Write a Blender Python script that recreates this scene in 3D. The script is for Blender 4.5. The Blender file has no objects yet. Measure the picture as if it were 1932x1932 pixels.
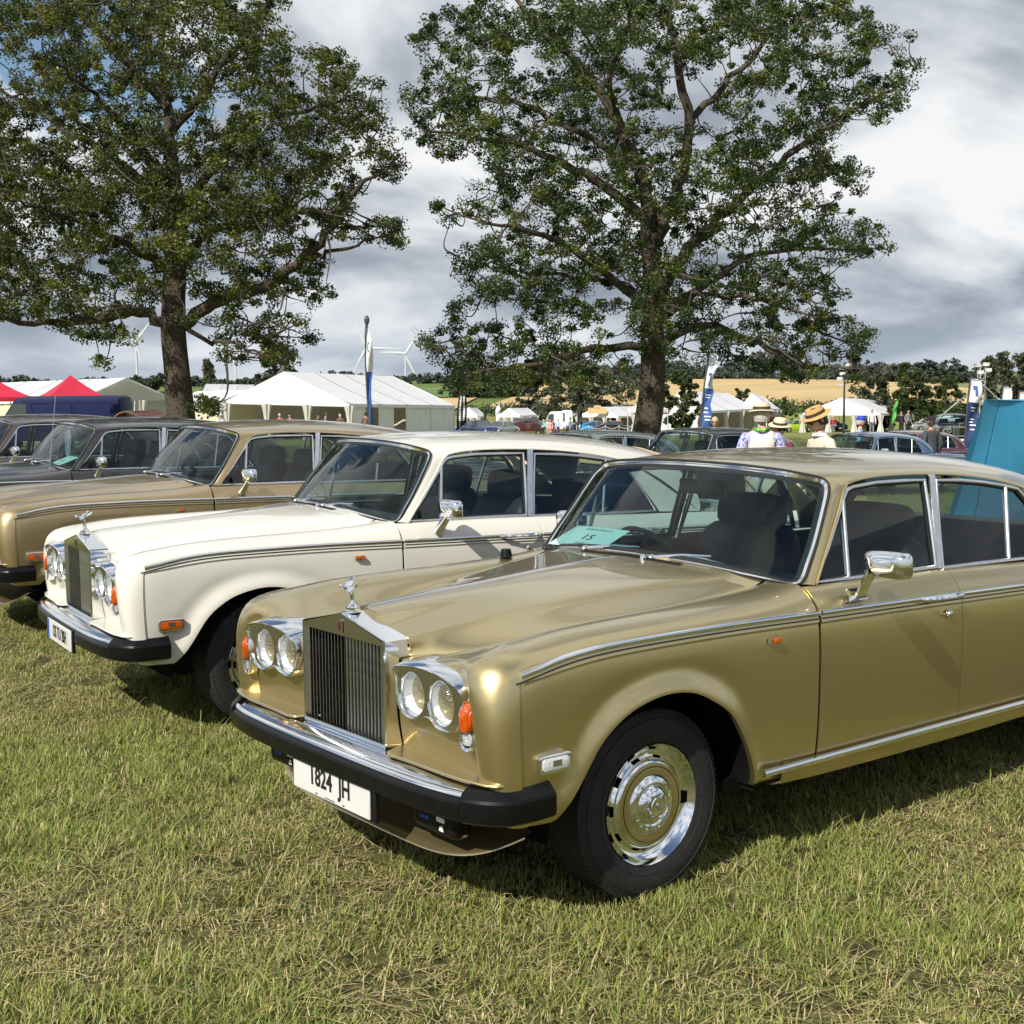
import bpy, bmesh, math, random
import numpy as np
from mathutils import Vector, Matrix
R = math.radians
random.seed(7)
rng = np.random.default_rng(11)
S = bpy.context.scene
COL = S.collection

# ------------------------------------------------------------------ camera
CAM_H = 1.837
FOC = 1.3234                       # focal length / image width
PIT, ROL = R(-5.538), R(-0.519)
cF = Vector((0, math.cos(PIT), math.sin(PIT)))
cR0 = Vector((1, 0, 0)); cU0 = cR0.cross(cF)
cR = math.cos(ROL) * cR0 + math.sin(ROL) * cU0
cU = -math.sin(ROL) * cR0 + math.cos(ROL) * cU0
CP = Vector((0, 0, CAM_H))
cam_d = bpy.data.cameras.new('camera')
cam_d.sensor_width = 36; cam_d.lens = 36 * FOC
cam_d.clip_start = 0.05; cam_d.clip_end = 6000
cam = bpy.data.objects.new('camera', cam_d); COL.objects.link(cam)
M = Matrix.Identity(4)
for i in range(3):
    M[i][0], M[i][1], M[i][2], M[i][3] = cR[i], cU[i], -cF[i], CP[i]
cam.matrix_world = M
S.camera = cam

def at(u, v, Y):
    """world point seen at (u, v) of the photograph (1932 px wide) at world depth Y"""
    r = cF + cR * ((u - 966) / (1932 * FOC)) - cU * ((v - 966) / (1932 * FOC))
    return CP + r * (Y / r.y)
def gx(u, Y):
    p = at(u, 790, Y); return p.x

# ------------------------------------------------------------------ sun and sky
SUN_AZ, SUN_EL = R(-123), R(39)
sd = Vector((math.cos(SUN_EL) * math.cos(SUN_AZ), math.cos(SUN_EL) * math.sin(SUN_AZ), math.sin(SUN_EL)))
sl = bpy.data.lights.new('sun', 'SUN'); sl.energy = 4.6; sl.angle = R(0.5); sl.color = (1.0, 0.95, 0.86)
sun = bpy.data.objects.new('sun', sl); COL.objects.link(sun)
sun.rotation_euler = sd.to_track_quat('Z', 'Y').to_euler(); sun.location = (0, 0, 50)
S.view_settings.view_transform = 'Standard'; S.view_settings.look = 'None'
S.view_settings.exposure = 0.32; S.view_settings.gamma = 1; S.view_settings.use_curve_mapping = False
S.cycles.max_bounces = 8; S.cycles.transparent_max_bounces = 24
S.cycles.diffuse_bounces = 3; S.cycles.glossy_bounces = 4; S.cycles.transmission_bounces = 4
S.cycles.sample_clamp_indirect = 6; S.cycles.caustics_reflective = False; S.cycles.caustics_refractive = False
S.cycles.use_denoising = True

W = bpy.data.worlds.new('World'); S.world = W; W.use_nodes = True
def build_world():
    nt = W.node_tree; n = nt.nodes; L = nt.links; n.clear()
    def N(t, **k):
        x = n.new(t)
        for a, b in k.items(): setattr(x, a, b)
        return x
    def math_(op, a, b=None, c=None, clamp=False):
        m = N('ShaderNodeMath', operation=op, use_clamp=clamp)
        for i, q in enumerate((a, b, c)):
            if q is None: continue
            if hasattr(q, 'is_output'): L.new(q, m.inputs[i])
            else: m.inputs[i].default_value = q
        return m.outputs[0]
    def ramp(fac, pts):
        r = N('ShaderNodeValToRGB'); cr = r.color_ramp
        while len(cr.elements) < len(pts): cr.elements.new(0.5)
        for e, (p, c) in zip(cr.elements, pts):
            e.position = p; e.color = (c[0], c[1], c[2], 1) if len(c) == 3 else c
        L.new(fac, r.inputs[0]); return r.outputs[0]
    out = N('ShaderNodeOutputWorld'); bg = N('ShaderNodeBackground'); L.new(bg.outputs[0], out.inputs[0])
    sky = N('ShaderNodeTexSky', sky_type='NISHITA'); sky.sun_disc = False
    sky.sun_elevation = SUN_EL; sky.sun_rotation = math.pi / 2 - SUN_AZ
    sky.air_density = 1.0; sky.dust_density = 0.6; sky.ozone_density = 2.5
    tc = N('ShaderNodeTexCoord'); sep = N('ShaderNodeSeparateXYZ'); L.new(tc.outputs['Generated'], sep.inputs[0])
    zz = math_('ADD', math_('MAXIMUM', sep.outputs[2], 0.0), 0.36)
    px = math_('DIVIDE', sep.outputs[0], zz); py = math_('DIVIDE', sep.outputs[1], zz)
    cb = N('ShaderNodeCombineXYZ'); L.new(px, cb.inputs[0]); L.new(py, cb.inputs[1])
    def noise(scale, det, rough, loc, dist=0.0):
        mp = N('ShaderNodeMapping'); mp.inputs['Location'].default_value = loc
        L.new(cb.outputs[0], mp.inputs[0])
        t = N('ShaderNodeTexNoise'); t.inputs['Scale'].default_value = scale; t.inputs['Detail'].default_value = det
        t.inputs['Roughness'].default_value = rough; t.inputs['Distortion'].default_value = dist
        L.new(mp.outputs[0], t.inputs['Vector']); return t.outputs['Fac']
    big = noise(SC, 9, 0.52, CLOUD_LOC, 0.35)
    off = (CLOUD_LOC[0] + 0.08, CLOUD_LOC[1] + 0.11, CLOUD_LOC[2])   # the same field a little towards the sun: lit flanks
    big2 = noise(SC, 5, 0.52, off, 0.35)
    fine = noise(SC * 3, 8, 0.56, (3.1, 7.7, 0.4), 0.5)
    broad = noise(SC * .42, 3, 0.5, BROAD_LOC, 0.0)
    dens = math_('ADD', math_('ADD', big, math_('MULTIPLY', math_('SUBTRACT', fine, 0.5), 0.16)), math_('MULTIPLY', math_('SUBTRACT', broad, 0.44), 0.50))
    low = ramp(sep.outputs[2], [(0.0, (.34, .34, .34)), (0.10, (.16, .16, .16)), (0.20, (0, 0, 0))])
    cover = ramp(math_('ADD', dens, low), [(0.46, (0, 0, 0)), (0.50, (1, 1, 1))])
    lowd = ramp(sep.outputs[2], [(0.0, (.20, .20, .20)), (0.16, (.06, .06, .06)), (0.26, (0, 0, 0))])
    thick = ramp(math_('ADD', dens, lowd), [(0.43, (.88, .88, .88)), (0.53, (0.76, 0.76, 0.76)), (0.64, (0.52, 0.52, 0.52)), (0.78, (0.30, 0.30, 0.30)), (0.95, (0.14, 0.14, 0.14))])
    lit = math_('MULTIPLY', math_('SUBTRACT', big, big2), 4.0)
    shade = math_('ADD', thick, lit)
    col = ramp(shade, [(0.0, (0.20, 0.235, 0.285)), (0.25, (0.30, 0.335, 0.385)), (0.50, (0.44, 0.475, 0.52)), (0.75, (0.61, 0.635, 0.66)), (1.0, (0.74, 0.75, 0.76))])
    hz = ramp(sep.outputs[2], [(0.0, (1, 1, 1)), (0.04, (0.5, 0.5, 0.5)), (0.10, (0, 0, 0))])
    mh = N('ShaderNodeMixRGB'); L.new(math_('MULTIPLY', hz, 0.55), mh.inputs[0]); L.new(col, mh.inputs[1])
    mh.inputs[2].default_value = (0.43, 0.49, 0.57, 1)
    # Background strength is physical: cloud colours are divided by it so they come out at their own value
    k = N('ShaderNodeMixRGB', blend_type='MULTIPLY'); k.inputs[0].default_value = 1
    L.new(mh.outputs[0], k.inputs[1]); k.inputs[2].default_value = (1 / SKY_STR, 1 / SKY_STR, 1 / SKY_STR, 1)
    mx = N('ShaderNodeMixRGB'); L.new(cover, mx.inputs[0]); L.new(sky.outputs[0], mx.inputs[1]); L.new(k.outputs[0], mx.inputs[2])
    L.new(mx.outputs[0], bg.inputs['Color']); bg.inputs['Strength'].default_value = SKY_STR
SKY_STR = 0.085
SC = 2.0
CLOUD_LOC = (1.3, 2.1, 0.0)
BROAD_LOC = (0.4, 5.7, 0.3)
build_world()

# ------------------------------------------------------------------ helpers
def tag(o, label=None, cat=None, group=None, kind=None):
    if label: o['label'] = label
    if cat: o['category'] = cat
    if group: o['group'] = group
    if kind: o['kind'] = kind
    return o
def empty(name, loc=(0, 0, 0), rz=0.0, label=None, cat=None, group=None):
    o = bpy.data.objects.new(name, None); COL.objects.link(o)
    o.location = loc; o.rotation_euler = (0, 0, rz); o.empty_display_size = 0.2
    return tag(o, label, cat, group)
def kids(o): return [c for c in bpy.data.objects if c.parent is o]
def copy_tree(o, parent=None, swap=None, tree=None):
    """a thing and its parts, mesh data shared; swap = {material: material}"""
    if tree is None:
        tree = {}
        for c in bpy.data.objects:
            if c.parent: tree.setdefault(c.parent.name, []).append(c)
    c = o.copy(); COL.objects.link(c)
    if parent: c.parent = parent
    if swap and o.type == 'MESH':
        for i, sl_ in enumerate(o.material_slots):
            m = sl_.material
            if m and m.name in swap:
                c.material_slots[i].link = 'OBJECT'; c.material_slots[i].material = swap[m.name]
    for ch in tree.get(o.name, []): copy_tree(ch, c, swap, tree)
    return c

class MB:
    """collects shapes, builds ONE mesh object"""
    def __init__(s): s.v = []; s.f = []; s.mi = []; s.cur = 0
    def add(s, vs, fs):
        o = len(s.v); s.v.extend([tuple(p) for p in vs]); s.f.extend([tuple(i + o for i in f) for f in fs])
        s.mi.extend([s.cur] * len(fs)); return s
    def grid(s, G, flip=False, cu=False, cv=False):
        G = np.asarray(G, float); nu, nv = G.shape[:2]; fs = []
        for i in range(nu if cu else nu - 1):
            for j in range(nv if cv else nv - 1):
                a = i * nv + j; b = ((i + 1) % nu) * nv + j; c = ((i + 1) % nu) * nv + (j + 1) % nv; d = i * nv + (j + 1) % nv
                fs.append((a, d, c, b) if flip else (a, b, c, d))
        return s.add(G.reshape(-1, 3), fs)
    def box(s, c, d, rz=0, taper=1.0):
        x, y, z = d[0] / 2, d[1] / 2, d[2] / 2; ca, sa = math.cos(rz), math.sin(rz); vs = []
        for k, (dx, dy, dz) in enumerate(((-x, -y, -z), (x, -y, -z), (x, y, -z), (-x, y, -z), (-x, -y, z), (x, -y, z), (x, y, z), (-x, y, z))):
            t = taper if k > 3 else 1
            vs.append((c[0] + (dx * ca - dy * sa) * t, c[1] + (dx * sa + dy * ca) * t, c[2] + dz))
        return s.add(vs, [(0, 3, 2, 1), (4, 5, 6, 7), (0, 1, 5, 4), (1, 2, 6, 5), (2, 3, 7, 6), (3, 0, 4, 7)])
    def tube(s, pts, r, n=8, cap=True, closed=False):
        pts = [Vector(p) for p in pts]; m = len(pts); rr = r if hasattr(r, '__len__') else [r] * m
        ref = None; rings = []
        for i, p in enumerate(pts):
            if closed: t = pts[(i + 1) % m] - pts[i - 1]
            else: t = pts[min(i + 1, m - 1)] - pts[max(i - 1, 0)]
            if t.length < 1e-9: t = Vector((0, 0, 1))
            t.normalize()
            if ref is None: ref = t.orthogonal().normalized()
            ref = (ref - t * ref.dot(t))
            if ref.length < 1e-6: ref = t.orthogonal()
            ref.normalize(); b = t.cross(ref)
            rings.append([p + (ref * math.cos(2 * math.pi * k / n) + b * math.sin(2 * math.pi * k / n)) * rr[i] for k in range(n)])
        s.grid([[tuple(q) for q in g] for g in rings], flip=True, cv=True, cu=closed)
        if cap and not closed:
            o = len(s.v); s.add([tuple(q) for q in rings[0]], [tuple(range(n))]); s.add([tuple(q) for q in rings[-1]], [tuple(range(n - 1, -1, -1))])
        return s
    def lathe(s, prof, n=32, axis='Y', c=(0, 0, 0), a0=0.0, a1=2 * math.pi):
        """prof = [(r, h)...], revolved about the axis"""
        full = abs(a1 - a0 - 2 * math.pi) < 1e-6; k = n if full else n + 1; G = []
        for i in range(k):
            a = a0 + (a1 - a0) * i / n; ca, sa = math.cos(a), math.sin(a); row = []
            for r, h in prof:
                q = (r * ca, h, r * sa) if axis == 'Y' else ((r * ca, r * sa, h) if axis == 'Z' else (h, r * ca, r * sa))
                row.append((q[0] + c[0], q[1] + c[1], q[2] + c[2]))
            G.append(row)
        return s.grid(G, cu=full, flip=(axis != 'Y'))
    def ext(s, poly, off, cap0=True, cap1=True):
        """polygon (3D points) extruded by vector off"""
        n = len(poly); a = [Vector(p) for p in poly]; b = [p + Vector(off) for p in a]
        s.add([tuple(p) for p in a + b], [(i, (i + 1) % n, n + (i + 1) % n, n + i) for i in range(n)])
        if cap0: s.add([tuple(p) for p in a], [tuple(range(n - 1, -1, -1))])
        if cap1: s.add([tuple(p) for p in b], [tuple(range(n))])
        return s
    def ball(s, c, r, nu=12, nv=8):
        r = r if hasattr(r, '__len__') else (r, r, r); G = []
        for i in range(nv + 1):
            t = math.pi * i / nv
            G.append([(c[0] + r[0] * math.sin(t) * math.cos(2 * math.pi * k / nu), c[1] + r[1] * math.sin(t) * math.sin(2 * math.pi * k / nu), c[2] + r[2] * math.cos(t)) for k in range(nu)])
        return s.grid(G, cv=True)
    def mesh(s, name, mats, smooth=True, angle=35, flipy=False, weld=True):
        me = bpy.data.meshes.new(name)
        v = np.array(s.v, float).reshape(-1, 3); f = s.f
        if flipy: v = v * [1, -1, 1]; f = [tuple(reversed(q)) for q in f]
        me.from_pydata(v.tolist(), [], f)
        if not isinstance(mats, (list, tuple)): mats = [mats]
        for m in mats: me.materials.append(m)
        if len(mats) > 1: me.polygons.foreach_set('material_index', s.mi)
        if weld:
            bm = bmesh.new(); bm.from_mesh(me)
            bmesh.ops.remove_doubles(bm, verts=bm.verts, dist=1e-5)
            bmesh.ops.recalc_face_normals(bm, faces=bm.faces) if weld == 'n' else None
            bm.to_mesh(me); bm.free()
        if smooth:
            me.polygons.foreach_set('use_smooth', [True] * len(me.polygons))
            if angle: me.set_sharp_from_angle(angle=R(angle))
        me.update(); return me
    def build(s, name, mats, parent=None, **k):
        o = bpy.data.objects.new(name, s.mesh(name, mats, **k)); COL.objects.link(o)
        if parent: o.parent = parent
        return o
def link(name, me, parent=None):
    o = bpy.data.objects.new(name, me); COL.objects.link(o)
    if parent: o.parent = parent
    return o

def text_mesh(name, txt, size, mat, sx=1.0, ext=0.001, align='CENTER', bold=0.0):
    """flat lettering in the local XY plane as a mesh"""
    c = bpy.data.curves.new(name, 'FONT'); c.body = txt; c.size = size; c.extrude = ext; c.align_x = align; c.align_y = 'CENTER'
    c.offset = bold; c.resolution_u = 3
    o = bpy.data.objects.new(name, c); COL.objects.link(o); o.scale = (sx, 1, 1)
    dg = bpy.context.evaluated_depsgraph_get()
    me = bpy.data.meshes.new_from_object(o.evaluated_get(dg))
    bpy.data.objects.remove(o); bpy.data.curves.remove(c)
    me.transform(Matrix.Diagonal((sx, 1, 1, 1))); me.name = name
    me.materials.clear(); me.materials.append(mat)
    return me
def place_text(name, me, p, right, up, parent=None):
    right = Vector(right).normalized(); up = Vector(up).normalized(); n = right.cross(up).normalized(); up = n.cross(right)
    o = link(name, me, parent); m = Matrix.Identity(4)
    for i in range(3): m[i][0], m[i][1], m[i][2], m[i][3] = right[i], up[i], n[i], p[i]
    o.matrix_local = m; return o

# ------------------------------------------------------------------ materials
MAT = {}
def mat(name, col=(0.5, 0.5, 0.5), rough=0.5, metal=0.0, coat=0.0, var=0.0, vscale=8.0, bump=0.0, bscale=40.0, spec=0.5, col2=None, attr=None, sheen=0, trans=0.0, detail=4, sub=0.0, rvar=0.0):
    m = bpy.data.materials.new(name); m.use_nodes = True; nt = m.node_tree; b = nt.nodes['Principled BSDF']; L = nt.links
    b.inputs['Base Color'].default_value = (*col, 1); b.inputs['Roughness'].default_value = rough; b.inputs['Metallic'].default_value = metal
    b.inputs['Coat Weight'].default_value = coat; b.inputs['Coat Roughness'].default_value = 0.03; b.inputs['Specular IOR Level'].default_value = spec
    tc = nt.nodes.new('ShaderNodeTexCoord')
    if var or col2:
        t = nt.nodes.new('ShaderNodeTexNoise'); t.inputs['Scale'].default_value = vscale; t.inputs['Detail'].default_value = detail
        L.new(tc.outputs['Object'], t.inputs['Vector'])
        mx = nt.nodes.new('ShaderNodeMixRGB'); rp = nt.nodes.new('ShaderNodeValToRGB')
        rp.color_ramp.elements[0].position = 0.35; rp.color_ramp.elements[1].position = 0.65
        L.new(t.outputs['Fac'], rp.inputs[0]); L.new(rp.outputs[0], mx.inputs[0])
        c2 = col2 or tuple(min(1, c * (1 + var)) for c in col); c1 = col if col2 else tuple(c * (1 - var) for c in col)
        mx.inputs[1].default_value = (*c1, 1); mx.inputs[2].default_value = (*c2, 1)
        L.new(mx.outputs[0], b.inputs['Base Color'])
        if rvar:
            ma = nt.nodes.new('ShaderNodeMath'); ma.operation = 'MULTIPLY_ADD'; ma.inputs[1].default_value = rvar; ma.inputs[2].default_value = rough
            L.new(t.outputs['Fac'], ma.inputs[0]); L.new(ma.outputs[0], b.inputs['Roughness'])
    if attr:
        a = nt.nodes.new('ShaderNodeAttribute'); a.attribute_name = attr; L.new(a.outputs['Color'], b.inputs['Base Color'])
    if bump:
        t = nt.nodes.new('ShaderNodeTexNoise'); t.inputs['Scale'].default_value = bscale; t.inputs['Detail'].default_value = 5
        L.new(tc.outputs['Object'], t.inputs['Vector'])
        bp = nt.nodes.new('ShaderNodeBump'); bp.inputs['Strength'].default_value = bump; bp.inputs['Distance'].default_value = 0.02
        L.new(t.outputs['Fac'], bp.inputs['Height']); L.new(bp.outputs[0], b.inputs['Normal'])
    if trans:                                   # thin translucent sheet (leaves, canvas)
        tr = nt.nodes.new('ShaderNodeBsdfTranslucent'); ms = nt.nodes.new('ShaderNodeMixShader'); ms.inputs[0].default_value = trans
        src = b.inputs['Base Color'].links[0].from_socket if b.inputs['Base Color'].links else None
        if src: L.new(src, tr.inputs['Color'])
        else: tr.inputs['Color'].default_value = (*col, 1)
        o = nt.nodes['Material Output']; L.new(b.outputs[0], ms.inputs[1]); L.new(tr.outputs[0], ms.inputs[2]); L.new(ms.outputs[0], o.inputs[0])
    MAT[name] = m; return m
def glass_mat(name, tint=(0.75, 0.85, 0.82), f0=0.06, rough=0.0, bump=0.0, bscale=60, gl=(1, 1, 1)):
    """thin sheet of glass: tinted see-through with Fresnel mirror reflection"""
    m = bpy.data.materials.new(name); m.use_nodes = True; nt = m.node_tree; n = nt.nodes; L = nt.links
    n.remove(n['Principled BSDF']); o = n['Material Output']
    t = n.new('ShaderNodeBsdfTransparent'); t.inputs[0].default_value = (*tint, 1)
    g = n.new('ShaderNodeBsdfGlossy'); g.inputs['Roughness'].default_value = rough; g.inputs[0].default_value = (*gl, 1)
    fr = n.new('ShaderNodeLayerWeight'); pw = n.new('ShaderNodeMath'); pw.operation = 'POWER'; pw.inputs[1].default_value = 4.2
    ma = n.new('ShaderNodeMath'); ma.operation = 'MULTIPLY_ADD'; ma.use_clamp = True; ma.inputs[1].default_value = 0.6; ma.inputs[2].default_value = f0
    fr.inputs['Blend'].default_value = 0.5
    L.new(fr.outputs['Facing'], pw.inputs[0]); L.new(pw.outputs[0], ma.inputs[0])
    ms = n.new('ShaderNodeMixShader'); L.new(ma.outputs[0], ms.inputs[0]); L.new(t.outputs[0], ms.inputs[1]); L.new(g.outputs[0], ms.inputs[2]); L.new(ms.outputs[0], o.inputs[0])
    if bump:
        tc = n.new('ShaderNodeTexCoord'); w = n.new('ShaderNodeTexVoronoi'); w.inputs['Scale'].default_value = bscale
        L.new(tc.outputs['Object'], w.inputs['Vector'])
        bp = n.new('ShaderNodeBump'); bp.inputs['Strength'].default_value = bump; bp.inputs['Distance'].default_value = 0.01
        L.new(w.outputs['Distance'], bp.inputs['Height']); L.new(bp.outputs[0], g.inputs['Normal'])
    MAT[name] = m; return m

def bsp(P, ts):
    """uniform cubic B-spline through its end points; P (n, k), ts in 0..n-1"""
    P = np.asarray(P, float); n = len(P)
    E = np.concatenate([[2 * P[0] - P[1]], P, [2 * P[-1] - P[-2]]])
    ts = np.clip(np.asarray(ts, float), 0, n - 1 - 1e-9); i = np.floor(ts).astype(int); t = (ts - i)[:, None]
    t = t.reshape(t.shape + (1,) * (P.ndim - 2)) if P.ndim > 2 else t
    b0 = (1 - t) ** 3 / 6; b1 = (3 * t ** 3 - 6 * t ** 2 + 4) / 6; b2 = (-3 * t ** 3 + 3 * t ** 2 + 3 * t + 1) / 6; b3 = t ** 3 / 6
    return b0 * E[i] + b1 * E[i + 1] + b2 * E[i + 2] + b3 * E[i + 3]
def patch(net, us, vs):
    A = bsp(np.asarray(net, float), us)                 # (nu, V, 3)
    return np.stack([bsp(A[k], vs) for k in range(len(A))])
def crom(P, n=8, closed=False):
    """Catmull-Rom through the points"""
    P = [np.asarray(p, float) for p in P]; m = len(P); out = []
    for i in range(m if closed else m - 1):
        p1, p2 = P[i], P[(i + 1) % m]
        p0 = P[i - 1] if (i or closed) else 2 * p1 - p2; p3 = P[(i + 2) % m] if (closed or i + 2 < m) else 2 * p2 - p1
        for k in range(n):
            t = k / n
            out.append(0.5 * (2 * p1 + (p2 - p0) * t + (2 * p0 - 5 * p1 + 4 * p2 - p3) * t * t + (3 * p1 - p0 - 3 * p2 + p3) * t ** 3))
    if not closed: out.append(P[-1])
    return [tuple(q) for q in out]
def sweep(mb, path, prof, side, closed=False, cap=True):
    """profile (a, b) swept along path; a along 'side' vector(s) (made square to the path), b along tangent x side"""
    P = [Vector(p) for p in path]; m = len(P); rings = []
    for i, p in enumerate(P):
        t = (P[(i + 1) % m] - P[i - 1]) if closed else (P[min(i + 1, m - 1)] - P[max(i - 1, 0)])
        t.normalize(); s = Vector(side[i]) if hasattr(side[0], '__len__') else Vector(side)
        s = (s - t * s.dot(t)).normalized(); b = t.cross(s)
        rings.append([tuple(p + s * a + b * q) for a, q in prof])
    mb.grid(rings, cv=True, cu=closed)
    if cap and not closed:
        n = len(prof); mb.add(rings[0], [tuple(range(n))]); mb.add(rings[-1], [tuple(range(n - 1, -1, -1))])
# ------------------------------------------------------------------ ground, fields
from_keys = lambda ks: (lambda Y: float(np.interp(Y, [k[0] for k in ks], [k[1] for k in ks])))
gz_y = from_keys([(-60, 0), (12, 0), (14, -.05), (17.5, -.30), (22, -.42), (50, -.80), (75, -1.45), (97, -2.2), (140, -3.9), (170, -4.7), (240, -5.6), (300, -3.9), (420, -2.4), (560, -.6), (800, 1.0), (1800, 6), (4200, 8)])
def gz(Y, x=0.0):
    k = max(0, min(1, (Y - 13) / 12)) * max(0, min(1, (75 - Y) / 30)); return gz_y(Y) - .030 * max(0, min(13, x - 1)) * k
def gp(u, Y): 
    x = at(u, 800, Y).x; return Vector((x, Y, gz(Y, x)))
def grass_material(name, near=True):
    m = bpy.data.materials.new(name); m.use_nodes = True; nt = m.node_tree; n = nt.nodes; L = nt.links; b = n['Principled BSDF']
    tc = n.new('ShaderNodeTexCoord')
    def nz(scale, det=4, rough=.55):
        t = n.new('ShaderNodeTexNoise'); t.inputs['Scale'].default_value = scale; t.inputs['Detail'].default_value = det; t.inputs['Roughness'].default_value = rough
        L.new(tc.outputs['Object'], t.inputs['Vector']); return t.outputs['Fac']
    def rp(f, a, c):
        r = n.new('ShaderNodeValToRGB'); e = r.color_ramp.elements; e[0].position = a[0]; e[1].position = a[1]; e[0].color = (*c[0], 1); e[1].color = (*c[1], 1); L.new(f, r.inputs[0]); return r.outputs[0]
    def mx(f, a, c):
        k = n.new('ShaderNodeMixRGB'); L.new(f, k.inputs[0]); L.new(a, k.inputs[1]); L.new(c, k.inputs[2]); return k.outputs[0]
    g = rp(nz(5.0, 6), (.3, .7), ((.13, .165, .04), (.24, .28, .08)))
    s = rp(nz(17, 5), (.3, .7), ((.23, .185, .08), (.36, .29, .14)))
    f = rp(nz(1.1, 5, .65), (.44, .66), ((0, 0, 0), (.75, .75, .75)))
    c = mx(f, g, s)
    L.new(c, b.inputs['Base Color']); b.inputs['Roughness'].default_value = .95; b.inputs['Specular IOR Level'].default_value = .1
    t = nz(60, 5, .7); bp = n.new('ShaderNodeBump'); bp.inputs['Strength'].default_value = .8; bp.inputs['Distance'].default_value = .04; L.new(t, bp.inputs['Height']); L.new(bp.outputs[0], b.inputs['Normal'])
    return m
M_GROUND = grass_material('turf')
ys = [-60, -20, -5, 0, 2, 4, 6, 8, 10, 12, 13, 14, 15.5, 17.5, 20, 22, 28, 36, 43, 50, 62, 75, 86, 97, 118, 140, 155, 170, 205, 240, 262]
xs = np.concatenate([[-700, -300, -150, -80], np.linspace(-50, 50, 51), [80, 150, 300, 700]])
m = MB(); m.grid([[(x, y, gz(y, x)) for y in ys] for x in xs]); g_ = m.build('ground', M_GROUND); tag(g_, kind='structure')
m = MB(); m.grid([[(x, y, gz(y, x) + .004) for y in (-3, 0, 2, 4, 6, 8, 10, 12, 13, 14)] for x in np.linspace(-9, 9, 19)]); tag(m.build('turf_shade', mat('turf_gap_shade', (.030, .032, .012), .95, 0, col2=(.12, .105, .045), vscale=14, spec=.05, detail=8)), kind='structure')  # dark sheet under the near blades; gap shade is put into its colour
M_WHEAT = mat('wheat_stubble', (.44, .32, .155), .95, 0, col2=(.54, .40, .21), vscale=.05, bump=.4, bscale=2, spec=.05)
M_PAST = mat('pasture', (.13, .17, .05), .95, 0, var=.25, vscale=.04, spec=.05)
def hill_z(x, Y):
    base = gz(Y); k = max(0, min(1, (Y - 262) / 160))
    return base + k * (1.8 * math.sin(x * .008 + 1.2) + .9 * math.sin(x * .021))
def land(name, m_, x0, x1, y0, y1, dz, nx=24, ny=14, skew=0.0):
    q = MB(); q.grid([[(x + skew * (y - y0), y, hill_z(x + skew * (y - y0), y) + dz) for y in np.linspace(y0, y1, ny)] for x in np.linspace(x0, x1, nx)]); o = q.build(name, m_); return tag(o, kind='structure')
land('far_terrain', M_PAST, -1400, 1400, 262, 4200, 0, 60, 60)
land('wheat_field', M_WHEAT, -6, 118, 282, 520, .25, 30, 16, .10)
land('stubble_field', M_WHEAT, -62, -12, 275, 345, .30, 14, 8, .05)
land('far_pasture', mat('pasture_far', (.10, .17, .04), .95, var=.2, vscale=.03), -70, -8, 352, 480, .3, 14, 8, 0)
land('far_pasture', mat('pasture_pale', (.17, .19, .07), .95, var=.2, vscale=.03), 120, 260, 300, 460, .3, 14, 8, .1)

# ------------------------------------------------------------------ turf blades: two kinds of tuft scattered over the ground near the camera
def tuft(name, seed, n, size, hmax, straw, lay):
    r = np.random.default_rng(seed); V = []; F = []; C = []
    for k in range(n):
        x, y = r.uniform(-size / 2, size / 2, 2); a = r.uniform(0, 2 * math.pi); h = hmax * r.uniform(.35, 1.0) ; w = r.uniform(.0011, .0026)
        dry = r.random() < straw
        ln = r.uniform(.3, 1.9); flat = dry and r.random() < lay
        if flat: h *= .22; ln = r.uniform(3, 9)
        dx, dy = math.cos(a), math.sin(a); px_, py_ = -dy, dx; o = len(V); lean = h * ln
        for t, ww in ((0, 1), (.45, .85), (.8, .5), (1, .05)):
            q = t ** 1.7 if not flat else t; zz = h * (t if not flat else .4 + .6 * math.sin(t * 2.6))
            cx, cy = x + dx * lean * q, y + dy * lean * q
            V += [(cx - px_ * w * ww, cy - py_ * w * ww, zz), (cx + px_ * w * ww, cy + py_ * w * ww, zz)]
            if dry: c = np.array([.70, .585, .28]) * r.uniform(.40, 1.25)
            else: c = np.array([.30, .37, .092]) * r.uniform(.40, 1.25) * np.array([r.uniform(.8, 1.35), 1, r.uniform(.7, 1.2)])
            c = c * (.62 + .38 * t); C += [(*c, 1)] * 2  # blades darken towards the foot: shade between them painted into the colour
        F += [(o, o + 1, o + 3, o + 2), (o + 2, o + 3, o + 5, o + 4), (o + 4, o + 5, o + 7, o + 6)]
    me = bpy.data.meshes.new(name); me.from_pydata(V, [], F)
    ca = me.color_attributes.new('Col', 'FLOAT_COLOR', 'POINT'); ca.data.foreach_set('color', np.array(C, np.float32).ravel())
    me.materials.append(M_BLADE); me.update(); return me
M_BLADE = mat('grass_blade', (.1, .15, .03), .6, attr='Col', trans=.15, spec=.25)
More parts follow.
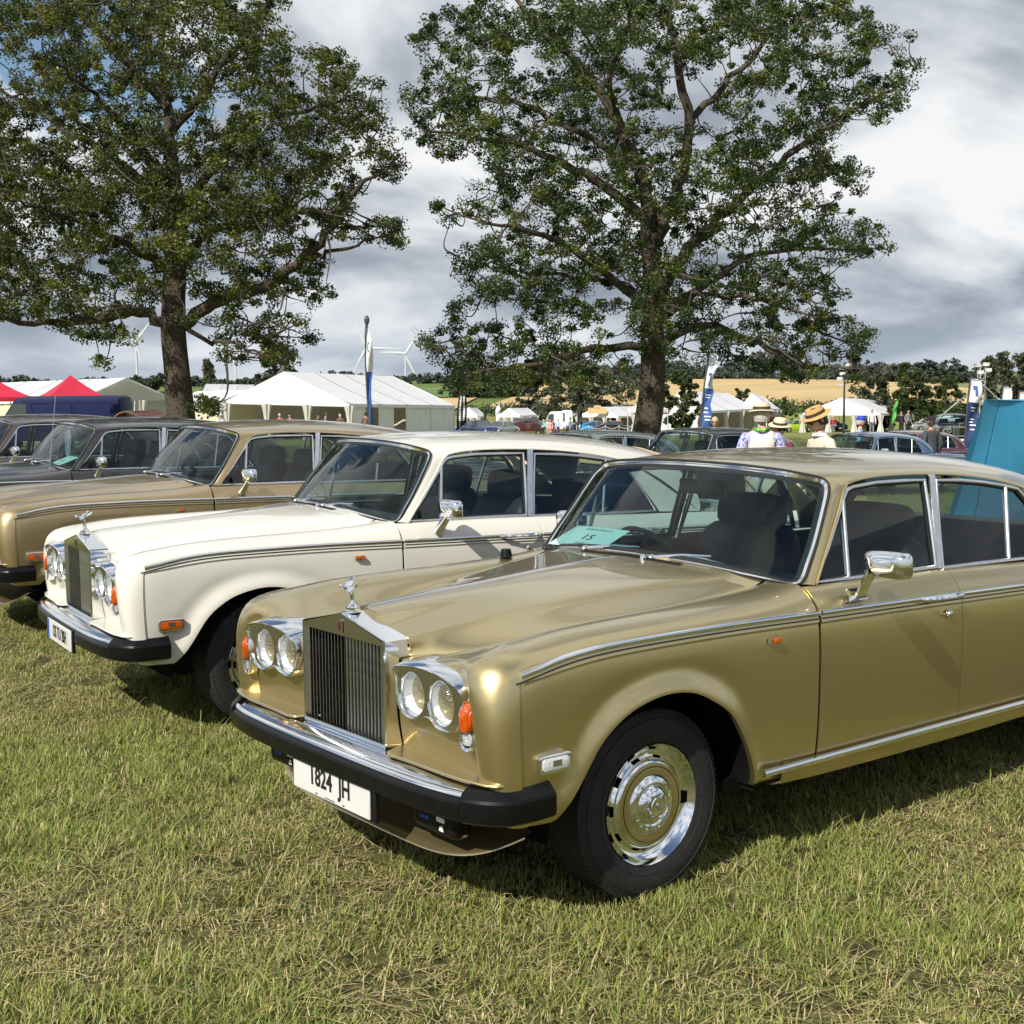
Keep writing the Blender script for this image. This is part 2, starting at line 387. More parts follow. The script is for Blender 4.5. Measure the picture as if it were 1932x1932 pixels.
def scatter(name, tufts, pts, scl, probs, seed):
    """one object: turf tufts instanced on a cloud of points by geometry nodes"""
    me = bpy.data.meshes.new(name); me.from_pydata([tuple(p) for p in pts], [], [])
    o = link(name, me); tag(o, kind='stuff')
    ng = bpy.data.node_groups.new(name, 'GeometryNodeTree'); ng.interface.new_socket('Geometry', in_out='INPUT', socket_type='NodeSocketGeometry'); ng.interface.new_socket('Geometry', in_out='OUTPUT', socket_type='NodeSocketGeometry')
    N = ng.nodes; L = ng.links; gi = N.new('NodeGroupInput'); go = N.new('NodeGroupOutput'); jn = N.new('GeometryNodeJoinGeometry')
    for k, tm in enumerate(tufts):
        ob = bpy.data.objects.new('turf_tuft', tm); ob.hide_render = True; ob.hide_viewport = False; ob['kind'] = 'stuff'; COL.objects.link(ob); ob.location = (0, -30, -3)
        oi = N.new('GeometryNodeObjectInfo'); oi.inputs['Object'].default_value = ob; oi.inputs['As Instance'].default_value = True
        ip = N.new('GeometryNodeInstanceOnPoints'); rv = N.new('FunctionNodeRandomValue'); rv.data_type = 'FLOAT_VECTOR'
        rv.inputs[0].default_value = (-.10, -.10, 0); rv.inputs[1].default_value = (.10, .10, 6.283); rv.inputs['Seed'].default_value = seed + k
        sc = N.new('FunctionNodeRandomValue'); sc.data_type = 'FLOAT_VECTOR'; a, b = scl; sc.inputs[0].default_value = (a, a, a * .8); sc.inputs[1].default_value = (b, b, b * 1.25); sc.inputs['Seed'].default_value = seed + 10 + k
        at_ = N.new('GeometryNodeInputNamedAttribute'); at_.data_type = 'INT'; at_.inputs['Name'].default_value = 'pick'
        cmp_ = N.new('FunctionNodeCompare'); cmp_.data_type = 'INT'; cmp_.operation = 'EQUAL'; L.new(at_.outputs['Attribute'], cmp_.inputs[2]); cmp_.inputs[3].default_value = k
        L.new(cmp_.outputs[0], ip.inputs['Selection']); L.new(gi.outputs[0], ip.inputs['Points']); L.new(oi.outputs['Geometry'], ip.inputs['Instance'])
        L.new(rv.outputs[0], ip.inputs['Rotation']); L.new(sc.outputs[0], ip.inputs['Scale']); L.new(ip.outputs[0], jn.inputs[0])
    L.new(jn.outputs[0], go.inputs[0])
    at2 = me.attributes.new('pick', 'INT', 'POINT'); at2.data.foreach_set('value', probs.astype(np.int32))
    md = o.modifiers.new('turf', 'NODES'); md.node_group = ng; return o
def vnoise(x, y, s, seed):
    r = np.random.default_rng(seed); T = r.random((64, 64)); fx, fy = x / s + 100, y / s + 100; ix, iy = np.floor(fx).astype(int), np.floor(fy).astype(int); tx, ty = fx - ix, fy - iy
    tx, ty = tx * tx * (3 - 2 * tx), ty * ty * (3 - 2 * ty); g = lambda a, b: T[a % 64, b % 64]
    return (g(ix, iy) * (1 - tx) + g(ix + 1, iy) * tx) * (1 - ty) + (g(ix, iy + 1) * (1 - tx) + g(ix + 1, iy + 1) * tx) * ty
def turf():
    rg = np.random.default_rng(5); sz = .22
    kinds = [tuft('turf_green', 1, 260, .26, .042, .16, .4), tuft('turf_mixed', 2, 250, .26, .036, .42, .6), tuft('turf_straw', 3, 250, .26, .030, .72, .7), tuft('turf_long', 4, 110, .24, .085, .15, .2), tuft('turf_stray', 9, 26, .34, .13, .9, .85)]
    P = []; K = []
    step = .125; ys_ = np.arange(1.6, 13.5, step)
    for y in ys_:
        half = y * .42 + .5
        for x in np.arange(-half, half, step if y < 8 else step * 1.5):
            P.append((x + rg.uniform(-.06, .06), y + rg.uniform(-.06, .06), gz(y, x)))
    P = np.array(P); v = .55 * vnoise(P[:, 0], P[:, 1], .9, 1) + .30 * vnoise(P[:, 0], P[:, 1], .33, 2) + .15 * rg.random(len(P))
    K = np.where(v < .49, 0, np.where(v < .61, 1, 2)); K = np.where((rg.random(len(P)) < .035), 3, K); K = np.where(rg.random(len(P)) < .16, 4, K)
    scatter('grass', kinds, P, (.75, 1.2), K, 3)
    far = [tuft('turf_far', 6, 120, .7, .07, .25, .3), tuft('turf_far_dry', 7, 120, .7, .06, .55, .4)]
    Q = []
    for y in np.arange(13.5, 48, .55):
        half = y * .42 + 1
        for x in np.arange(-half, half, .6): Q.append((x + rg.uniform(-.25, .25), y + rg.uniform(-.25, .25), gz(y, x)))
    Q = np.array(Q); K = (vnoise(Q[:, 0], Q[:, 1], 2.5, 8) > .55).astype(int); scatter('grass', far, Q, (.8, 1.3), K, 30)
turf()
# ------------------------------------------------------------------ car materials
def paint(name, col, metal=0.0, rough=0.35, col2=None, flake=0.0):
    m = mat(name, col, rough, metal, coat=1.0, col2=col2 or tuple(c * 0.97 for c in col), vscale=2.0)
    nt = m.node_tree; b = nt.nodes['Principled BSDF']; b.inputs['Coat Roughness'].default_value = 0.025
    if flake:
        tc = nt.nodes.new('ShaderNodeTexCoord'); t = nt.nodes.new('ShaderNodeTexNoise'); t.inputs['Scale'].default_value = 1400
        t.inputs['Detail'].default_value = 1; nt.links.new(tc.outputs['Object'], t.inputs['Vector'])
        bp = nt.nodes.new('ShaderNodeBump'); bp.inputs['Strength'].default_value = flake; bp.inputs['Distance'].default_value = 0.001
        nt.links.new(t.outputs['Fac'], bp.inputs['Height']); nt.links.new(bp.outputs[0], b.inputs['Normal'])
    return m
M_GOLD = paint('paint_gold', (0.585, 0.472, 0.235), 0.92, 0.33, flake=0.06)
M_WHITE = paint('paint_ivory', (0.66, 0.635, 0.555), 0.0, 0.4)
M_GOLD2 = paint('paint_honey', (0.50, 0.375, 0.195), 0.85, 0.34, flake=0.06)
M_GREY = paint('paint_graphite', (0.042, 0.038, 0.034), 0.4, 0.35)
M_MAUVE = paint('paint_mauve', (0.11, 0.09, 0.082), 0.5, 0.35)
M_CHROME = mat('chrome', (0.86, 0.87, 0.88), 0.06, 1.0, var=0.03, vscale=5, rvar=0.06)
M_STEEL = mat('brushed_steel', (0.70, 0.71, 0.72), 0.22, 1.0, var=0.08, vscale=30)
M_RUB = mat('black_rubber', (0.006, 0.006, 0.0065), 0.30, 0, var=0.2, vscale=12, bump=0.04, bscale=300, spec=0.2)
M_TYRE = mat('tyre_rubber', (0.012, 0.012, 0.0125), 0.75, 0, var=0.35, vscale=9, bump=0.25, bscale=70)
M_DARK = mat('dark_underside', (0.006, 0.006, 0.006), 0.9, 0, var=0.3, spec=0.05)
M_GAP = mat('seal_black', (0.008, 0.008, 0.008), 0.7)
M_TRIMB = mat('trim_insert', (0.02, 0.02, 0.022), 0.35)
M_LEATHER = mat('leather_navy', (0.010, 0.012, 0.017), 0.42, 0, var=0.2, vscale=15, bump=0.12, bscale=120)
M_LEATH2 = mat('leather_tan', (0.33, 0.27, 0.15), 0.45, 0, var=0.1, vscale=15, bump=0.12, bscale=120)
M_LEATHG = mat('leather_grey', (0.045, 0.048, 0.050), 0.45, 0, var=0.15, vscale=15, bump=0.12, bscale=120)
M_WOOD = mat('walnut', (0.16, 0.075, 0.03), 0.25, 0, var=0.4, vscale=20, coat=0.6)
M_WS = glass_mat('windscreen_glass', (0.58, 0.74, 0.73), 0.040)
M_GL = glass_mat('window_glass', (0.52, 0.62, 0.62), 0.045)
M_LENS = glass_mat('headlamp_glass', (0.92, 0.94, 0.95), 0.14, 0.04, bump=0.55, bscale=75)
M_BOWL = mat('lamp_reflector', (0.92, 0.93, 0.94), 0.25, 0.5, bump=0.35, bscale=60)
M_CLEAR = glass_mat('clear_lens', (0.85, 0.87, 0.88), 0.15, 0.08, bump=0.5, bscale=120)
def amber():
    m = mat('amber_lens', (0.50, 0.072, 0.002), 0.18, 0, coat=0.8, var=0.12, vscale=40)
    nt = m.node_tree; b = nt.nodes['Principled BSDF']
    tc = nt.nodes.new('ShaderNodeTexCoord'); w = nt.nodes.new('ShaderNodeTexWave'); w.inputs['Scale'].default_value = 38; w.bands_direction = 'Y'
    nt.links.new(tc.outputs['Object'], w.inputs['Vector']); bp = nt.nodes.new('ShaderNodeBump'); bp.inputs['Strength'].default_value = 0.7; bp.inputs['Distance'].default_value = 0.004
    nt.links.new(w.outputs['Fac'], bp.inputs['Height']); nt.links.new(bp.outputs[0], b.inputs['Normal'])
    b.inputs['Subsurface Weight'].default_value = 0.0
    return m
M_AMBER = amber()
M_PLATE = mat('plate_white', (0.62, 0.62, 0.60), 0.3, 0, var=0.02)
M_PBLUE = mat('plate_blue', (0.02, 0.09, 0.42), 0.35)
M_INK = mat('print_black', (0.012, 0.012, 0.012), 0.5)
M_RED = mat('badge_red', (0.10, 0.010, 0.012), 0.35)
M_PAPERC = mat('paper_aqua', (0.42, 0.60, 0.59), 0.7, var=0.03)
M_WTEXT = mat('print_white', (0.85, 0.85, 0.85), 0.5)
M_BTEXT = mat('print_blue', (0.05, 0.25, 0.75), 0.5)
# ------------------------------------------------------------------ the saloon (x forward from the front axle, y to its left, z up)
def I(x, xs, ys):  # interpolate on descending or ascending keys, smooth
    xs = np.asarray(xs, float); ys = np.asarray(ys, float); o = np.argsort(xs); xs, ys = xs[o], ys[o]
    return np.interp(x, xs, ys)
def smooth_keys(xs, ys):
    o = np.argsort(xs); xs = np.asarray(xs, float)[o]; ys = np.asarray(ys, float)[o]
    h = np.diff(xs); n = len(xs); A = np.eye(n); b = np.zeros(n)      # natural cubic spline
    for i in range(1, n - 1):
        A[i, i - 1], A[i, i], A[i, i + 1] = h[i - 1], 2 * (h[i - 1] + h[i]), h[i]
        b[i] = 6 * ((ys[i + 1] - ys[i]) / h[i] - (ys[i] - ys[i - 1]) / h[i - 1])
    m = np.linalg.solve(A, b)
    def f(x):
        x = np.asarray(x, float); i = np.clip(np.searchsorted(xs, x) - 1, 0, n - 2); d = xs[i + 1] - xs[i]
        a = (xs[i + 1] - x) / d; c = (x - xs[i]) / d
        return a * ys[i] + c * ys[i + 1] + ((a ** 3 - a) * m[i] + (c ** 3 - c) * m[i + 1]) * d * d / 6
    return f
zt = smooth_keys([.70, .574, .45, .1, -.28, -.76, -1.46, -2.17, -3.0, -4.0], [.905, .929, .948, .963, .961, .950, .934, .916, .895, .865])   # waist trim height
crest = smooth_keys([.62, .52, .36, .2, 0, -.3, -.6, -.8], [.985, 1.0, 1.015, 1.021, 1.024, 1.026, 1.036, 1.050])
belt = smooth_keys([-.6, -.87, -1.65, -2.2, -2.9, -3.4, -4.1], [1.045, 1.042, 1.03, 1.008, .985, .965, .92])
seamy = smooth_keys([.672, .55, .42, .2, 0, -.3, -.6, -.75], [.290, .365, .44, .53, .575, .615, .650, .672])
seamz = smooth_keys([.672, .55, .42, .2, 0, -.3, -.6, -.75], [.888, .890, .902, .935, .962, .994, 1.020, 1.046])
sillz = smooth_keys([.6, 0, -.45, -1.2, -2.2, -3.0, -4.2], [.40, .36, .325, .305, .31, .33, .40])
hoodc = smooth_keys([.665, .4, .1, -.2, -.45, -.6], [1.022, 1.042, 1.062, 1.082, 1.094, 1.098])
ridgey = smooth_keys([.672, .4, .1, -.2, -.5, -.7], [.283, .300, .345, .405, .48, .535])
ridgez = smooth_keys([.672, .4, .1, -.2, -.5, -.7], [.953, .984, 1.012, 1.038, 1.058, 1.068])

def side_column(x):
    t = float(zt(x)); s = float(sillz(x)); tail = max(0.0, (-3.2 - x) / 1.0); yw = 0.905 - 0.10 * tail ** 2
    k = yw / 0.905
    if x > -0.79:
        sy, sz = float(seamy(x)), float(seamz(x)); c = float(crest(x))
        nose = max(0, (x - 0.2) / .35)
        return [(x, .80 * k, s + .02), (x, .868 * k, s), (x, .892 * k, s + .10), (x, .903 * k, s + .30), (x, .905 * k, t - .10), (x, .895 * k, t - .015),
                (x, .872 * k, t + .025), (x, .815 * k, c - .012), (x, .725 * k, c + .004), (x, .60 * .5 + .5 * (sy + .06), .45 * c + .55 * sz - .012 * nose), (x, sy, sz)]
    b = float(belt(x))
    return [(x, .80 * k, s + .02), (x, .868 * k, s), (x, .892 * k, s + .10), (x, .903 * k, s + .30), (x, .905 * k, t - .10), (x, .895 * k, t - .015),
            (x, .872 * k, t + .025), (x, .83 * k, b - .012), (x, .800 * k, b), (x, .785 * k, b - .004), (x, .775 * k, b - .02)]
NOSE = [
 [(.60, .70, .40), (.66, .745, .415), (.705, .752, .50), (.722, .752, .62), (.728, .745, .76), (.733, .728, .85), (.735, .715, .888), (.735, .62, .917), (.732, .50, .915), (.722, .39, .897), (.705, .295, .880)],
 [(.62, .74, .40), (.70, .80, .41), (.752, .80, .50), (.775, .80, .62), (.790, .795, .76), (.792, .775, .875), (.765, .735, .945), (.70, .62, .936), (.695, .50, .922), (.688, .39, .898), (.680, .290, .884)],
 [(.60, .78, .40), (.68, .89, .40), (.735, .895, .50), (.752, .895, .62), (.765, .89, .78), (.755, .865, .905), (.715, .805, .982), (.64, .69, .970), (.64, .55, .938), (.635, .42, .903), (.63, .315, .885)],
 [(.56, .79, .40), (.63, .905, .40), (.672, .912, .50), (.680, .915, .62), (.680, .915, .80), (.665, .905, .915), (.640, .872, .965), (.60, .775, 1.000), (.58, .64, .972), (.57, .49, .918), (.565, .36, .885)],
]
XC = [.50, .38, .25, .10, -.05, -.20, -.35, -.50, -.62, -.72, -.785]
XB = [-.83, -.95, -1.2, -1.45, -1.70, -2.0, -2.3, -2.6, -2.85, -3.1, -3.4, -3.7, -3.95, -4.15]
NETA = NOSE + [side_column(x) for x in XC]
NETB = [side_column(x) for x in XB]
# cowl end of the front wing follows the windscreen corner
for i, x in ((-1, -.785), (-2, -.72)):
    c = list(NETA[i]); w = 1.0 if i == -1 else .35
    for r, q in ((7, (-.80, .802, 1.042)), (8, (-.785, .752, 1.052)), (9, (-.755, .712, 1.054)), (10, (-.735, .672, 1.055))):
        c[r] = tuple(np.array(c[r]) * (1 - w) + np.array(q) * w)
    NETA[i] = c
ARCH = [(.535, .40), (.492, .435), (.449, .478), (.403, .545), (.345, .630), (.276, .690), (.182, .738), (.048, .765), (-.079, .755), (-.183, .712), (-.29, .640), (-.374, .515), (-.425, .405), (-.449, .325)]
def arch_z(x, c=0.0, flip=1):
    a = np.array(crom(ARCH, 10))[:, :] if False else None
    pts = np.array(crom([(p[0], p[1], 0) for p in ARCH], 8))[:, :2]; o = np.argsort(pts[:, 0])
    xx = (np.asarray(x) - c) * flip
    z = np.interp(xx, pts[o, 0], pts[o, 1]); return np.where((xx > -.449) & (xx < .535), z, -1), pts
VTOP = np.array([4.55, 4.7, 4.78, 4.83, 4.845, 4.87, 4.9, 5.0, 5.2, 5.45, 5.7, 6, 6.3, 6.6, 7, 7.4, 7.8, 8.2, 8.6, 9, 9.4, 9.7, 10])
def side_surface(net, us, vtop, arch_c=None, aflip=1, crease_u=None, crease_v=4.84):
    """rows run from the sill (or the wheel arch) up; returns (nu, nv, 3)"""
    A = bsp(np.asarray(net, float), us); out = []
    nlow = 16
    for k in range(len(A)):
        vs_f = np.linspace(0.6, 4.5, 80); low = bsp(A[k], vs_f); vb = 0.9
        if arch_c is not None:
            xm = low[40, 0]; az, _ = arch_z(xm, arch_c, aflip)
            if az > 0: vb = max(0.9, float(np.interp(az, low[:, 2], vs_f)))
        s = np.linspace(0, 1, nlow) ** 1.25
        vs = np.concatenate([vb + (4.45 - vb) * s, vtop])
        out.append(bsp(A[k], vs))
    G = np.stack(out)
    # flared lip round the wheel arch
    if arch_c is not None:
        _, pts = arch_z(0.0); P = np.column_stack([pts[:, 0] * aflip + arch_c, pts[:, 1]])
        q = G[:, :, [0, 2]].reshape(-1, 1, 2); d = np.full(len(q), 9.0)
        a, b = P[:-1], P[1:]; ab = b - a; t = np.clip(((q - a) * ab).sum(-1) / (ab ** 2).sum(-1), 0, 1)
        d = np.sqrt((((a + ab * t[..., None]) - q) ** 2).sum(-1)).min(1).reshape(G.shape[:2])
        G[:, :, 1] += 0.020 * np.exp(-(d / .05) ** 2) * np.clip((.90 - G[:, :, 2]) / .08, 0, 1) - .006 * np.exp(-((d - .09) / .04) ** 2) * np.clip((.88 - G[:, :, 2]) / .08, 0, 1)
    if crease_u is not None:       # the flank sits a few millimetres inside the front of the wing and the trim line
        nv = G.shape[1]; vv = np.concatenate([np.full(nlow, 0.0), vtop])
        uu = np.asarray(us)[:, None]; r = 0.35
        du = (uu - crease_u) / 1.0; dv = (crease_v - vv)[None, :] / 0.22
        dd = np.minimum(du, dv); corner = (du < r) & (dv < r)
        dd = np.where(corner, r - np.sqrt((r - du) ** 2 + (r - dv) ** 2), dd)
        G[:, :, 1] -= 0.0075 * np.clip(dd / 0.06, 0, 1)
    return G
def panel(mb, G, rim=0.014, edges='lrtb'):
    """surface with its edges turned in, so that shut lines are real gaps"""
    mb.grid(G)
    nu, nv = G.shape[:2]
    cen = np.array([0, 0, 0.55])
    def turn(row, nxt):
        row = np.asarray(row); nxt = np.asarray(nxt)
        tang = np.gradient(row, axis=0); inn = nxt - row; nrm = np.cross(tang, inn); nrm /= np.linalg.norm(nrm, axis=1)[:, None] + 1e-12
        sgn = np.sign((nrm * (row - [row[:, 0].mean(), 0, 0.6])).sum(1).mean()) or 1
        e = row - nrm * sgn * rim
        mb.grid(np.stack([row, e]))
    if 'l' in edges: turn(G[0], G[1])
    if 'r' in edges: turn(G[-1], G[-2])
    if 'b' in edges: turn(G[:, 0], G[:, 1])
    if 't' in edges: turn(G[:, -1], G[:, -2])

def u_of_x(net, row, xs):
    us = np.linspace(0, len(net) - 1, 2000); xx = bsp(np.asarray(net)[:, row], us)[:, 0]
    o = np.argsort(xx); return np.interp(xs, xx[o], us[o])

def both(name, mb, mats, parent, **k):
    """left and right copies of a part; returns (left, right)"""
    a = mb.build(name, mats, parent, weld='n', **k)
    b = link(name, mb.mesh(name, mats, flipy=True, weld='n', **k), parent)
    return a, b

def rail_trim(fx, x0, x1, n, y_of, prof):
    pass

def make_saloon():
    root = empty('vintage_saloon')
    P_ = M_GOLD
    # ---------------- wings and doors
    ua = u_of_x(NETA, 4, np.array([-.7955]))[0]
    arch_x = np.concatenate([np.linspace(.60, .46, 9), np.linspace(.45, -.30, 34)[0:], np.linspace(-.31, -.449, 16), [-.4495, -.47, -.5, -.56, -.62, -.68, -.73, -.77, -.7955]])
    us = np.concatenate([np.linspace(0, 2.8, 30), [2.9, 2.93, 2.96, 2.99, 3.03, 3.1, 3.2, 3.3], u_of_x(NETA, 2, arch_x[arch_x < .585])])
    us = np.unique(np.round(us, 5)); us = us[us <= ua]
    # the arch ends in a vertical foot at the back: double the column there
    G = side_surface(NETA, us, VTOP, 0.0, 1, crease_u=2.93)
    mb = MB(); panel(mb, G, edges='rt')
    b0 = G[:, 0].copy(); b1 = b0.copy(); b1[:, 1] -= .022; b1[:, 2] += .002      # lip turned under along arch and sill
    mb.grid(np.stack([b0, b1]))
    fw = both('front_wing', mb, P_, root)
    # gap-side: doors
    def door(x0, x1, nm):
        uu = u_of_x(NETB if x0 < -.81 else NETB, 4, np.linspace(x0, x1, 26)); vt = VTOP[VTOP < 9.5]
        Gd = side_surface(NETB, uu, vt, crease_u=-5)
        m = MB(); panel(m, Gd, edges='lrb'); return both(nm, m, P_, root)
    NB0 = [side_column(-.80)] + NETB
    NETB2 = [[(p[0], p[1], p[2]) for p in NETB[0]]]
    for r in range(11): NETB2[0][r] = (-.797, NETB[0][r][1], NETB[0][r][2])
    NETB2 = NETB2 + NETB[1:]
    def door2(x0, x1, nm):
        uu = u_of_x(NETB2, 4, np.linspace(x0, x1, 26)); vt = VTOP[VTOP < 9.5]
        Gd = side_surface(NETB2, uu, vt, crease_u=-5)
        m = MB(); panel(m, Gd, edges='lrb'); return both(nm, m, P_, root)
    fd = door2(-.7985, -1.7135, 'front_door')
    rd = door2(-1.7165, -2.6215, 'rear_door')
    xr = np.concatenate([[-2.6245, -2.63], [-2.64, -2.66], np.linspace(-2.68, -3.50, 40), np.linspace(-3.51, -3.60, 8), np.linspace(-3.63, -4.15, 12)])
    ur = np.unique(np.round(u_of_x(NETB2, 4, xr[xr <= -2.6244]), 5))
    Gr = side_surface(NETB2, ur, VTOP[VTOP < 9.5], -3.05, 1, crease_u=-5)
    mb = MB(); panel(mb, Gr, edges='l'); b0 = Gr[:, 0].copy(); b1 = b0.copy(); b1[:, 1] -= .022; mb.grid(np.stack([b0, b1]))
    rw = both('rear_wing', mb, P_, root)
    # waist trim: bright strip with a dark coachline below, on each panel
    def surf_y(z, x):     # flank surface y at height z
        if x > -.79: c = NETA; u = u_of_x(NETA, 5, np.array([x]))
        else: c = NETB2; u = u_of_x(NETB2, 5, np.array([x]))
        s = bsp(bsp(np.asarray(c, float), u)[0], np.linspace(3.5, 7, 60)); return float(np.interp(z, s[:, 2], s[:, 1]))
    def strip(x0, x1, n=24, dz=0.0, h=.0105, t=.009):
        m = MB(); path = []
        for x in np.linspace(x0, x1, n): 
            z = float(zt(x)) + dz; path.append((x, surf_y(z, x) + .0015, z))
        prof = [(-.004, -h), (t * .6, -h * .9), (t, -h * .35), (t, h * .35), (t * .6, h * .9), (-.004, h)]
        sweep(m, path, prof, (0, 1, 0)); return m
    for prt, x0, x1 in ((fw, .655, -.790), (fd, -.803, -1.709), (rd, -1.721, -2.617), (rw, -2.63, -4.1)):
        a = strip(x0, x1); me = a.mesh('waist_trim', M_CHROME, weld='n'); link('waist_trim', me, prt[0]); link('waist_trim', a.mesh('waist_trim', M_CHROME, flipy=True, weld='n'), prt[1])
        a = strip(x0 + (.02 if x0 > 0 else 0), x1, dz=-.020, h=.0028, t=.0025); link('coachline', a.mesh('coachline', M_TRIMB, weld='n'), prt[0]); link('coachline', a.mesh('coachline', M_TRIMB, flipy=True, weld='n'), prt[1])
    m = MB(); path = [(x, .893 + .004, .386) for x in np.linspace(-.478, -2.62, 20)]
    sweep(m, path, [(-.004, -.014), (.006, -.012), (.010, -.003), (.010, .004), (.006, .012), (-.004, .014)], (0, 1, 0))
    both('sill_trim', m, M_CHROME, root)
    # sill below the doors
    m = MB(); Gs = []
    for x in np.linspace(-.60, -2.60, 12):
        s = float(sillz(x)); Gs.append([(x, .76, s - .015), (x, .84, s - .01), (x, .862, s), (x, .872, s + .02), (x, .880, s + .05), (x, .884, s + .09)])
    m.grid(Gs); both('sill', m, P_, root)
    # ---------------- front panel with lamps
    top = bsp(np.array(NOSE[0])[6:11], np.linspace(0, 4, 24)); m = MB(); Gp = []
    bot = np.array([(.716, .748, .56), (.712, .70, .56), (.705, .60, .56), (.70, .45, .56), (.698, .29, .56)])
    bb = bsp(bot, np.linspace(0, 4, 24))
    for t in np.linspace(0, 1, 14):
        row = bb * (1 - t) + top * t; row[:, 0] += .018 * math.sin(t * math.pi) * np.linspace(.3, 1, 24); Gp.append(row)
    m.grid(Gp); 
    # inner wall of the brow
    inner = bsp(np.array(NOSE[0])[1:7], np.linspace(0, 5, 20)); w2 = inner.copy(); w2[:, 0] -= .06; m.grid(np.stack([inner, w2]))
    both('front_panel', m, P_, root)
    # ledge above the bumper
    pts = [(.696, .275), (.795, .322), (.808, .36), (.800, .49), (.796, .67), (.790, .76), (.770, .855), (.745, .888), (.682, .905), (.66, .895), (.66, .28)]
    m = MB(); poly = [(x, y, .578) for x, y in pts]; m.ext(poly, (0, 0, -.012)); a = m
    le = both('ledge', m, P_, root, angle=30)
    for o in le:
        bv = o.modifiers.new('b', 'BEVEL'); bv.width = .005; bv.segments = 2; bv.limit_method = 'ANGLE'
    m = MB(); m.ext([(x - .022, y - .006, .566) for x, y in pts], (0, 0, -.010)); both('ledge_seal', m, M_GAP, root)
    # headlamps
    bez = crom([(.349, .862), (.36, .884), (.402, .899), (.485, .909), (.595, .908), (.68, .893), (.728, .872), (.742, .845), (.742, .795), (.728, .748), (.690, .714), (.638, .700), (.585, .708), (.550, .728), (.510, .726), (.468, .712), (.425, .706), (.375, .722), (.350, .76), (.343, .81)], 4, True)
    lc = [(.437, .790), (.606, .789)]
    m = MB(); nb = len(bez)
    ring = lambda x, s: [(x, .545 + (y - .545) * s, .80 + (z - .80) * s) for y, z, *_ in [(b[0], b[1]) for b in bez]]
    hood = lambda q, k, dz: [(x + k * min(1, max(0, (z - .835) / .05)), y, z + dz * min(1, max(0, (z - .835) / .05))) for x, y, z in q]
    m.grid([hood(ring(.66, 1.0), 0, .010), hood(ring(.70, 1.0), 0, .010), hood(ring(.765, 1.0), .018, -.004), hood(ring(.772, .985), .020, -.009), hood(ring(.772, .965), .018, -.009), ring(.764, .955)], cv=True)
    both('headlamp_surround', m, M_CHROME, root, angle=50)
    m = MB()   # face plate with two round openings: fan of faces built with bmesh
    bm = bmesh.new(); ov = [bm.verts.new(p) for p in ring(.764, .955)]; ed = [bm.edges.new((ov[i], ov[(i + 1) % nb])) for i in range(nb)]
    for cy, cz in lc:
        cv = [bm.verts.new((.764, cy + .078 * math.cos(k * math.pi / 16), cz + .078 * math.sin(k * math.pi / 16))) for k in range(32)]
        ed += [bm.edges.new((cv[i], cv[(i + 1) % 32])) for i in range(32)]
    bmesh.ops.triangle_fill(bm, use_beauty=True, edges=ed)
    bm.verts.index_update(); m.add([tuple(v.co) for v in bm.verts], [tuple(v.index for v in f.verts) for f in bm.faces]); bm.free()
    for cy, cz in lc: m.lathe([(.078, .764), (.078, .750)], 32, 'X', (0, cy, cz))
    both('lamp_plate', m, M_CHROME, root, angle=30)
    for cy, cz in lc:
        for sgn in (1, -1):
            m = MB(); m.lathe([(.0001, .700), (.03, .706), (.055, .724), (.070, .750)], 32, 'X', (0, cy * sgn, cz)); hl = m.build('headlamp', M_BOWL, root)
            m = MB(); m.lathe([(.0001, .775), (.03, .7725), (.055, .765), (.070, .754), (.0715, .748)], 32, 'X', (0, cy * sgn, cz)); m.build('lamp_glass', M_LENS, hl)
            m = MB(); m.lathe([(.0712, .744), (.0712, .757), (.0735, .761), (.0775, .760), (.079, .752)], 32, 'X', (0, cy * sgn, cz)); m.build('lamp_rim', M_CHROME, hl)
    # indicators
    for sgn in (1, -1):
        def oval(w, h0, h1, x, n=24):
            o = []
            for k in range(n):
                a = 2 * math.pi * k / n; c, s_ = math.cos(a), math.sin(a); p = 2.6
                yy = .757 + w * abs(c) ** (2 / p) * (1 if c > 0 else -1); zz = (h0 + h1) / 2 + (h1 - h0) / 2 * abs(s_) ** (2 / p) * (1 if s_ > 0 else -1)
                o.append((x - .25 * max(0, yy - .75) - .6 * max(0, zz - .79), yy * sgn, zz))
            return o
        m = MB(); m.grid([oval(.036, .662, .838, .735), oval(.037, .660, .840, .770), oval(.034, .664, .836, .776), oval(.025, .674, .826, .772)], cv=True)
        ind = m.build('indicator_lamp', M_CHROME, root, weld='n', angle=50)
        for nm, h0, h1, mt in (('amber_lens', .722, .820, M_AMBER), ('clear_lens', .680, .721, M_CLEAR)):
            m = MB(); m.grid([oval(.024, h0, h1, .764), oval(.0235, h0 + .001, h1 - .001, .779), oval(.019, h0 + .005, h1 - .005, .7855), oval(.010, h0 + .015, h1 - .015, .788), oval(.0005, (h0 + h1) / 2, (h0 + h1) / 2 + .001, .7885)], cv=True)
            m.build(nm, mt, ind, weld='n')
        m = MB(); m.grid([oval(.023, .682, .722, .770), oval(.0005, .70, .701, .768)], cv=True); m.build('reflector', M_BOWL, ind)
        # side marker and repeater
        yy = .900
        def rr(x0, x1, z0, z1, y, r=.012):
            o = []
            for cx, cz, a0 in ((x1 - r, z1 - r, 0), (x0 + r, z1 - r, 90), (x0 + r, z0 + r, 180), (x1 - r, z0 + r, 270)):
                for k in range(5): a = R(a0 + 22.5 * k); o.append((cx + r * math.cos(a), y * sgn, cz + r * math.sin(a)))
            return o
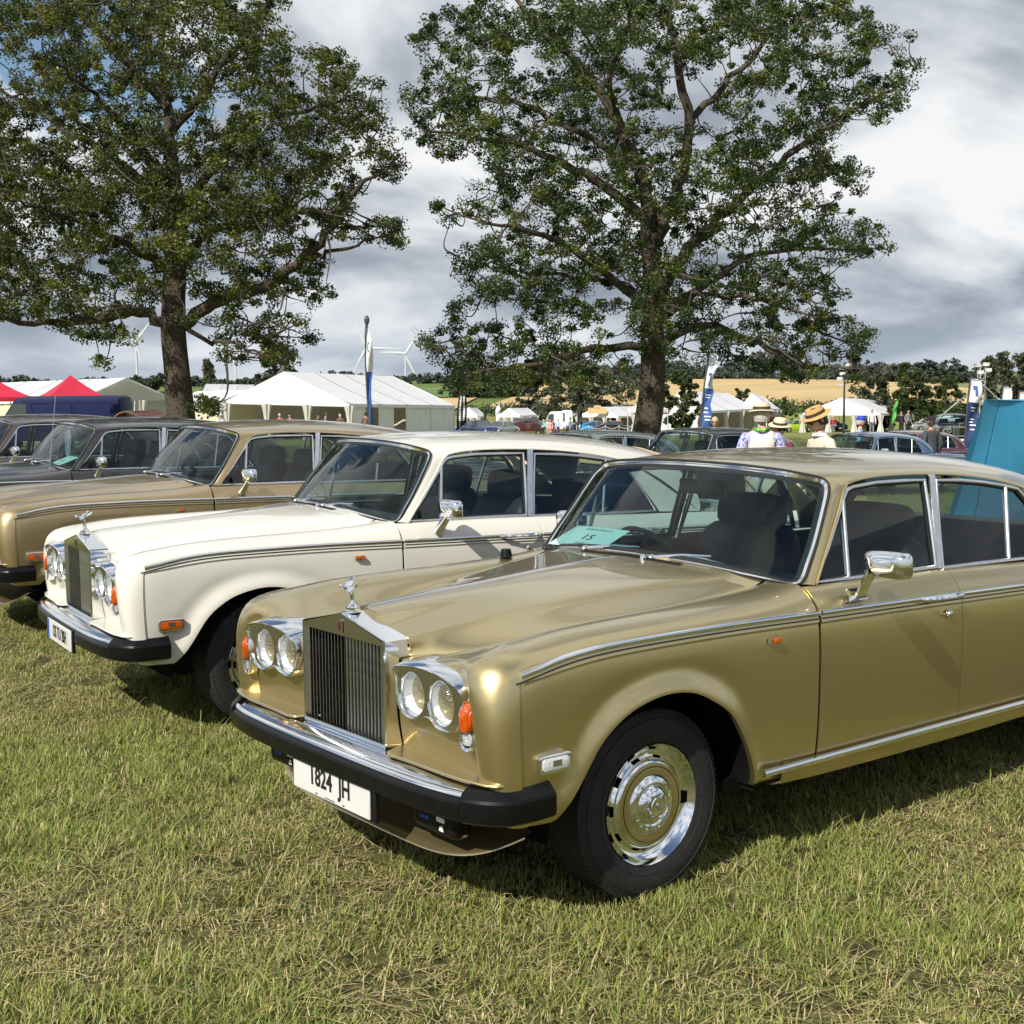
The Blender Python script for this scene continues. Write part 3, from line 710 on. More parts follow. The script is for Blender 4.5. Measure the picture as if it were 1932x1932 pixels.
        m = MB(); m.grid([rr(.468, .600, .586, .648, .892), rr(.468, .600, .586, .648, .915), rr(.472, .596, .590, .644, .918), rr(.478, .590, .596, .638, .917)], cv=True); mk = m.build('side_marker', M_CHROME, root, weld='n', angle=50)
        m = MB(); m.grid([rr(.478, .590, .596, .638, .912), rr(.479, .589, .597, .637, .921), rr(.486, .582, .603, .631, .924)], cv=True); m.add(rr(.486, .582, .603, .631, .924), [tuple(range(20))]); m.build('marker_lens', MAT['marker_lens'], mk, weld='n')
        m = MB(); m.add(rr(.515, .552, .610, .630, .9247, .002), [tuple(range(20))]); m.build('marker_window', M_STEEL, mk)
        m = MB(); m.grid([rr(-.548, -.500, .872, .890, .897, .004), rr(-.548, -.500, .872, .890, .914, .004), rr(-.542, -.508, .875, .887, .919, .003)], cv=True); m.add(rr(-.542, -.508, .875, .887, .919, .003), [tuple(range(20))]); rp = m.build('wing_repeater', M_AMBER, root, weld='n')
        m = MB(); m.box((-.497, .906 * sgn, .881), (.010, .018, .018)); m.build('repeater_cap', M_CHROME, rp)
    # ---------------- radiator grille
    gr = None
    F = [(-.284, .560), (-.284, .946), (-.279, .952), (0, 1.012), (.279, .952), (.284, .946), (.284, .560)]
    m = MB(); prof = [[(.665, y, z) for y, z in F], [(.768, y, z) for y, z in F], [(.773, y * .993, z - .002) for y, z in F]]
    m.grid(prof); 
    # pediment and side frames on the face
    m.add([(.773, -.282, .944), (.773, 0, 1.010), (.773, .282, .944), (.773, .270, .930), (.773, -.270, .930), (.773, 0, .930)], [(0, 4, 5, 1), (1, 5, 3, 2)])
    for s_ in (1, -1):
        m.add([(.773, .282 * s_, .560), (.773, .282 * s_, .944), (.773, .270 * s_, .930), (.773, .270 * s_, .585)], [(0, 1, 2, 3)])
        m.add([(.773, .270 * s_, .585), (.773, .270 * s_, .930), (.715, .270 * s_, .930), (.715, .270 * s_, .585)], [(0, 1, 2, 3)])
    m.add([(.773, -.282, .560), (.773, .282, .560), (.773, .270, .585), (.773, -.270, .585)], [(0, 1, 2, 3)])
    m.add([(.773, -.270, .930), (.773, .270, .930), (.70, .270, .930), (.70, -.270, .930)], [(0, 1, 2, 3)])
    gr = m.build('radiator_shell', M_CHROME, root, weld='n', angle=20)
    m = MB(); m.add([(.705, -.275, .56), (.705, .275, .56), (.705, .275, .935), (.705, -.275, .935)], [(0, 1, 2, 3)]); m.build('radiator_core', M_DARK, gr)
    vane = {}
    for s_ in (1, -1):
        m = MB(); a = R(-4 if s_ > 0 else 52); L_ = .0185 if s_ > 0 else .022; ca, sa = math.cos(a), math.sin(a)
        for k in range(1): 
            x0, x1 = -L_ / 2, L_ / 2; q = []; th = .0026 if s_ > 0 else .0016
            for (lx, ly) in ((x0, -.0012), (x1 - .003, -th), (x1 - .0006, -th * .6), (x1, 0), (x1 - .0006, th * .6), (x1 - .003, th), (x0, .0012)): q.append((lx * ca - ly * sa, lx * sa + ly * ca))
            m.ext([(px_, py_, .578) for px_, py_ in q], (0, 0, .352))
        vane[s_] = m.mesh('grille_vane', M_STEEL, weld='n', angle=30)
    for k in range(24):
        y = -.2645 + .023 * k; o = link('grille_vane', vane[1 if y > 0 else -1], gr); o.location = (.752, y, 0)
    m = MB(); m.ext([(.775, -.016, .938), (.775, .016, .938), (.775, .016, .985), (.775, 0, .990), (.775, -.016, .985)], (.0025, 0, 0)); bd = m.build('badge', M_CHROME, gr, weld='n')
    place_text('badge_letter', text_mesh('badge_letter', 'R', .030, M_RED), (.7785, -.003, .969), (0, 1, 0), (0, 0, 1), gr)
    place_text('badge_letter', text_mesh('badge_letter', 'R', .030, M_RED), (.7785, .003, .957), (0, 1, 0), (0, 0, 1), gr)
    m = MB(); m.ext([(.700, -.284, .560), (.775, -.284, .560), (.790, -.27, .558), (.790, .27, .558), (.775, .284, .560), (.700, .284, .560)], (0, 0, -.02)); 
    m.build('grille_base', M_CHROME, root, weld='n', angle=20)
    # shoulder between shell and wing (body side of the shell)
    m = MB(); m.grid([[(.70, .286, .56), (.70, .292, .75), (.70, .294, .882)], [(.655, .284, .56), (.655, .286, .75), (.655, .288, .890)]]); both('shell_side', m, P_, root)
    # mascot: a small winged figure leaning forward
    m = MB(); m.lathe([(.0001, 1.010), (.030, 1.010), (.031, 1.018), (.026, 1.022), (.026, 1.028), (.017, 1.033), (.012, 1.040), (.0001, 1.041)], 20, 'Z', (.722, 0, 0)); mc = m.build('mascot', M_CHROME, root, weld='n')
    m = MB(); body = [(.722, 0, 1.036), (.723, 0, 1.050), (.722, 0, 1.062), (.726, 0, 1.076), (.733, 0, 1.088), (.742, 0, 1.098), (.752, 0, 1.104), (.762, 0, 1.108)]
    m.tube(body, [.013, .009, .0085, .010, .0085, .011, .009, .004], 10); m.ball((.768, 0, 1.110), (.009, .0075, .008), 10, 8); m.build('figure', M_CHROME, mc, weld='n')
    for s_ in (1, -1):
        m = MB(); Gw = []
        for t in np.linspace(0, 1, 9):
            c = np.array([.742 - .050 * t, (.006 + .034 * math.sin(t * 1.9)) * s_, 1.098 + .034 * t ** 1.2]); wd = .020 * math.sin(math.pi * min(1, .25 + .72 * t)) + .001
            Gw.append([c + [wd * .7, 0, -wd * .6], c + [wd * .4, .004 * s_, .002], c + [-wd * .5, .003 * s_, .006], c + [-wd, 0, wd * .3], c + [-.2 * wd, -.003 * s_, -.2 * wd]])
        m.grid(Gw, cv=True); m.build('wing', M_CHROME, mc, weld='n')
    # ---------------- bonnet and scuttle
    nb_ = 34; xs = np.concatenate([np.linspace(.672, .60, 6), np.linspace(.57, -.50, nb_), np.linspace(-.53, -.66, 6)]); Gh = []
    for i, x in enumerate(xs):
        xe = lambda y: 0.0
        def rear(yv): return min(1.0, max(0.0, (x - .672) / (-.66 - .672)))
        sy, sz, ry, rz_, hc = float(seamy(x)) - .004, float(seamz(x)), float(ridgey(x)), float(ridgez(x)), float(hoodc(max(x, -.6)))
        f = (.672 - x) / (.672 + .66)                     # rear edge bows forward in the middle
        dx = lambda y: .085 * f ** 6 * (1 - (y / .66) ** 2)
        pw = max(0, min(1, (x - .1) / .55))
        row = [(x, sy, sz), (x + dx(sy), sy - .018 + .006 * pw, sz + .010 + .012 * pw), (x + dx(ry), ry + .030 - .012 * pw, rz_ - .014 - .010 * pw), (x + dx(ry), ry + .004, rz_ - .002), (x + dx(ry), ry - .004, rz_ + .001), (x + dx(ry), ry - .045, rz_ + .010)]
        mid = .5 * (rz_ + hc) + .006 * (1 - pw); row += [(x + dx(.2), ry * .5, mid), (x + dx(.1), .10, hc - .008 + .003 * (1 - pw)), (x + dx(0), .02, hc), (x + dx(0), 0, hc)]
        Gh.append(bsp(np.array(row), np.linspace(0, 9, 37)))
    G = np.stack(Gh); m = MB(); full = np.concatenate([G, (G[:, :-1] * [1, -1, 1])[:, ::-1]], 1)
    m.grid(full)
    for e in (full[:, 0], full[:, -1]): e2 = e.copy(); e2[:, 2] -= .02; m.grid(np.stack([e, e2]))
    for e in (full[0], full[-1]): e2 = e.copy(); e2[:, 2] -= .02; m.grid(np.stack([e, e2]))
    hood = m.build('bonnet', P_, root, weld='n', angle=60)
    m = MB(); sweep(m, [(x, 0, float(hoodc(x)) + .001) for x in np.linspace(.655, -.565, 24)], [(-.004, -.007), (.0045, -.007), (.006, -.003), (.006, .003), (.0045, .007), (-.004, .007)], (0, 0, 1)); m.build('bonnet_strip', M_CHROME, hood, weld='n')
    # gutter below the bonnet edge (black)
    m = MB(); g = [[(x, float(seamy(x)) + .012, float(seamz(x)) - .012), (x, float(seamy(x)) - .05, float(seamz(x)) - .016)] for x in np.linspace(.66, -.72, 20)]; m.grid(g); both('bonnet_gutter', m, M_GAP, root)
    # scuttle panel between bonnet and windscreen
    rear_edge = full[-1]; m = MB(); Gc = []
    wsb = crom([(-.742, .672, 1.054), (-.722, .55, 1.075), (-.700, .40, 1.090), (-.682, .2, 1.100), (-.676, 0, 1.104), (-.682, -.2, 1.100), (-.700, -.40, 1.090), (-.722, -.55, 1.075), (-.742, -.672, 1.054)], 8)
    wa = np.array(wsb); ta = np.linspace(0, 1, len(wa)); tb = np.linspace(0, 1, len(rear_edge))
    e1 = np.column_stack([np.interp(tb, ta, wa[:, k]) for k in range(3)]); yb = rear_edge[:, 1]; e1 = np.column_stack([np.interp(-yb, -wa[:, 1], wa[:, k]) for k in range(3)])
    e0 = rear_edge + [-.006, 0, -.003]
    for t in np.linspace(0, 1, 6): Gc.append(e0 * (1 - t) + e1 * t)
    m.grid(Gc); sc = m.build('scuttle', P_, root, weld='n', angle=60)
    nslot = 46; sm = MB(); sm.box((0, 0, 0), (.040, .0045, .004)); sme = sm.mesh('vent_slot', M_GAP, smooth=False)
    for k in range(nslot):
        y = -.30 + .60 * k / (nslot - 1); j = int(np.argmin(abs(yb - y))); c = e0[j] * .5 + e1[j] * .5
        o = link('vent_slot', sme, sc); o.location = (c[0], y, c[2] + .0012)
    for y in (.0, ):
        m = MB(); m.lathe([(.0001, .022), (.010, .020), (.012, .012), (.014, .0)], 14, 'Z', (-.622, .10, 1.094)); m.build('washer_jet', M_CHROME, sc, weld='n')
    # ---------------- roof, pillars, glass
    rf = [
     [(-.986, 0, 1.472), (-.991, .2, 1.470), (-1.006, .42, 1.457), (-1.04, .58, 1.440), (-1.088, .658, 1.420), (-1.135, .694, 1.400), (-1.150, .700, 1.392)],
     [(-1.05, 0, 1.490), (-1.055, .2, 1.488), (-1.07, .42, 1.475), (-1.10, .58, 1.456), (-1.14, .652, 1.438), (-1.185, .690, 1.424), (-1.20, .697, 1.412)],
     [(-1.25, 0, 1.510), (-1.25, .2, 1.507), (-1.255, .42, 1.493), (-1.27, .58, 1.470), (-1.29, .650, 1.453), (-1.31, .688, 1.441), (-1.32, .697, 1.428)],
     [(-1.6, 0, 1.518), (-1.6, .2, 1.515), (-1.6, .42, 1.500), (-1.6, .58, 1.475), (-1.6, .650, 1.457), (-1.6, .689, 1.442), (-1.6, .698, 1.428)],
     [(-2.0, 0, 1.506), (-2.0, .2, 1.503), (-2.0, .42, 1.487), (-2.0, .58, 1.459), (-2.0, .650, 1.438), (-2.0, .692, 1.420), (-2.0, .702, 1.406)],
     [(-2.4, 0, 1.470), (-2.4, .2, 1.466), (-2.4, .42, 1.449), (-2.4, .58, 1.417), (-2.4, .655, 1.390), (-2.4, .705, 1.358), (-2.4, .715, 1.340)],
     [(-2.62, 0, 1.438), (-2.62, .2, 1.433), (-2.62, .42, 1.414), (-2.62, .57, 1.380), (-2.62, .652, 1.345), (-2.62, .716, 1.285), (-2.62, .732, 1.255)],
     [(-2.80, 0, 1.402), (-2.80, .2, 1.398), (-2.81, .42, 1.378), (-2.84, .56, 1.335), (-2.86, .66, 1.270), (-2.84, .742, 1.170), (-2.82, .765, 1.12)],
     [(-2.86, 0, 1.385), (-2.86, .2, 1.380), (-2.87, .42, 1.358), (-2.96, .57, 1.270), (-3.02, .69, 1.130), (-3.0, .785, 1.02), (-2.97, .795, .985)],
    ]
    G = patch(rf, np.linspace(0, 8, 50), np.linspace(0, 6, 26)); full = np.concatenate([(G[:, 1:] * [1, -1, 1])[:, ::-1], G], 1)
    m = MB(); m.grid(full)
    ins = G[:, -1].copy(); ins2 = ins.copy(); ins2[:, 1] -= .035; ins2[:, 2] += .004
    for s_ in (1, -1): m.grid(np.stack([ins * [1, s_, 1], ins2 * [1, s_, 1]]))
    fr_ = full[0]; fr2 = fr_.copy(); fr2[:, 0] -= .02; fr2[:, 2] -= .012; m.grid(np.stack([fr_, fr2]))
    # A pillars
    Wl = crom([(-.800, .772, 1.046), (-.835, .768, 1.070), (-.925, .744, 1.190), (-1.015, .712, 1.320), (-1.062, .690, 1.388), (-1.088, .660, 1.420)], 6)
    Sl = crom([(-.865, .806, 1.040), (-.885, .797, 1.062), (-.975, .768, 1.170), (-1.085, .730, 1.302), (-1.135, .711, 1.366), (-1.170, .697, 1.403)], 6)
    for s_ in (1, -1):
        ga = []
        for a, b in zip(Wl, Sl):
            a, b = np.array(a) * [1, s_, 1], np.array(b) * [1, s_, 1]; n_ = np.array([.55, .80 * s_, .25])
            ga.append([a + [-.01, -.02 * s_, -.01], a, a * .75 + b * .25 + n_ * .008, a * .5 + b * .5 + n_ * .010, a * .2 + b * .8 + n_ * .007, b + n_ * .002, b + [-.004, -.012 * s_, -.002]])
        m.grid(ga)
    roof = m.build('roof', P_, root, weld='n', angle=50)
    # drip rail
    rail = [tuple(np.array(p) + [.0, .006, .0]) for p in Sl[2:-3]] + [tuple(q + [0, .004, 0]) for q in G[4:36, -2]]
    m = MB(); m.tube(rail, .0055, 6); both('drip_rail', m, P_, root)
    # lower C pillar
    m = MB(); cp = [[(-2.44, .717, 1.325), (-2.60, .735, 1.24), (-2.80, .768, 1.11), (-2.97, .797, .985)], [(-2.40, .715, 1.330), (-2.52, .733, 1.2), (-2.60, .76, 1.1), (-2.66, .795, 1.0)], [(-2.40, .70, 1.330), (-2.52, .72, 1.2), (-2.60, .745, 1.1), (-2.66, .78, 1.0)]]
    m.grid(patch(cp, np.linspace(0, 2, 8), np.linspace(0, 3, 10))); both('rear_quarter', m, P_, root)
    # windscreen
    half = [(-.672, 0, 1.106), (-.680, .2, 1.102), (-.698, .40, 1.092), (-.730, .58, 1.074), (-.768, .70, 1.058), (-.800, .752, 1.050), (-.828, .762, 1.066), (-.87, .754, 1.122), (-.93, .738, 1.200), (-1.015, .708, 1.322), (-1.056, .690, 1.384), (-1.074, .664, 1.412), (-1.062, .620, 1.425), (-1.030, .50, 1.442), (-1.002, .3, 1.456), (-.990, .15, 1.461), (-.986, 0, 1.463)]
    hp = crom(half, 4); loop = hp + [(p[0], -p[1], p[2]) for p in hp[-2:0:-1]]
    nl = len(loop); cen = np.array([-.90, 0, 1.27])
    # glass: rows between lower and upper edge
    lo = np.array(crom(half[:6], 6)); hi = np.array(crom(half[11:][::-1], 6)); k = 24
    def samp(a, n): d = np.concatenate([[0], np.cumsum(np.linalg.norm(np.diff(a, axis=0), axis=1))]); return np.column_stack([np.interp(np.linspace(0, d[-1], n), d, a[:, i]) for i in range(3)])
    lo, hi = samp(lo, k), samp(hi, k); sd_ = samp(np.array(crom(half[5:12], 6)), 12); Gg = []
    for i, t in enumerate(np.linspace(0, 1, 12)):
        row = lo * (1 - t) + hi * t; w = np.linspace(0, 1, k)[:, None] ** 6; row = row + w * (sd_[i] - row[-1]); row[:, 0] += .030 * math.sin(t * math.pi) * (1 - .6 * np.linspace(0, 1, k) ** 2); Gg.append(row)
    Gg = np.stack(Gg); full = np.concatenate([(Gg[:, 1:] * [1, -1, 1])[:, ::-1], Gg], 1); full = full - [.004, 0, .002]
    m = MB(); m.grid(full); ws = m.build('windscreen', M_WS, root)
    sides = [tuple(np.array(p) - cen) for p in loop]
    m = MB(); sweep(m, loop, [(-.014, .010), (-.009, .018), (.0, .020), (.010, .019), (.019, .013), (.021, .0), (-.014, .0)], sides, closed=True); m.build('windscreen_trim', M_CHROME, root, weld='n', angle=50)
    m = MB(); sweep(m, loop, [(-.022, -.004), (-.022, .010), (-.010, .013), (.0, .0)], sides, closed=True); m.build('windscreen_seal', M_GAP, root, weld='n')
    m = MB(); sweep(m, loop, [(.016, -.004), (.016, .006), (.024, .006), (.026, -.004)], sides, closed=True); m.build('windscreen_rubber', M_GAP, root, weld='n')
    # side windows
    def window(pts, nm, par, r=.0):
        o = crom(pts, 1, True) if not r else pts
        for pr, s_ in zip(par, (1, -1)):
            q = [(p[0], p[1] * s_, p[2]) for p in o]; c = np.mean(np.array(q), 0)
            sides_ = [tuple(np.array(p) - c) for p in q]
            f = MB(); sweep(f, q, [(-.008, -.006), (-.008, .008), (-.004, .012), (.006, .012), (.010, .006), (.010, -.006)], sides_, closed=True); fo = f.build('window_frame', M_STEEL, pr, weld='n', angle=40)
            q2 = [tuple(c + (np.array(p) - c) * .985) for p in q]; f = MB(); sweep(f, q2, [(-.012, -.012), (-.012, .004), (.002, .006), (.004, -.012)], sides_, closed=True); f.build('window_seal', M_GAP, pr, weld='n')
            g = MB(); g.add([tuple(np.array(p) - [0, .004 * s_, 0]) for p in q], [tuple(range(len(q)))]); g.build(nm, M_GL, pr, smooth=False, weld=False)
    wf = [(-.880, .789, 1.048), (-.985, .762, 1.166), (-1.10, .726, 1.308), (-1.145, .712, 1.362), (-1.172, .704, 1.384), (-1.21, .700, 1.394), (-1.36, .698, 1.404), (-1.55, .698, 1.402), (-1.695, .699, 1.397), (-1.685, .735, 1.26), (-1.672, .765, 1.14), (-1.658, .789, 1.036), (-1.40, .790, 1.040), (-1.10, .790, 1.044)]
    window(wf, 'window', fd)
    wr = [(-1.712, .790, 1.028), (-1.735, .752, 1.18), (-1.775, .702, 1.392), (-1.95, .702, 1.384), (-2.12, .706, 1.366), (-2.28, .712, 1.342), (-2.38, .716, 1.322), (-2.44, .727, 1.27), (-2.53, .752, 1.16), (-2.62, .787, 1.008), (-2.40, .789, 1.012), (-2.0, .790, 1.022)]
    window(wr, 'window', rd)
    for par, a, b in ((fd, (-1.085, .791, 1.044), (-1.130, .722, 1.345)), (rd, (-2.215, .792, 1.014), (-2.292, .716, 1.340))):
        for pr, s_ in zip(par, (1, -1)):
            f = MB(); a2, b2 = Vector((a[0], a[1] * s_, a[2])), Vector((b[0], b[1] * s_, b[2])); d = (b2 - a2).normalized()
            sweep(f, [a2, b2], [(-.008, -.008), (-.008, .004), (-.004, .008), (.006, .008), (.010, .003), (.010, -.008)], (1, 0, 0)); f.build('window_divider', M_STEEL, pr, weld='n', angle=40)
    for s_, pr in zip((1, -1), (rd[0], rd[1])):
        f = MB(); q = [(-1.664, .796, 1.030), (-1.698, .796, 1.024), (-1.762, .704, 1.418), (-1.722, .704, 1.420)]; q = [(x, y * s_, z) for x, y, z in q]; f.ext(q, (0, .008 * s_, .002)); f.build('door_post', M_STEEL, pr, weld='n', angle=30)
    # rear screen, boot, tail
    m = MB(); m.add([(-2.86, -.56, 1.33), (-2.86, .56, 1.33), (-3.20, .66, 1.0), (-3.20, -.66, 1.0)], [(0, 1, 2, 3)]); m.build('rear_screen', M_GL, root, smooth=False)
    bt = [[(-3.0, 0, 1.0), (-3.0, .5, .995), (-2.97, .80, .982)], [(-3.3, 0, 1.0), (-3.3, .5, .99), (-3.3, .78, .968)], [(-3.7, 0, .975), (-3.7, .5, .962), (-3.7, .76, .945)], [(-4.0, 0, .935), (-4.0, .5, .92), (-3.98, .72, .905)], [(-4.15, 0, .88), (-4.15, .5, .87), (-4.12, .70, .85)], [(-4.2, 0, .70), (-4.2, .5, .70), (-4.17, .72, .70)], [(-4.2, 0, .45), (-4.2, .5, .45), (-4.15, .74, .45)]]
    G = patch(bt, np.linspace(0, 6, 24), np.linspace(0, 2, 12)); m = MB(); m.grid(np.concatenate([(G[:, 1:] * [1, -1, 1])[:, ::-1], G], 1)); m.build('boot', P_, root, weld='n', angle=60)
    m = MB(); m.box((-4.27, 0, .50), (.10, 1.72, .11)); m.build('rear_bumper', M_RUB, root)
    # ---------------- inside
    m = MB(); m.box((-1.9, 0, .33), (3.9, 1.56, .04)); m.box((-.70, 0, .70), (.04, 1.50, .66)); m.box((-3.0, 0, .75), (.05, 1.5, .46))
    for s_ in (1, -1): m.box((-1.75, .772 * s_, .66), (2.0, .02, .66)); m.box((-3.5, .70 * s_, .66), (1.2, .02, .5))
    m.box((0, 0, .42), (1.0, 1.06, .04)); m.build('underbody', M_DARK, root)
    for cx in (0.04, -3.05):                                            # wheel wells
        for s_ in (1, -1):
            m = MB(); m.lathe([(.40, .55 * s_), (.485, .57 * s_), (.500, .80 * s_), (.497, .874 * s_)], 28, 'Y', (cx, 0, .335), R(0), R(180))
            m.grid([[(cx + a * .5, .56 * s_, z) for z in (.42, .6, .84)] for a in (-1, 0, 1)]); m.build('wheel_well', M_DARK, root)
    m = MB(); m.box((-.485, .70, .56), (.02, .30, .50)); both('mud_shield', m, M_DARK, root, smooth=False)
    dash = [[(-.70, 1.045), (-.80, 1.075), (-.93, 1.065), (-.985, 1.03), (-.985, .86), (-.92, .82)]]
    m = MB(); Gd = [[(x + .05 * (y / .7) ** 2 * 0 - .045 * (y / .7) ** 2, y, z - .020 * (y / .7) ** 4) for x, z in dash[0]] for y in np.linspace(-.71, .71, 21)]; m.grid(Gd); db = m.build('dashboard', M_LEATHER, root, weld='n')
    m = MB(); m.box((-.992, 0, .95), (.012, 1.30, .13)); m.build('dashboard_veneer', M_WOOD, db)
    # seats
    def seat(y):
        def blk(c, d, r, lean=0.0):
            mm = MB(); n = 12; 
            Gs_ = []
            for i in range(n + 1):
                t = math.pi * (i / n - .5); zz = math.copysign(abs(math.sin(t)) ** .5, t); rr_ = abs(math.cos(t)) ** .5
                row = []
                for k_ in range(20):
                    a = 2 * math.pi * k_ / 20; ca_, sa_ = math.cos(a), math.sin(a)
                    X = math.copysign(abs(ca_) ** .5, ca_) * rr_ * d[0] / 2; Y = math.copysign(abs(sa_) ** .5, sa_) * rr_ * d[1] / 2; Z = zz * d[2] / 2
                    row.append((c[0] + X - lean * Z, c[1] + Y, c[2] + Z))
                Gs_.append(row)
            mm.grid(Gs_, cv=True); return mm
        s0 = blk((-1.42, y, .56), (.56, .56, .20), 0).build('seat', M_LEATHER, root, weld='n')
        blk((-1.72, y, .85), (.19, .62, .58), 0, .28).build('seat_back', M_LEATHER, s0, weld='n')
        blk((-1.80, y, 1.19), (.11, .42, .17), 0, .15).build('headrest', M_LEATHER, s0, weld='n')
        mm = MB(); mm.tube([(-1.79, y - .06, 1.08), (-1.80, y - .06, 1.18)], .006); mm.tube([(-1.79, y + .06, 1.08), (-1.80, y + .06, 1.18)], .006); mm.build('headrest_post', M_STEEL, s0)
    seat(.36); seat(-.36)
    m = MB(); m.box((-2.55, 0, .55), (.6, 1.40, .2)); m.box((-2.90, 0, .86), (.18, 1.40, .50)); m.box((-3.06, 0, 1.0), (.25, 1.3, .03)); m.build('rear_seat', M_LEATHER, root, weld='n')
    # inside mirror
    m = MB(); m.tube([(-1.03, 0, 1.43), (-1.06, 0, 1.385)], .006); mi = m.build('inside_mirror', M_STEEL, root)
    m = MB(); m.box((-1.07, 0, 1.365), (.025, .26, .065)); o = m.build('mirror_head', M_RUB, mi)
    bv = o.modifiers.new('b', 'BEVEL'); bv.width = .01; bv.segments = 2
    # ---------------- door furniture
    for s_, pr in zip((1, -1), fd):
        x0, x1 = -1.42, -1.70; z0 = float(zt(-1.56))
        m = MB(); path = [(x0, .897 * s_, z0 + .004), (x0 - .02, .915 * s_, z0 + .004), (-1.50, .928 * s_, z0 + .002), (-1.58, .930 * s_, z0 + .001), (-1.64, .922 * s_, z0), (x1 + .015, .900 * s_, z0 - .003)]
        m.tube(path, [.008, .010, .010, .010, .011, .009], 8); m.ball((-1.655, .926 * s_, z0), (.017, .012, .012)); m.build('door_handle', M_CHROME, pr, weld='n')
        m = MB(); m.lathe([(.018, 0), (.017, .010), (.012, .016), (.0001, .018)], 14, 'Y', (0, 0, 0)); o = m.build('door_lock', M_CHROME, pr); o.location = (-1.605, .900 * s_, z0 - .075)
        if s_ < 0: o.rotation_euler = (0, 0, math.pi)
    for s_, pr in zip((1, -1), rd):
        z0 = float(zt(-2.45)); m = MB(); m.tube([(-2.34, .897 * s_, z0), (-2.36, .915 * s_, z0), (-2.46, .928 * s_, z0), (-2.55, .920 * s_, z0), (-2.59, .897 * s_, z0)], [.008, .01, .01, .01, .009], 8); m.build('door_handle', M_CHROME, pr, weld='n')
    # ---------------- wipers
    for y0, y1 in ((-.30, -.02), (.12, .44)):
        zb = 1.088
        m = MB(); p0 = (-.655, y0, zb + .012); p1 = (-.705, y0 + .13, zb + .030); p2 = (-.725, y0 + .27, zb + .036)
        m.ball(p0, (.022, .016, .014)); m.tube([p0, p1, p2], [.009, .007, .005], 6); wp = m.build('wiper', M_STEEL, root, weld='n')
        m = MB(); q = [(-.70, y0 + .10, zb + .027), (-.715, y0 + .25, zb + .024), (-.735, y0 + .36, zb + .006), (-.752, y0 + .46, zb - .016)]; m.tube(q, [.0045] * 4, 5); m.build('wiper_blade', M_STEEL, wp)
        m = MB(); m.tube([tuple(np.array(p) + [-.004, 0, -.009]) for p in q], .005, 4); m.build('wiper_rubber', M_RUB, wp)
    # ---------------- bumper
    path = crom([(.876, 0), (.875, .20), (.870, .40), (.860, .58), (.845, .70), (.826, .785), (.812, .822), (.782, .872), (.738, .915), (.700, .930), (.65, .935), (.60, .934), (.545, .931)], 4)
    fp = [(x, -y, 0) for x, y in path[::-1]][:-1] + [(x, y, 0) for x, y in path]
    # seam between front and corner pieces at |y| = .79
    idx = [i for i, p in enumerate(fp) if abs(p[1]) <= .785 and p[0] > .78]; i0, i1 = idx[0], idx[-1]
    prof = [(-.060, .452), (-.018, .447), (-.004, .455), (0, .470), (0, .508), (-.003, .517), (-.014, .526), (-.020, .527), (-.060, .524)]
    profc = [(-.060, .448), (-.016, .445), (-.002, .455), (.002, .470), (.002, .520), (-.002, .530), (-.030, .556), (-.045, .560), (-.10, .558)]
    def rub(seg, prf):
        m = MB(); rings = []
        for i, p in enumerate(seg):
            t = Vector(seg[min(i + 1, len(seg) - 1)]) - Vector(seg[max(i - 1, 0)]); n_ = Vector((t.y, -t.x, 0)).normalized()
            rings.append([(p[0] + n_.x * a, p[1] + n_.y * a, z) for a, z in prf])
        m.grid(rings, cv=True); k = len(prf); m.add(rings[0], [tuple(range(k))]); m.add(rings[-1], [tuple(range(k - 1, -1, -1))]); return m
    bmp = rub(fp[i0:i1 + 1], prof).build('bumper', M_RUB, root, weld='n', angle=16)
    e = fp[:i0 + 1]; rub([tuple(np.array(p)) for p in e[:-1]] + [(e[-1][0] - .002, e[-1][1] - .002, 0)], profc).build('bumper_corner', M_RUB, bmp, weld='n', angle=16)
    e = fp[i1:]; rub([(e[0][0] - .002, e[0][1] + .002, 0)] + e[1:], profc).build('bumper_corner', M_RUB, bmp, weld='n', angle=16)
    rub(fp[i0:i1 + 1], [(-.11, .522), (-.088, .560), (-.070, .563), (-.034, .542), (-.029, .545), (-.020, .543), (-.012, .531), (-.02, .520)]).build('bumper_blade', M_CHROME, bmp, weld='n', angle=50)
    # number plate, fog lamps, air dam
    m = MB(); m.box((.850, .035, .396), (.010, .53, .115)); pl_ = m.build('number_plate', M_PLATE, root); bv = pl_.modifiers.new('b', 'BEVEL'); bv.width = .004; bv.segments = 2
    m = MB(); m.box((.838, .05, .395), (.014, .56, .122)); m.build('plate_backing', M_RUB, root)
    for s_ in (1, -1):
        m = MB(); m.box((.70, .515 * s_, .372), (.075, .25, .090)); fo = m.build('fog_lamp', M_RUB, root); bv = fo.modifiers.new('b', 'BEVEL'); bv.width = .018; bv.segments = 3
        m = MB(); m.box((.7385, .560 * s_ if s_ > 0 else -.47, .383), (.003, .045, .016)); m.build('lamp_mark', M_WTEXT, fo)
        m = MB(); m.add([(.7395, .565 * s_ - .014 if s_ > 0 else -.479, .345), (.7395, .565 * s_ + .012 if s_ > 0 else -.455, .345), (.7395, .565 * s_ + .006 if s_ > 0 else -.461, .366), (.7395, .565 * s_ - .010 if s_ > 0 else -.475, .360)], [(0, 1, 2, 3)]); m.build('lamp_mark', M_WTEXT, fo)
        place_text('lamp_name', text_mesh('lamp_name', 'LUCAS', .018, M_BTEXT), (.7395, .465 if s_ > 0 else -.565, .372), (0, 1, 0), (0, 0, 1), fo)
        m = MB(); m.box((.66, .515 * s_, .44), (.03, .05, .08)); m.build('lamp_bracket', M_DARK, fo)
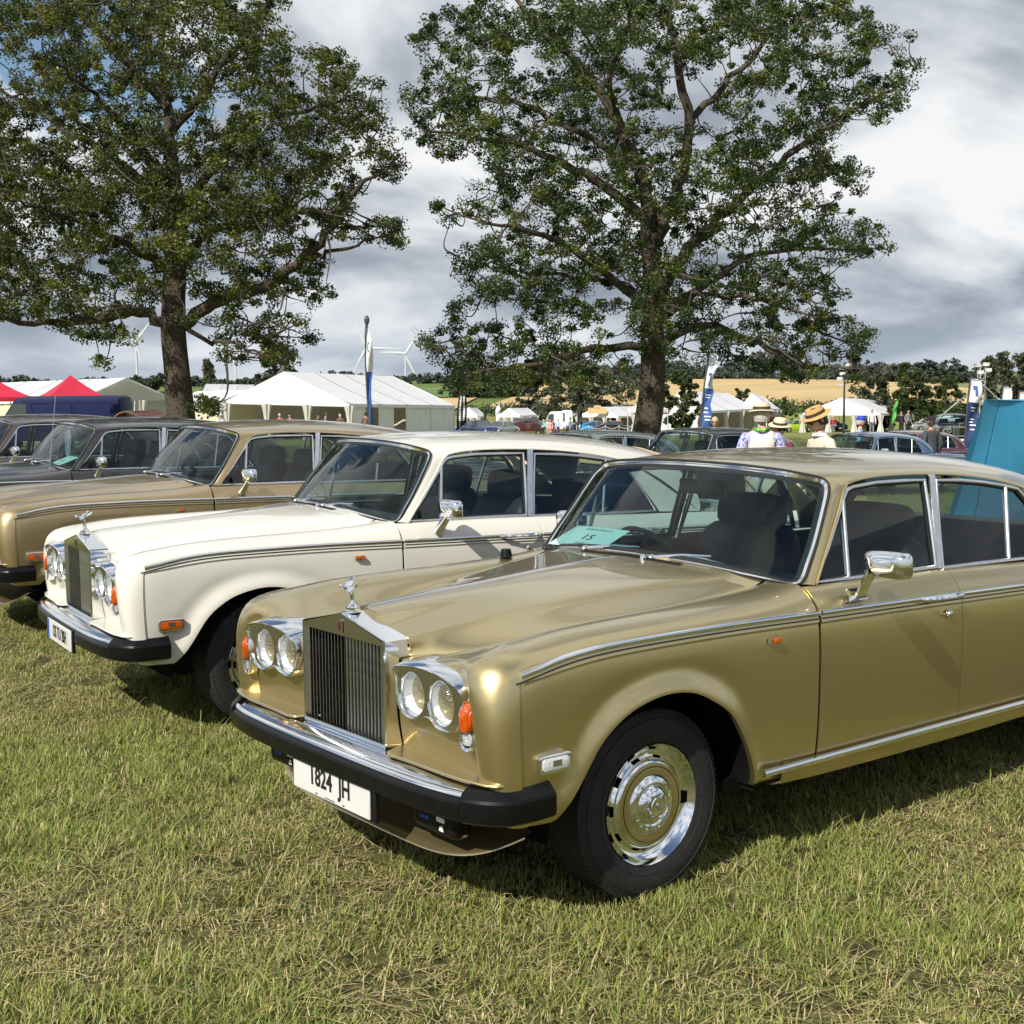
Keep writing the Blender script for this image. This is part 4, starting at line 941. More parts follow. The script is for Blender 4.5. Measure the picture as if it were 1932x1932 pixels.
    m = MB(); Gs = []
    for y in np.linspace(-.80, .80, 41):
        a = abs(y) / .80; up = .115 * a ** 5; bk = .13 * a ** 6
        Gs.append([(.54 - bk, y * .99, .43), (.565 - bk, y, .36 + up * .8), (.61 - bk, y, .295 + up), (.665 - bk, y, .250 + up), (.700 - bk, y, .236 + up), (.702 - bk, y, .230 + up), (.60 - bk, y * .99, .262 + up)])
    m.grid(Gs); m.build('air_dam', P_, root, weld='n', angle=60)
    m = MB(); m.box((.66, 0, .47), (.12, 1.5, .06)); m.build('bumper_beam', M_DARK, root)
    # valance behind
    m = MB(); m.grid([[(.60, y, .56), (.62, y, .50), (.60, y, .42)] for y in np.linspace(-.76, .76, 12)]); m.build('valance', M_DARK, root)
    # ---------------- wheels
    def wheel(x, s_, steer=0.0):
        w = empty('wheel'); w.parent = root; w.location = (x, .705 * s_, .345); w.rotation_euler = (0, 0, steer + (0 if s_ > 0 else math.pi))
        # local +y points outwards
        m = MB(); prof = [(.215, .085), (.222, .098), (.245, .103), (.275, .106), (.305, .104), (.328, .097), (.341, .088)]
        tread = []
        for k_ in range(7): y_ = .080 - .0267 * k_; tread += [(.3485, y_ + .004), (.3490, y_ - .012), (.343, y_ - .0135), (.343, y_ - .0155)] if k_ < 6 else [(.3485, y_ + .003)]
        prof = prof + tread + [(.341, -.088), (.328, -.097), (.275, -.106), (.222, -.098), (.215, -.085)]
        prof = [(.222 + (r_ - .222) * .905 if r_ > .222 else r_, h_) for r_, h_ in prof]; m.lathe(prof, 64, 'Y'); 
        for k_ in range(96):                              # shoulder blocks
            a = 2 * math.pi * k_ / 96; 
            for yy in (.076, -.076):
                c, s2 = math.cos(a), math.sin(a); r_ = .3352
                m.add([((r_ + dr) * math.cos(a + da), yy + dy, (r_ + dr) * math.sin(a + da)) for dr, da, dy in ((-.006, -.020, -.013), (-.006, .020, -.013), (-.006, .020, .013), (-.006, -.020, .013), (.005, -.018, -.012), (.005, .018, -.012), (.003, .018, .012), (.003, -.018, .012))],
                      [(4, 5, 6, 7), (0, 1, 5, 4), (1, 2, 6, 5), (2, 3, 7, 6), (3, 0, 4, 7)])
        ty = m.build('tyre', M_TYRE, w, weld='n', angle=40)
        if True:
            for rr_ in (.248, .309): 
                m = MB(); m.lathe([(rr_ - .002, .099), (rr_, .1055 if rr_ < .3 else .1035), (rr_ + .002, .099)], 64, 'Y'); m.build('sidewall_rib', M_TYRE, ty, weld='n')
        m = MB(); m.lathe([(.172, .063), (.184, .063), (.196, .072), (.205, .083), (.211, .093), (.2165, .099), (.2165, .092), (.214, .06), (.20, .02), (.20, -.08)], 64, 'Y'); 
        m.lathe([(.147, .089), (.153, .087), (.159, .081), (.162, .074)], 64, 'Y')
        for k_ in range(10):                               # ten spokes of metal between the ten slots
            a0, a1 = 2 * math.pi * (k_ + .18) / 10, 2 * math.pi * (k_ + .82) / 10
            m.lathe([(.162, .074), (.167, .067), (.172, .063)], 8, 'Y', (0, 0, 0), a0, a1)
        m.build('rim', M_CHROME, w, weld='n', angle=40)
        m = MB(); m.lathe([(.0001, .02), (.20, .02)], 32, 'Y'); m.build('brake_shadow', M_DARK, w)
        m = MB(); m.lathe([(.106, .094), (.130, .095), (.1315, .0945), (.133, .095), (.146, .092), (.149, .086)], 64, 'Y'); m.build('painted_disc', P_, w, weld='n')
        m = MB(); m.lathe([(.1322, .0955), (.1352, .0955)], 64, 'Y'); m.build('pinstripe', M_GAP, w)
        m = MB(); m.lathe([(.0001, .132), (.033, .132), (.037, .129), (.041, .118), (.054, .115), (.066, .107), (.070, .102), (.075, .105), (.092, .103), (.104, .096), (.107, .092)], 48, 'Y')
        m.lathe([(.041, .117), (.048, .123), (.0485, .115)], 6, 'Y'); hc_ = m.build('hub_cap', M_CHROME, w, weld='n', angle=30)
        t = text_mesh('hub_letter', 'R', .030, M_STEEL, ext=.0012)
        place_text('hub_letter', t, (.002, .1335, .004), (-1, 0, 0), (0, 0, 1), hc_); place_text('hub_letter', t, (-.004, .1335, -.004), (-1, 0, 0), (0, 0, 1), hc_)
        for k_, ch in enumerate('ROLLSROYCECREWE' * 1):
            a = -math.pi * .5 + (k_ - 7) * .36; rad = Vector((-math.cos(a), 0, math.sin(a))); place_text('hub_letter', text_mesh('hub_letter', ch, .017, M_STEEL), rad * .088 + Vector((0, .1048, 0)), (Vector((0, 1, 0)).cross(rad)) * -1 if False else rad.cross(Vector((0, 1, 0))), -rad, hc_)
        return w
    ws_ = {}
    for x in (0.0, -3.05):
        for s_ in (1, -1): ws_[(x, s_)] = wheel(x, s_)
    return root, dict(fd=fd, root=root)

def door_mirror(par, s_, style=0):
    """chrome door mirror on its stalk"""
    if style == 0:
        m = MB(); L = lambda x0, x1, y, z0, z1: [(x0, y * s_, z0), (x1, y * s_, z0), (x1 + .012, y * s_, (z0 + z1) / 2), (x1, y * s_, z1), (x0, y * s_, z1), (x0 - .012, y * s_, (z0 + z1) / 2)]
        m.grid([L(-.965, -1.085, .872, .972, 1.020), L(-.966, -1.084, .890, .974, 1.018), L(-.990, -1.052, .906, .990, 1.012), L(-.975, -1.035, .925, 1.015, 1.035), L(-.968, -1.030, .945, 1.050, 1.065), L(-.975, -1.050, .965, 1.090, 1.110)], cv=True)
        st = m.build('mirror_stalk', M_CHROME, par, weld='n', angle=35)
    else:
        m = MB(); m.tube([(-1.03, .865 * s_, .985), (-1.035, .895 * s_, 1.020), (-1.045, .945 * s_, 1.075)], [.034, .026, .020], 12); st = m.build('mirror_stalk', M_CHROME, par, weld='n')
    m = MB(); rings = []
    for t, sc in ((0, .90), (.15, 1.0), (.6, .95), (.85, .80), (1.0, .45)):
        o = []
        for k in range(24):
            a = 2 * math.pi * k / 24; c, s2 = math.cos(a), math.sin(a); p = 4.5
            o.append((-1.050 + .065 * t, (1.020 + .105 * sc * math.copysign(abs(c) ** (2 / p), c)) * s_, 1.127 + .054 * sc * math.copysign(abs(s2) ** (2 / p), s2)))
        rings.append(o)
    m.grid(rings, cv=True); m.add(rings[-1], [tuple(range(24))]); m.build('mirror_shell', M_CHROME, st, weld='n', angle=60)
    m = MB(); m.add([(p[0] + .002, p[1], p[2]) for p in rings[0]], [tuple(range(24))]); m.build('mirror_glass', M_BOWL, st)

def steering_wheel(par, y):
    m = MB(); c = Vector((-1.13, y, .985)); n = Vector((-.82, 0, .57)).normalized(); a = Vector((0, 1, 0)); b = n.cross(a)
    m.tube([tuple(c + (a * math.cos(t) + b * math.sin(t)) * .205) for t in np.linspace(0, 2 * math.pi, 40)[:-1]], .0125, 8, closed=True)
    for t in (0.1, math.pi - .1): m.tube([tuple(c + (a * math.cos(t) + b * math.sin(t)) * .2), tuple(c - n * .03)], .009, 6)
    m.ball(tuple(c - n * .03), .05); m.tube([tuple(c - n * .03), tuple(c - n * .22)], .025, 8); m.build('steering_wheel', M_RUB, par, weld='n')
# ------------------------------------------------------------------ the row of saloons
mat('marker_lens', (0.78, 0.80, 0.80), 0.2, 0.3, coat=0.8, bump=0.3, bscale=150)
proto, _p = make_saloon()
GROUP_ROW = 'classic saloons parked in the front row'
def parts_named(o, nm):
    out = []
    def walk(q):
        for c in kids(q):
            if c.name.split('.')[0] == nm: out.append(c)
            walk(c)
    walk(o); return out
def place_car(o, x, y, z, yaw, label, steer=0.0):
    o.location = (x, y, z); o.rotation_euler = (0, 0, R(yaw)); tag(o, label, 'car', GROUP_ROW)
    if steer:
        for w in parts_named(o, 'wheel'):
            if w.location.x > -1: w.rotation_euler.z += steer
cars = [proto]
tree = {}
for c in bpy.data.objects:
    if c.parent: tree.setdefault(c.parent.name, []).append(c)
base_rot = {}
SW = lambda m, lea, mk: {'paint_gold': m, 'leather_navy': lea, 'marker_lens': mk}
c_white = copy_tree(proto, None, SW(M_WHITE, M_LEATHG, M_AMBER), tree)
c_gold2 = copy_tree(proto, None, SW(M_GOLD2, M_LEATHG, M_AMBER), tree)
c_grey = copy_tree(proto, None, SW(M_GREY, M_LEATHG, MAT['marker_lens']), tree)
c_mauve = copy_tree(proto, None, SW(M_MAUVE, M_LEATHG, MAT['marker_lens']), tree)
place_car(proto, -.009, 5.287, 0, -142.07, 'gold saloon nearest the camera with the plate 1824 JH')
place_car(c_white, -1.746, 7.830, 0.005, -148.74, 'ivory white saloon with amber side marker parked second in the row', R(4))
place_car(c_gold2, -3.402, 10.540, 0.015, -147.14, 'honey gold saloon parked behind the white one, its nose cut off at the frame')
place_car(c_grey, -5.257, 12.977, -0.012, -147.13, 'dark graphite saloon with a thin aerial between the gold and mauve ones')
place_car(c_mauve, -7.05, 15.60, -0.03, -145.0, 'dull mauve brown saloon at the far left end of the row')
for o in (c_white, c_gold2, c_grey, c_mauve):
    for f in parts_named(o, 'fog_lamp') + parts_named(o, 'air_dam') * (o is c_white):
        for ch in list(kids(f)): bpy.data.objects.remove(ch)
        bpy.data.objects.remove(f)
for o in (proto, c_white, c_gold2, c_grey, c_mauve):
    for pr, s_ in zip([d for d in kids(o) if d.name.split('.')[0] == 'front_door'], (1, -1)):
        if not (o is c_white and s_ < 0): door_mirror(pr, s_, 0 if o in (proto,) else 1)
        if o is proto and s_ < 0:
            for st in kids(pr):
                if st.name.startswith('mirror_stalk'): st.location.x = -.16
    steering_wheel(o, .37 if o is c_white else -.37)
# plates
def plate_text(o, txt, y, size, sx, bold=.002):
    p = parts_named(o, 'number_plate')[0]
    place_text('plate_lettering', text_mesh('plate_lettering', txt, size, M_INK, sx, bold=bold), (.8562, y, .408), (0, 1, 0), (0, 0, 1), p); return p
p = plate_text(proto, '1824  JH', .035, .094, .86)
for y in (-.06, .13):
    m = MB(); m.add([(.8562, y - .012, .3515), (.8562, y + .012, .3515), (.8562, y, .3455)], [(0, 1, 2)]); m.build('plate_mark', M_INK, p)
m = MB(); m.box((.8558, .035, .3475), (.001, .07, .003)); m.build('plate_mark', M_INK, p)
# the white car carries its plate on the bumper face
wp = parts_named(c_white, 'number_plate')[0]; wp.location = (.032, -.035, .067)
for b in parts_named(c_white, 'plate_backing'): b.location = (.033, -.05, .067)
p = wp; place_text('plate_lettering', text_mesh('plate_lettering', 'OS TU 20H', .096, M_INK, .66, bold=.001), (.8562, .058, .397), (0, 1, 0), (0, 0, 1), p)
m = MB(); m.add([(.8562, -.228, .340), (.8562, -.186, .340), (.8562, -.186, .452), (.8562, -.228, .452)], [(0, 1, 2, 3)]); m.build('plate_band', M_PBLUE, p)
for o in (c_gold2, c_grey, c_mauve): plate_text(o, 'RR 74', .035, .098, .8) if False else None
# aerial on the graphite car
m = MB(); m.tube([(-.62, .74, 1.03), (-.70, .755, 1.75)], [.004, .002], 6); m.build('aerial', M_STEEL, c_grey)
# aerial base on the gold car's scuttle
m = MB(); m.lathe([(.0001, 1.072), (.022, 1.070), (.025, 1.058), (.030, 1.035)], 16, 'Z', (-.52, -.70, 0)); m.build('aerial_base', M_RUB, proto, weld='n')
# sheets of paper lying on dashboards: things of their own
def car_pt(o, p):
    a = o.rotation_euler.z; return Vector((o.location.x + p[0] * math.cos(a) - p[1] * math.sin(a), o.location.y + p[0] * math.sin(a) + p[1] * math.cos(a), o.location.z + p[2]))
def dash_paper(o, y, lab, w=.30, big='15'):
    r = empty('display_sheet', car_pt(o, (-.84, y, 1.112)), o.rotation_euler.z + R(4), lab, 'paper sheet', 'entry sheets on dashboards')
    m = MB(); m.grid([[(dx, dy, -.36 * dx + .002 * math.cos(dy * 9)) for dy in np.linspace(-w / 2, w / 2, 5)] for dx in (-.105, -.03, .03, .09)]); m.build('sheet', M_PAPERC, r)
    place_text('printing', text_mesh('printing', big, .075, M_INK, 1.0, ext=0), (-.0, 0, .0045), (0, 1, 0), (-1, 0, .36), r)
    place_text('printing', text_mesh('printing', 'APPRECIATION OF', .020, M_INK, 1.0, ext=0), (-.075, 0, .0315), (0, 1, 0), (-1, 0, .36), r)
    place_text('printing', text_mesh('printing', 'CLASS', .022, M_INK, 1.0, ext=0), (.055, 0, -.0155), (0, 1, 0), (-1, 0, .36), r)
dash_paper(proto, -.50, 'pale aqua printed sheet on the dashboard of the nearest gold saloon', .34)
dash_paper(c_grey, .38, 'pale aqua sheet lying on the dashboard of the graphite saloon', .30)
# ------------------------------------------------------------------ trees
M_BARK = mat('oak_bark', (.036, .027, .020), .95, 0, col2=(.085, .066, .048), vscale=9, bump=1.0, bscale=14, detail=8)
M_BARK2 = mat('grey_bark', (.09, .08, .065), .9, 0, var=.3, vscale=6, bump=.5, bscale=20)
def leaf_mat(name, tr=.30): return mat(name, (.06, .09, .02), .48, attr='Col', trans=tr, spec=.4)
M_LEAF = leaf_mat('oak_leaf'); M_LEAF2 = leaf_mat('leaf_far', .2)
def leaf_mesh(name, C, rad, n, size, cols, seed, m_, flat=.75):
    """leaf sprays: n leaves round each centre, coloured leaf by leaf"""
    r = np.random.default_rng(seed); k = len(C); N = k * n
    ctr = np.repeat(np.asarray(C), n, 0); rr = np.repeat(np.asarray(rad), n)
    d = r.normal(size=(N, 3)); d /= np.linalg.norm(d, axis=1)[:, None]; d *= (r.random(N) ** .42)[:, None]; d[:, 2] *= flat
    p = ctr + d * rr[:, None]
    nrm = r.normal(size=(N, 3)); nrm[:, 2] += .8; nrm /= np.linalg.norm(nrm, axis=1)[:, None]
    t = np.cross(nrm, r.normal(size=(N, 3))); t /= np.linalg.norm(t, axis=1)[:, None]; b = np.cross(nrm, t)
    s = size * r.uniform(.6, 1.3, N)[:, None]
    # leaf as a bent lozenge
    pts = [(-.5, 0, .05), (.05, .34, 0), (.55, 0, .08), (.05, -.34, -.04)]
    V = np.stack([p + s * (a * t + c * b + e * nrm) for a, c, e in pts], 1).reshape(-1, 3)
    F = (np.arange(N)[:, None] * 4 + [0, 1, 2, 3]).reshape(-1, 4)
    tone = np.repeat(r.random(k) ** 1.15, n) * .72 + r.random(N) * .28
    cols = np.asarray(cols, float); i = np.clip(tone * (len(cols) - 1), 0, len(cols) - 1.001); f = i - np.floor(i); i = i.astype(int)
    col = cols[i] * (1 - f[:, None]) + cols[i + 1] * f[:, None]; col *= r.uniform(.75, 1.2, N)[:, None]
    me = bpy.data.meshes.new(name); me.vertices.add(len(V)); me.vertices.foreach_set('co', V.ravel())
    me.loops.add(F.size); me.loops.foreach_set('vertex_index', F.ravel()); me.polygons.add(len(F)); me.polygons.foreach_set('loop_start', np.arange(0, F.size, 4))
    me.update(calc_edges=True)
    ca = me.color_attributes.new('Col', 'FLOAT_COLOR', 'POINT'); ca.data.foreach_set('color', np.concatenate([np.repeat(col, 4, 0), np.ones((N * 4, 1))], 1).astype(np.float32).ravel())
    me.materials.append(m_); return me
OAK_COLS = [(.014, .027, .006), (.028, .050, .010), (.050, .080, .014), (.085, .118, .019), (.18, .19, .028)]
def limb_path(pix, Y, dep, r0, r1):
    """limb traced as (u, v) points; depth leaves the trunk plane by 'dep' metres towards its tip"""
    n = len(pix); P = []
    for i, (u, v) in enumerate(pix): t = i / max(1, n - 1); P.append(np.array(at(u, v, Y + dep * t ** 1.2)))
    Q = np.array(crom(P, 5)); rr = np.linspace(0, 1, len(Q)); return Q, r0 * (1 - rr) ** .8 + r1 * rr
def oak(name, label, ubase, Y, trunk, limbs, blobs, nclump, nleaf, seed, group, cols=None):
    r = np.random.default_rng(seed); base = gp(ubase, Y); root = empty(name, base, 0, label, 'tree', group); B = np.array(base)
    m = MB(); sk = []; skr = []
    Q, rr = limb_path(trunk[0], Y, 0, trunk[1], trunk[2]); Q[0] = B + [0, 0, -.1]
    rr = rr * (1 + .30 * np.exp(-np.linspace(0, 26, len(rr))))
    # rugged trunk: extra sides with flutes
    n = 20; rings = []
    for q, a in zip(Q, rr): rings.append([(q[0] + a * (1 + .07 * math.sin(5 * th_ + q[2]) + .04 * math.sin(9 * th_ + 2 * q[2])) * math.cos(th_), q[1] + a * (1 + .07 * math.sin(5 * th_ + q[2])) * math.sin(th_), q[2]) for th_ in np.linspace(0, 2 * math.pi, n, endpoint=False)])
    m.grid(np.array(rings) - B, cv=True); m.build('trunk', M_BARK, root, angle=0)
    sk.append(Q); skr.append(rr); allr = [np.full(len(Q), 3)]
    for pix, dep, r0, r1 in limbs:
        Q, rr = limb_path(pix, Y, dep, r0, r1); Q[2:-1] += r.normal(0, .06, Q[2:-1].shape)
        mm = MB(); mm.tube([tuple(q - B) for q in Q], list(rr), 9); mm.build('limb', M_BARK, root, angle=0); sk.append(Q); skr.append(rr)
    K = np.concatenate(sk); KR = np.concatenate(skr)
    # clump centres in the blobs
    ar = np.array([b[2] * b[3] for b in blobs], float); pk = r.choice(len(blobs), nclump, p=ar / ar.sum()); C = []
    us = [b[0] for b in blobs]; uc, hw = (min(us) + max(us)) / 2, (max(us) - min(us)) / 2 + 90
    for k in pk:
        u, v, ru, rv = blobs[k][:4]; a = r.uniform(0, 2 * math.pi); q = math.sqrt(r.random()); uu, vv = u + ru * q * math.cos(a), v + rv * q * math.sin(a)
        half = 8.5 * math.sqrt(max(.06, 1 - ((uu - uc) / hw) ** 2)); off = blobs[k][4] if len(blobs[k]) > 4 else 0
        C.append(np.array(at(uu, vv, Y + np.clip(r.normal(0, .55), -1, 1) * half + off)))
    C = np.array(C)
    # twigs: every clump joins the nearest older wood, working outwards
    d0 = np.array([np.min(np.linalg.norm(K - c, axis=1)) for c in C]); order = np.argsort(d0); mm = MB(); pts = list(K); 
    arr = np.array(pts); 
    for j in order:
        c = C[j]; dd = np.linalg.norm(arr - c, axis=1) + .35 * np.maximum(0, arr[:, 2] - c[2]); i = int(np.argmin(dd)); a = arr[i]; L_ = np.linalg.norm(c - a)
        if L_ < .15: continue
        mid = (a + c) / 2 + r.normal(0, .12 * L_, 3) + [0, 0, -.06 * L_]; seg = np.array(crom([a, mid, c], 4)); r0 = min(.085, .016 + .017 * L_)
        mm.tube([tuple(q - B) for q in seg], list(np.linspace(r0, .010, len(seg))), 5, cap=False)
        arr = np.concatenate([arr, seg[2:]])
    for c in C[r.random(len(C)) < .16]:                               # fine end twigs, some of them bare
        for q in range(2):
            e = c + r.normal(0, .36, 3); mm.tube([tuple(c - B), tuple((c + e) / 2 - B + r.normal(0, .05, 3)), tuple(e - B)], [.012, .008, .004], 4, cap=False)
    mm.build('branches', M_BARK, root, angle=0, weld=False)
    rad = r.uniform(.15, .50, len(C)); me = leaf_mesh('crown', C - B, rad, nleaf, .100, cols or OAK_COLS, seed + 1, M_LEAF)
    link('crown', me, root); return root
BL_B = [(1270,50,170,80),(1050,100,120,95),(870,95,95,85),(830,190,75,60),(980,215,140,75),(1150,190,120,75),(1400,80,130,85),(1560,70,110,80),(1665,110,70,65),(1610,190,90,42),(1480,200,130,65),(900,265,110,42),(790,250,34,22),(1100,330,180,75),(1300,300,160,75),(1470,290,120,55),(1560,335,85,42),(1000,370,110,50),(890,400,75,28),(1400,400,160,75),(1560,440,105,62),(1645,470,45,20),(1200,440,160,75),(1040,470,130,70),(930,505,80,50),(1150,560,180,75),(970,590,120,55),(885,655,90,42),(1050,680,140,50),(920,715,85,22),(1350,550,160,75),(1500,560,105,70),(1570,640,75,45),(1430,650,110,38),(1625,690,36,28),(1290,640,90,45),(1490,695,55,22),(1000,40,150,50),(1180,20,120,40),(1480,20,120,50)]
oak('oak_tree', 'broad oak with clear sky around its crown, right of the wind turbines', 1222, 50,
    ([(1217, 835), (1226, 770), (1231, 700), (1231, 620), (1236, 560), (1228, 470), (1222, 385)], .49, .27),
    [([(1222,385),(1205,320),(1165,240),(1130,170),(1070,100),(1000,40),(960,-30)], 2, .26, .05), ([(1228,470),(1262,400),(1290,330),(1300,220),(1275,100),(1258,0),(1250,-60)], -1.5, .26, .05),
     ([(1240,560),(1300,470),(1370,400),(1470,310),(1570,235),(1690,170)], 3, .24, .04), ([(1222,580),(1110,490),(1010,440),(900,415)], -4, .17, .03),
     ([(1215,410),(1125,340),(1040,300),(950,265),(800,248)], -2, .20, .03), ([(1240,650),(1330,615),(1430,650),(1520,690),(1620,695)], -3, .17, .03),
     ([(1236,610),(1340,530),(1440,480),(1640,470)], 4, .18, .03), ([(1226,655),(1120,655),(1000,690),(880,705)], -3, .17, .03),
     ([(1298,230),(1380,150),(1460,60),(1510,-30)], 3, .14, .03), ([(1205,320),(1060,230),(940,190),(830,190)], 4, .14, .03), ([(1232,600),(1180,540),(1060,520),(930,510)], 5, .14, .03), ([(1238,600),(1290,560),(1400,560),(1540,600)], -5, .14, .03), ([(1180,260),(1150,150),(1180,60),(1200,-20)], -3, .13, .03)],
    BL_B, 2350, 110, 21, 'oaks standing on the show field')
BL_A = [(60,120,110,110),(40,280,90,95),(200,110,140,115),(350,90,150,105),(470,90,90,75),(570,140,85,60),(640,125,36,34),(540,220,105,55),(685,185,62,46),(640,260,105,55),(725,320,34,32),(180,300,150,105),(330,290,140,105),(470,320,110,85),(580,360,95,72),(90,430,130,85),(250,430,150,85),(400,430,120,75),(520,430,90,55),(720,442,52,26),(60,540,120,55),(190,540,130,52),(300,500,60,45),(450,540,100,40),(560,510,70,45),(600,555,28,18),(90,595,110,18),(500,605,85,20),(470,650,75,32),(180,625,85,20),(530,690,30,22),(-60,350,80,250),(640,420,40,30),(250,0,160,60),(430,10,110,50),(60,10,120,60),(190,680,12,12),(385,765,22,16),(585,640,10,8),(400,600,70,14)]
oak('oak_tree', 'tall oak cut by the left frame edge, its low limb reaching right', 338, 48,
    ([(343, 822), (338, 760), (334, 700), (328, 620), (329, 520), (334, 420), (326, 330)], .50, .26),
    [([(326,330),(316,200),(306,90),(300,-40)], 1.5, .23, .05), ([(345,615),(420,562),(500,540),(570,490),(625,430),(665,365),(725,325)], -3, .24, .04), ([(318,612),(250,588),(170,603),(80,610),(-40,600)], -3, .22, .05),
     ([(328,520),(262,470),(190,440),(100,400),(20,380)], -4, .17, .03), ([(332,420),(250,330),(150,260),(50,200),(-40,150)], 3, .20, .03), ([(334,400),(420,300),(480,222),(560,215),(660,180)], 3, .18, .03),
     ([(322,250),(400,150),(470,60),(520,-20)], -2, .16, .03), ([(316,200),(220,100),(150,20),(110,-40)], -2, .16, .03), ([(570,490),(640,470),(720,445)], -3.5, .09, .02), ([(330,480),(420,430),(520,400),(600,360)], 5, .15, .03), ([(330,600),(380,640),(450,650),(530,690)], -2, .10, .02), ([(326,360),(250,260),(180,180),(100,120)], -5, .14, .03)],
    BL_A, 2350, 110, 31, 'oaks standing on the show field', [(.017, .028, .006), (.038, .055, .010), (.068, .090, .014), (.115, .135, .018), (.225, .21, .03)])

def bushy(name, label, u, Y, vtop, w_px, cols, seed, group='trees in the distance', nclump=60, nleaf=60, size=.45, lift=.18, conic=0.0, cat='tree', zb=None, trunk=True):
    """a far tree: tapered trunk, a few limbs, crown of leaf sprays in uneven lobes"""
    r = np.random.default_rng(seed); b = gp(u, Y); 
    if zb is not None: b.z = zb
    top = at(u, vtop, Y).z; H = top - b.z; Wd = w_px / 2557 * Y / 2; root = empty(name, b, 0, label, cat, group); m = MB()
    lean = r.normal(0, .03, 2) * H
    if trunk:
        P = [(lean[0] * t, lean[1] * t, H * .8 * t - .2) for t in np.linspace(0, 1, 6)]; m.tube(P, list(np.linspace(max(.08, H * .022), .03, 6)), 8)
        for k in range(7):
            t = r.uniform(.3, .8); a = r.uniform(0, 6.28); q = np.array([lean[0] * t, lean[1] * t, H * .75 * t]); e = q + np.array([math.cos(a) * Wd * .6, math.sin(a) * Wd * .6, H * .15]); m.tube([tuple(q), tuple((q + e) / 2 + [0, 0, .05 * H]), tuple(e)], [H * .010, H * .007, H * .003], 5)
        m.build('trunk', M_BARK2, root)
    C = []; lob = [(r.uniform(0, 6.28), r.uniform(.3, .8), r.uniform(.2, .9)) for _ in range(9)]
    while len(C) < nclump:
        z = r.uniform(lift, 1); a = r.uniform(0, 6.28)
        prof = (math.sin(math.pi * min(1, max(0, (z - lift) / (1.06 - lift))) ** .75) ** .6) * (1 - conic * z) + .04
        wob = 1 + .30 * sum(math.cos(a - la) * math.exp(-((z - lz) / .16) ** 2) for la, _, lz in lob[:6])
        rr = math.sqrt(r.random()) * prof * wob
        C.append((rr * math.cos(a) * Wd + lean[0] * z, rr * math.sin(a) * Wd + lean[1] * z, z * H - .02 * H))
    link('crown', leaf_mesh('crown', np.array(C), r.uniform(.08, .19, nclump) * (Wd + H * .5) * .55, int(nleaf * 1.7), size * .66, cols, seed + 5, M_LEAF2), root); return root
DK = [(.020, .030, .012), (.036, .050, .018), (.056, .072, .026), (.08, .098, .036)]
GY = [(.040, .050, .028), (.066, .080, .042), (.095, .108, .058), (.13, .14, .076)]
MD = [(.025, .04, .010), (.042, .062, .015), (.06, .085, .02), (.085, .11, .03)]
bushy('willow_tree', 'pale grey green willow behind the white vans and open tents', 1100, 190, 688, 190, GY, 41, nclump=150, nleaf=70, size=.55, lift=.08)
bushy('field_tree', 'dark tree standing left of the grey willow under the oak', 1012, 200, 700, 90, DK, 42, nclump=80, size=.6, lift=.1)
bushy('field_tree', 'green young tree just right of the broad oak trunk', 1285, 120, 697, 80, MD, 43, nclump=70, size=.4, lift=.12)
bushy('bush', 'low dark bush in front of the golden field right of the oak', 1395, 175, 733, 70, DK, 44, nclump=50, size=.4, cat='bush', trunk=False, lift=.0)
bushy('bush', 'small round bush at the foot of the golden field', 1482, 180, 751, 34, MD, 45, nclump=30, size=.35, cat='bush', trunk=False, lift=.0)
bushy('field_tree', 'medium tree beyond the open white tent, right of the golden field', 1712, 150, 684, 78, MD, 46, nclump=90, size=.45, lift=.1)
bushy('field_tree', 'broad dark tree between the golden field and the medium tree', 1655, 160, 712, 110, DK, 47, nclump=90, size=.45, lift=.05)
bushy('field_tree', 'dense round dark green tree left of the right hand banner', 1786, 190, 708, 78, MD, 48, nclump=90, size=.5, lift=.05)
for k, (u, vt, w) in enumerate(((1858, 672, 42), (1893, 664, 46), (1928, 666, 50), (1966, 660, 60))):
    bushy('poplar_tree', ['leftmost tree of the tall grey green clump at the right edge', 'second tree of the tall grey green clump at the right edge', 'third tree of the tall clump, cut by the right frame edge', 'outermost tree of the tall clump beyond the right frame edge'][k], u, 150 + 4 * k, vt, w, GY, 50 + k, nclump=80, size=.42, lift=.1)
bushy('field_tree', 'dark tree behind the main marquee, left of its ridge', 524, 130, 648, 104, DK, 60, nclump=110, size=.42, lift=.12)
bushy('conifer_tree', 'slim pointed tree between the left oak trunk and the marquees', 398, 140, 676, 46, GY, 61, nclump=60, size=.4, lift=.1, conic=.75)
bushy('bush', 'dark bush behind the long marquee left of the oak trunk', 300, 120, 706, 44, DK, 62, nclump=40, size=.35, cat='bush', lift=.0, trunk=False)
bushy('bush', 'small bush on the skyline over the long marquee ridge', 259, 120, 707, 26, DK, 63, nclump=24, size=.3, cat='bush', lift=.0, trunk=False)
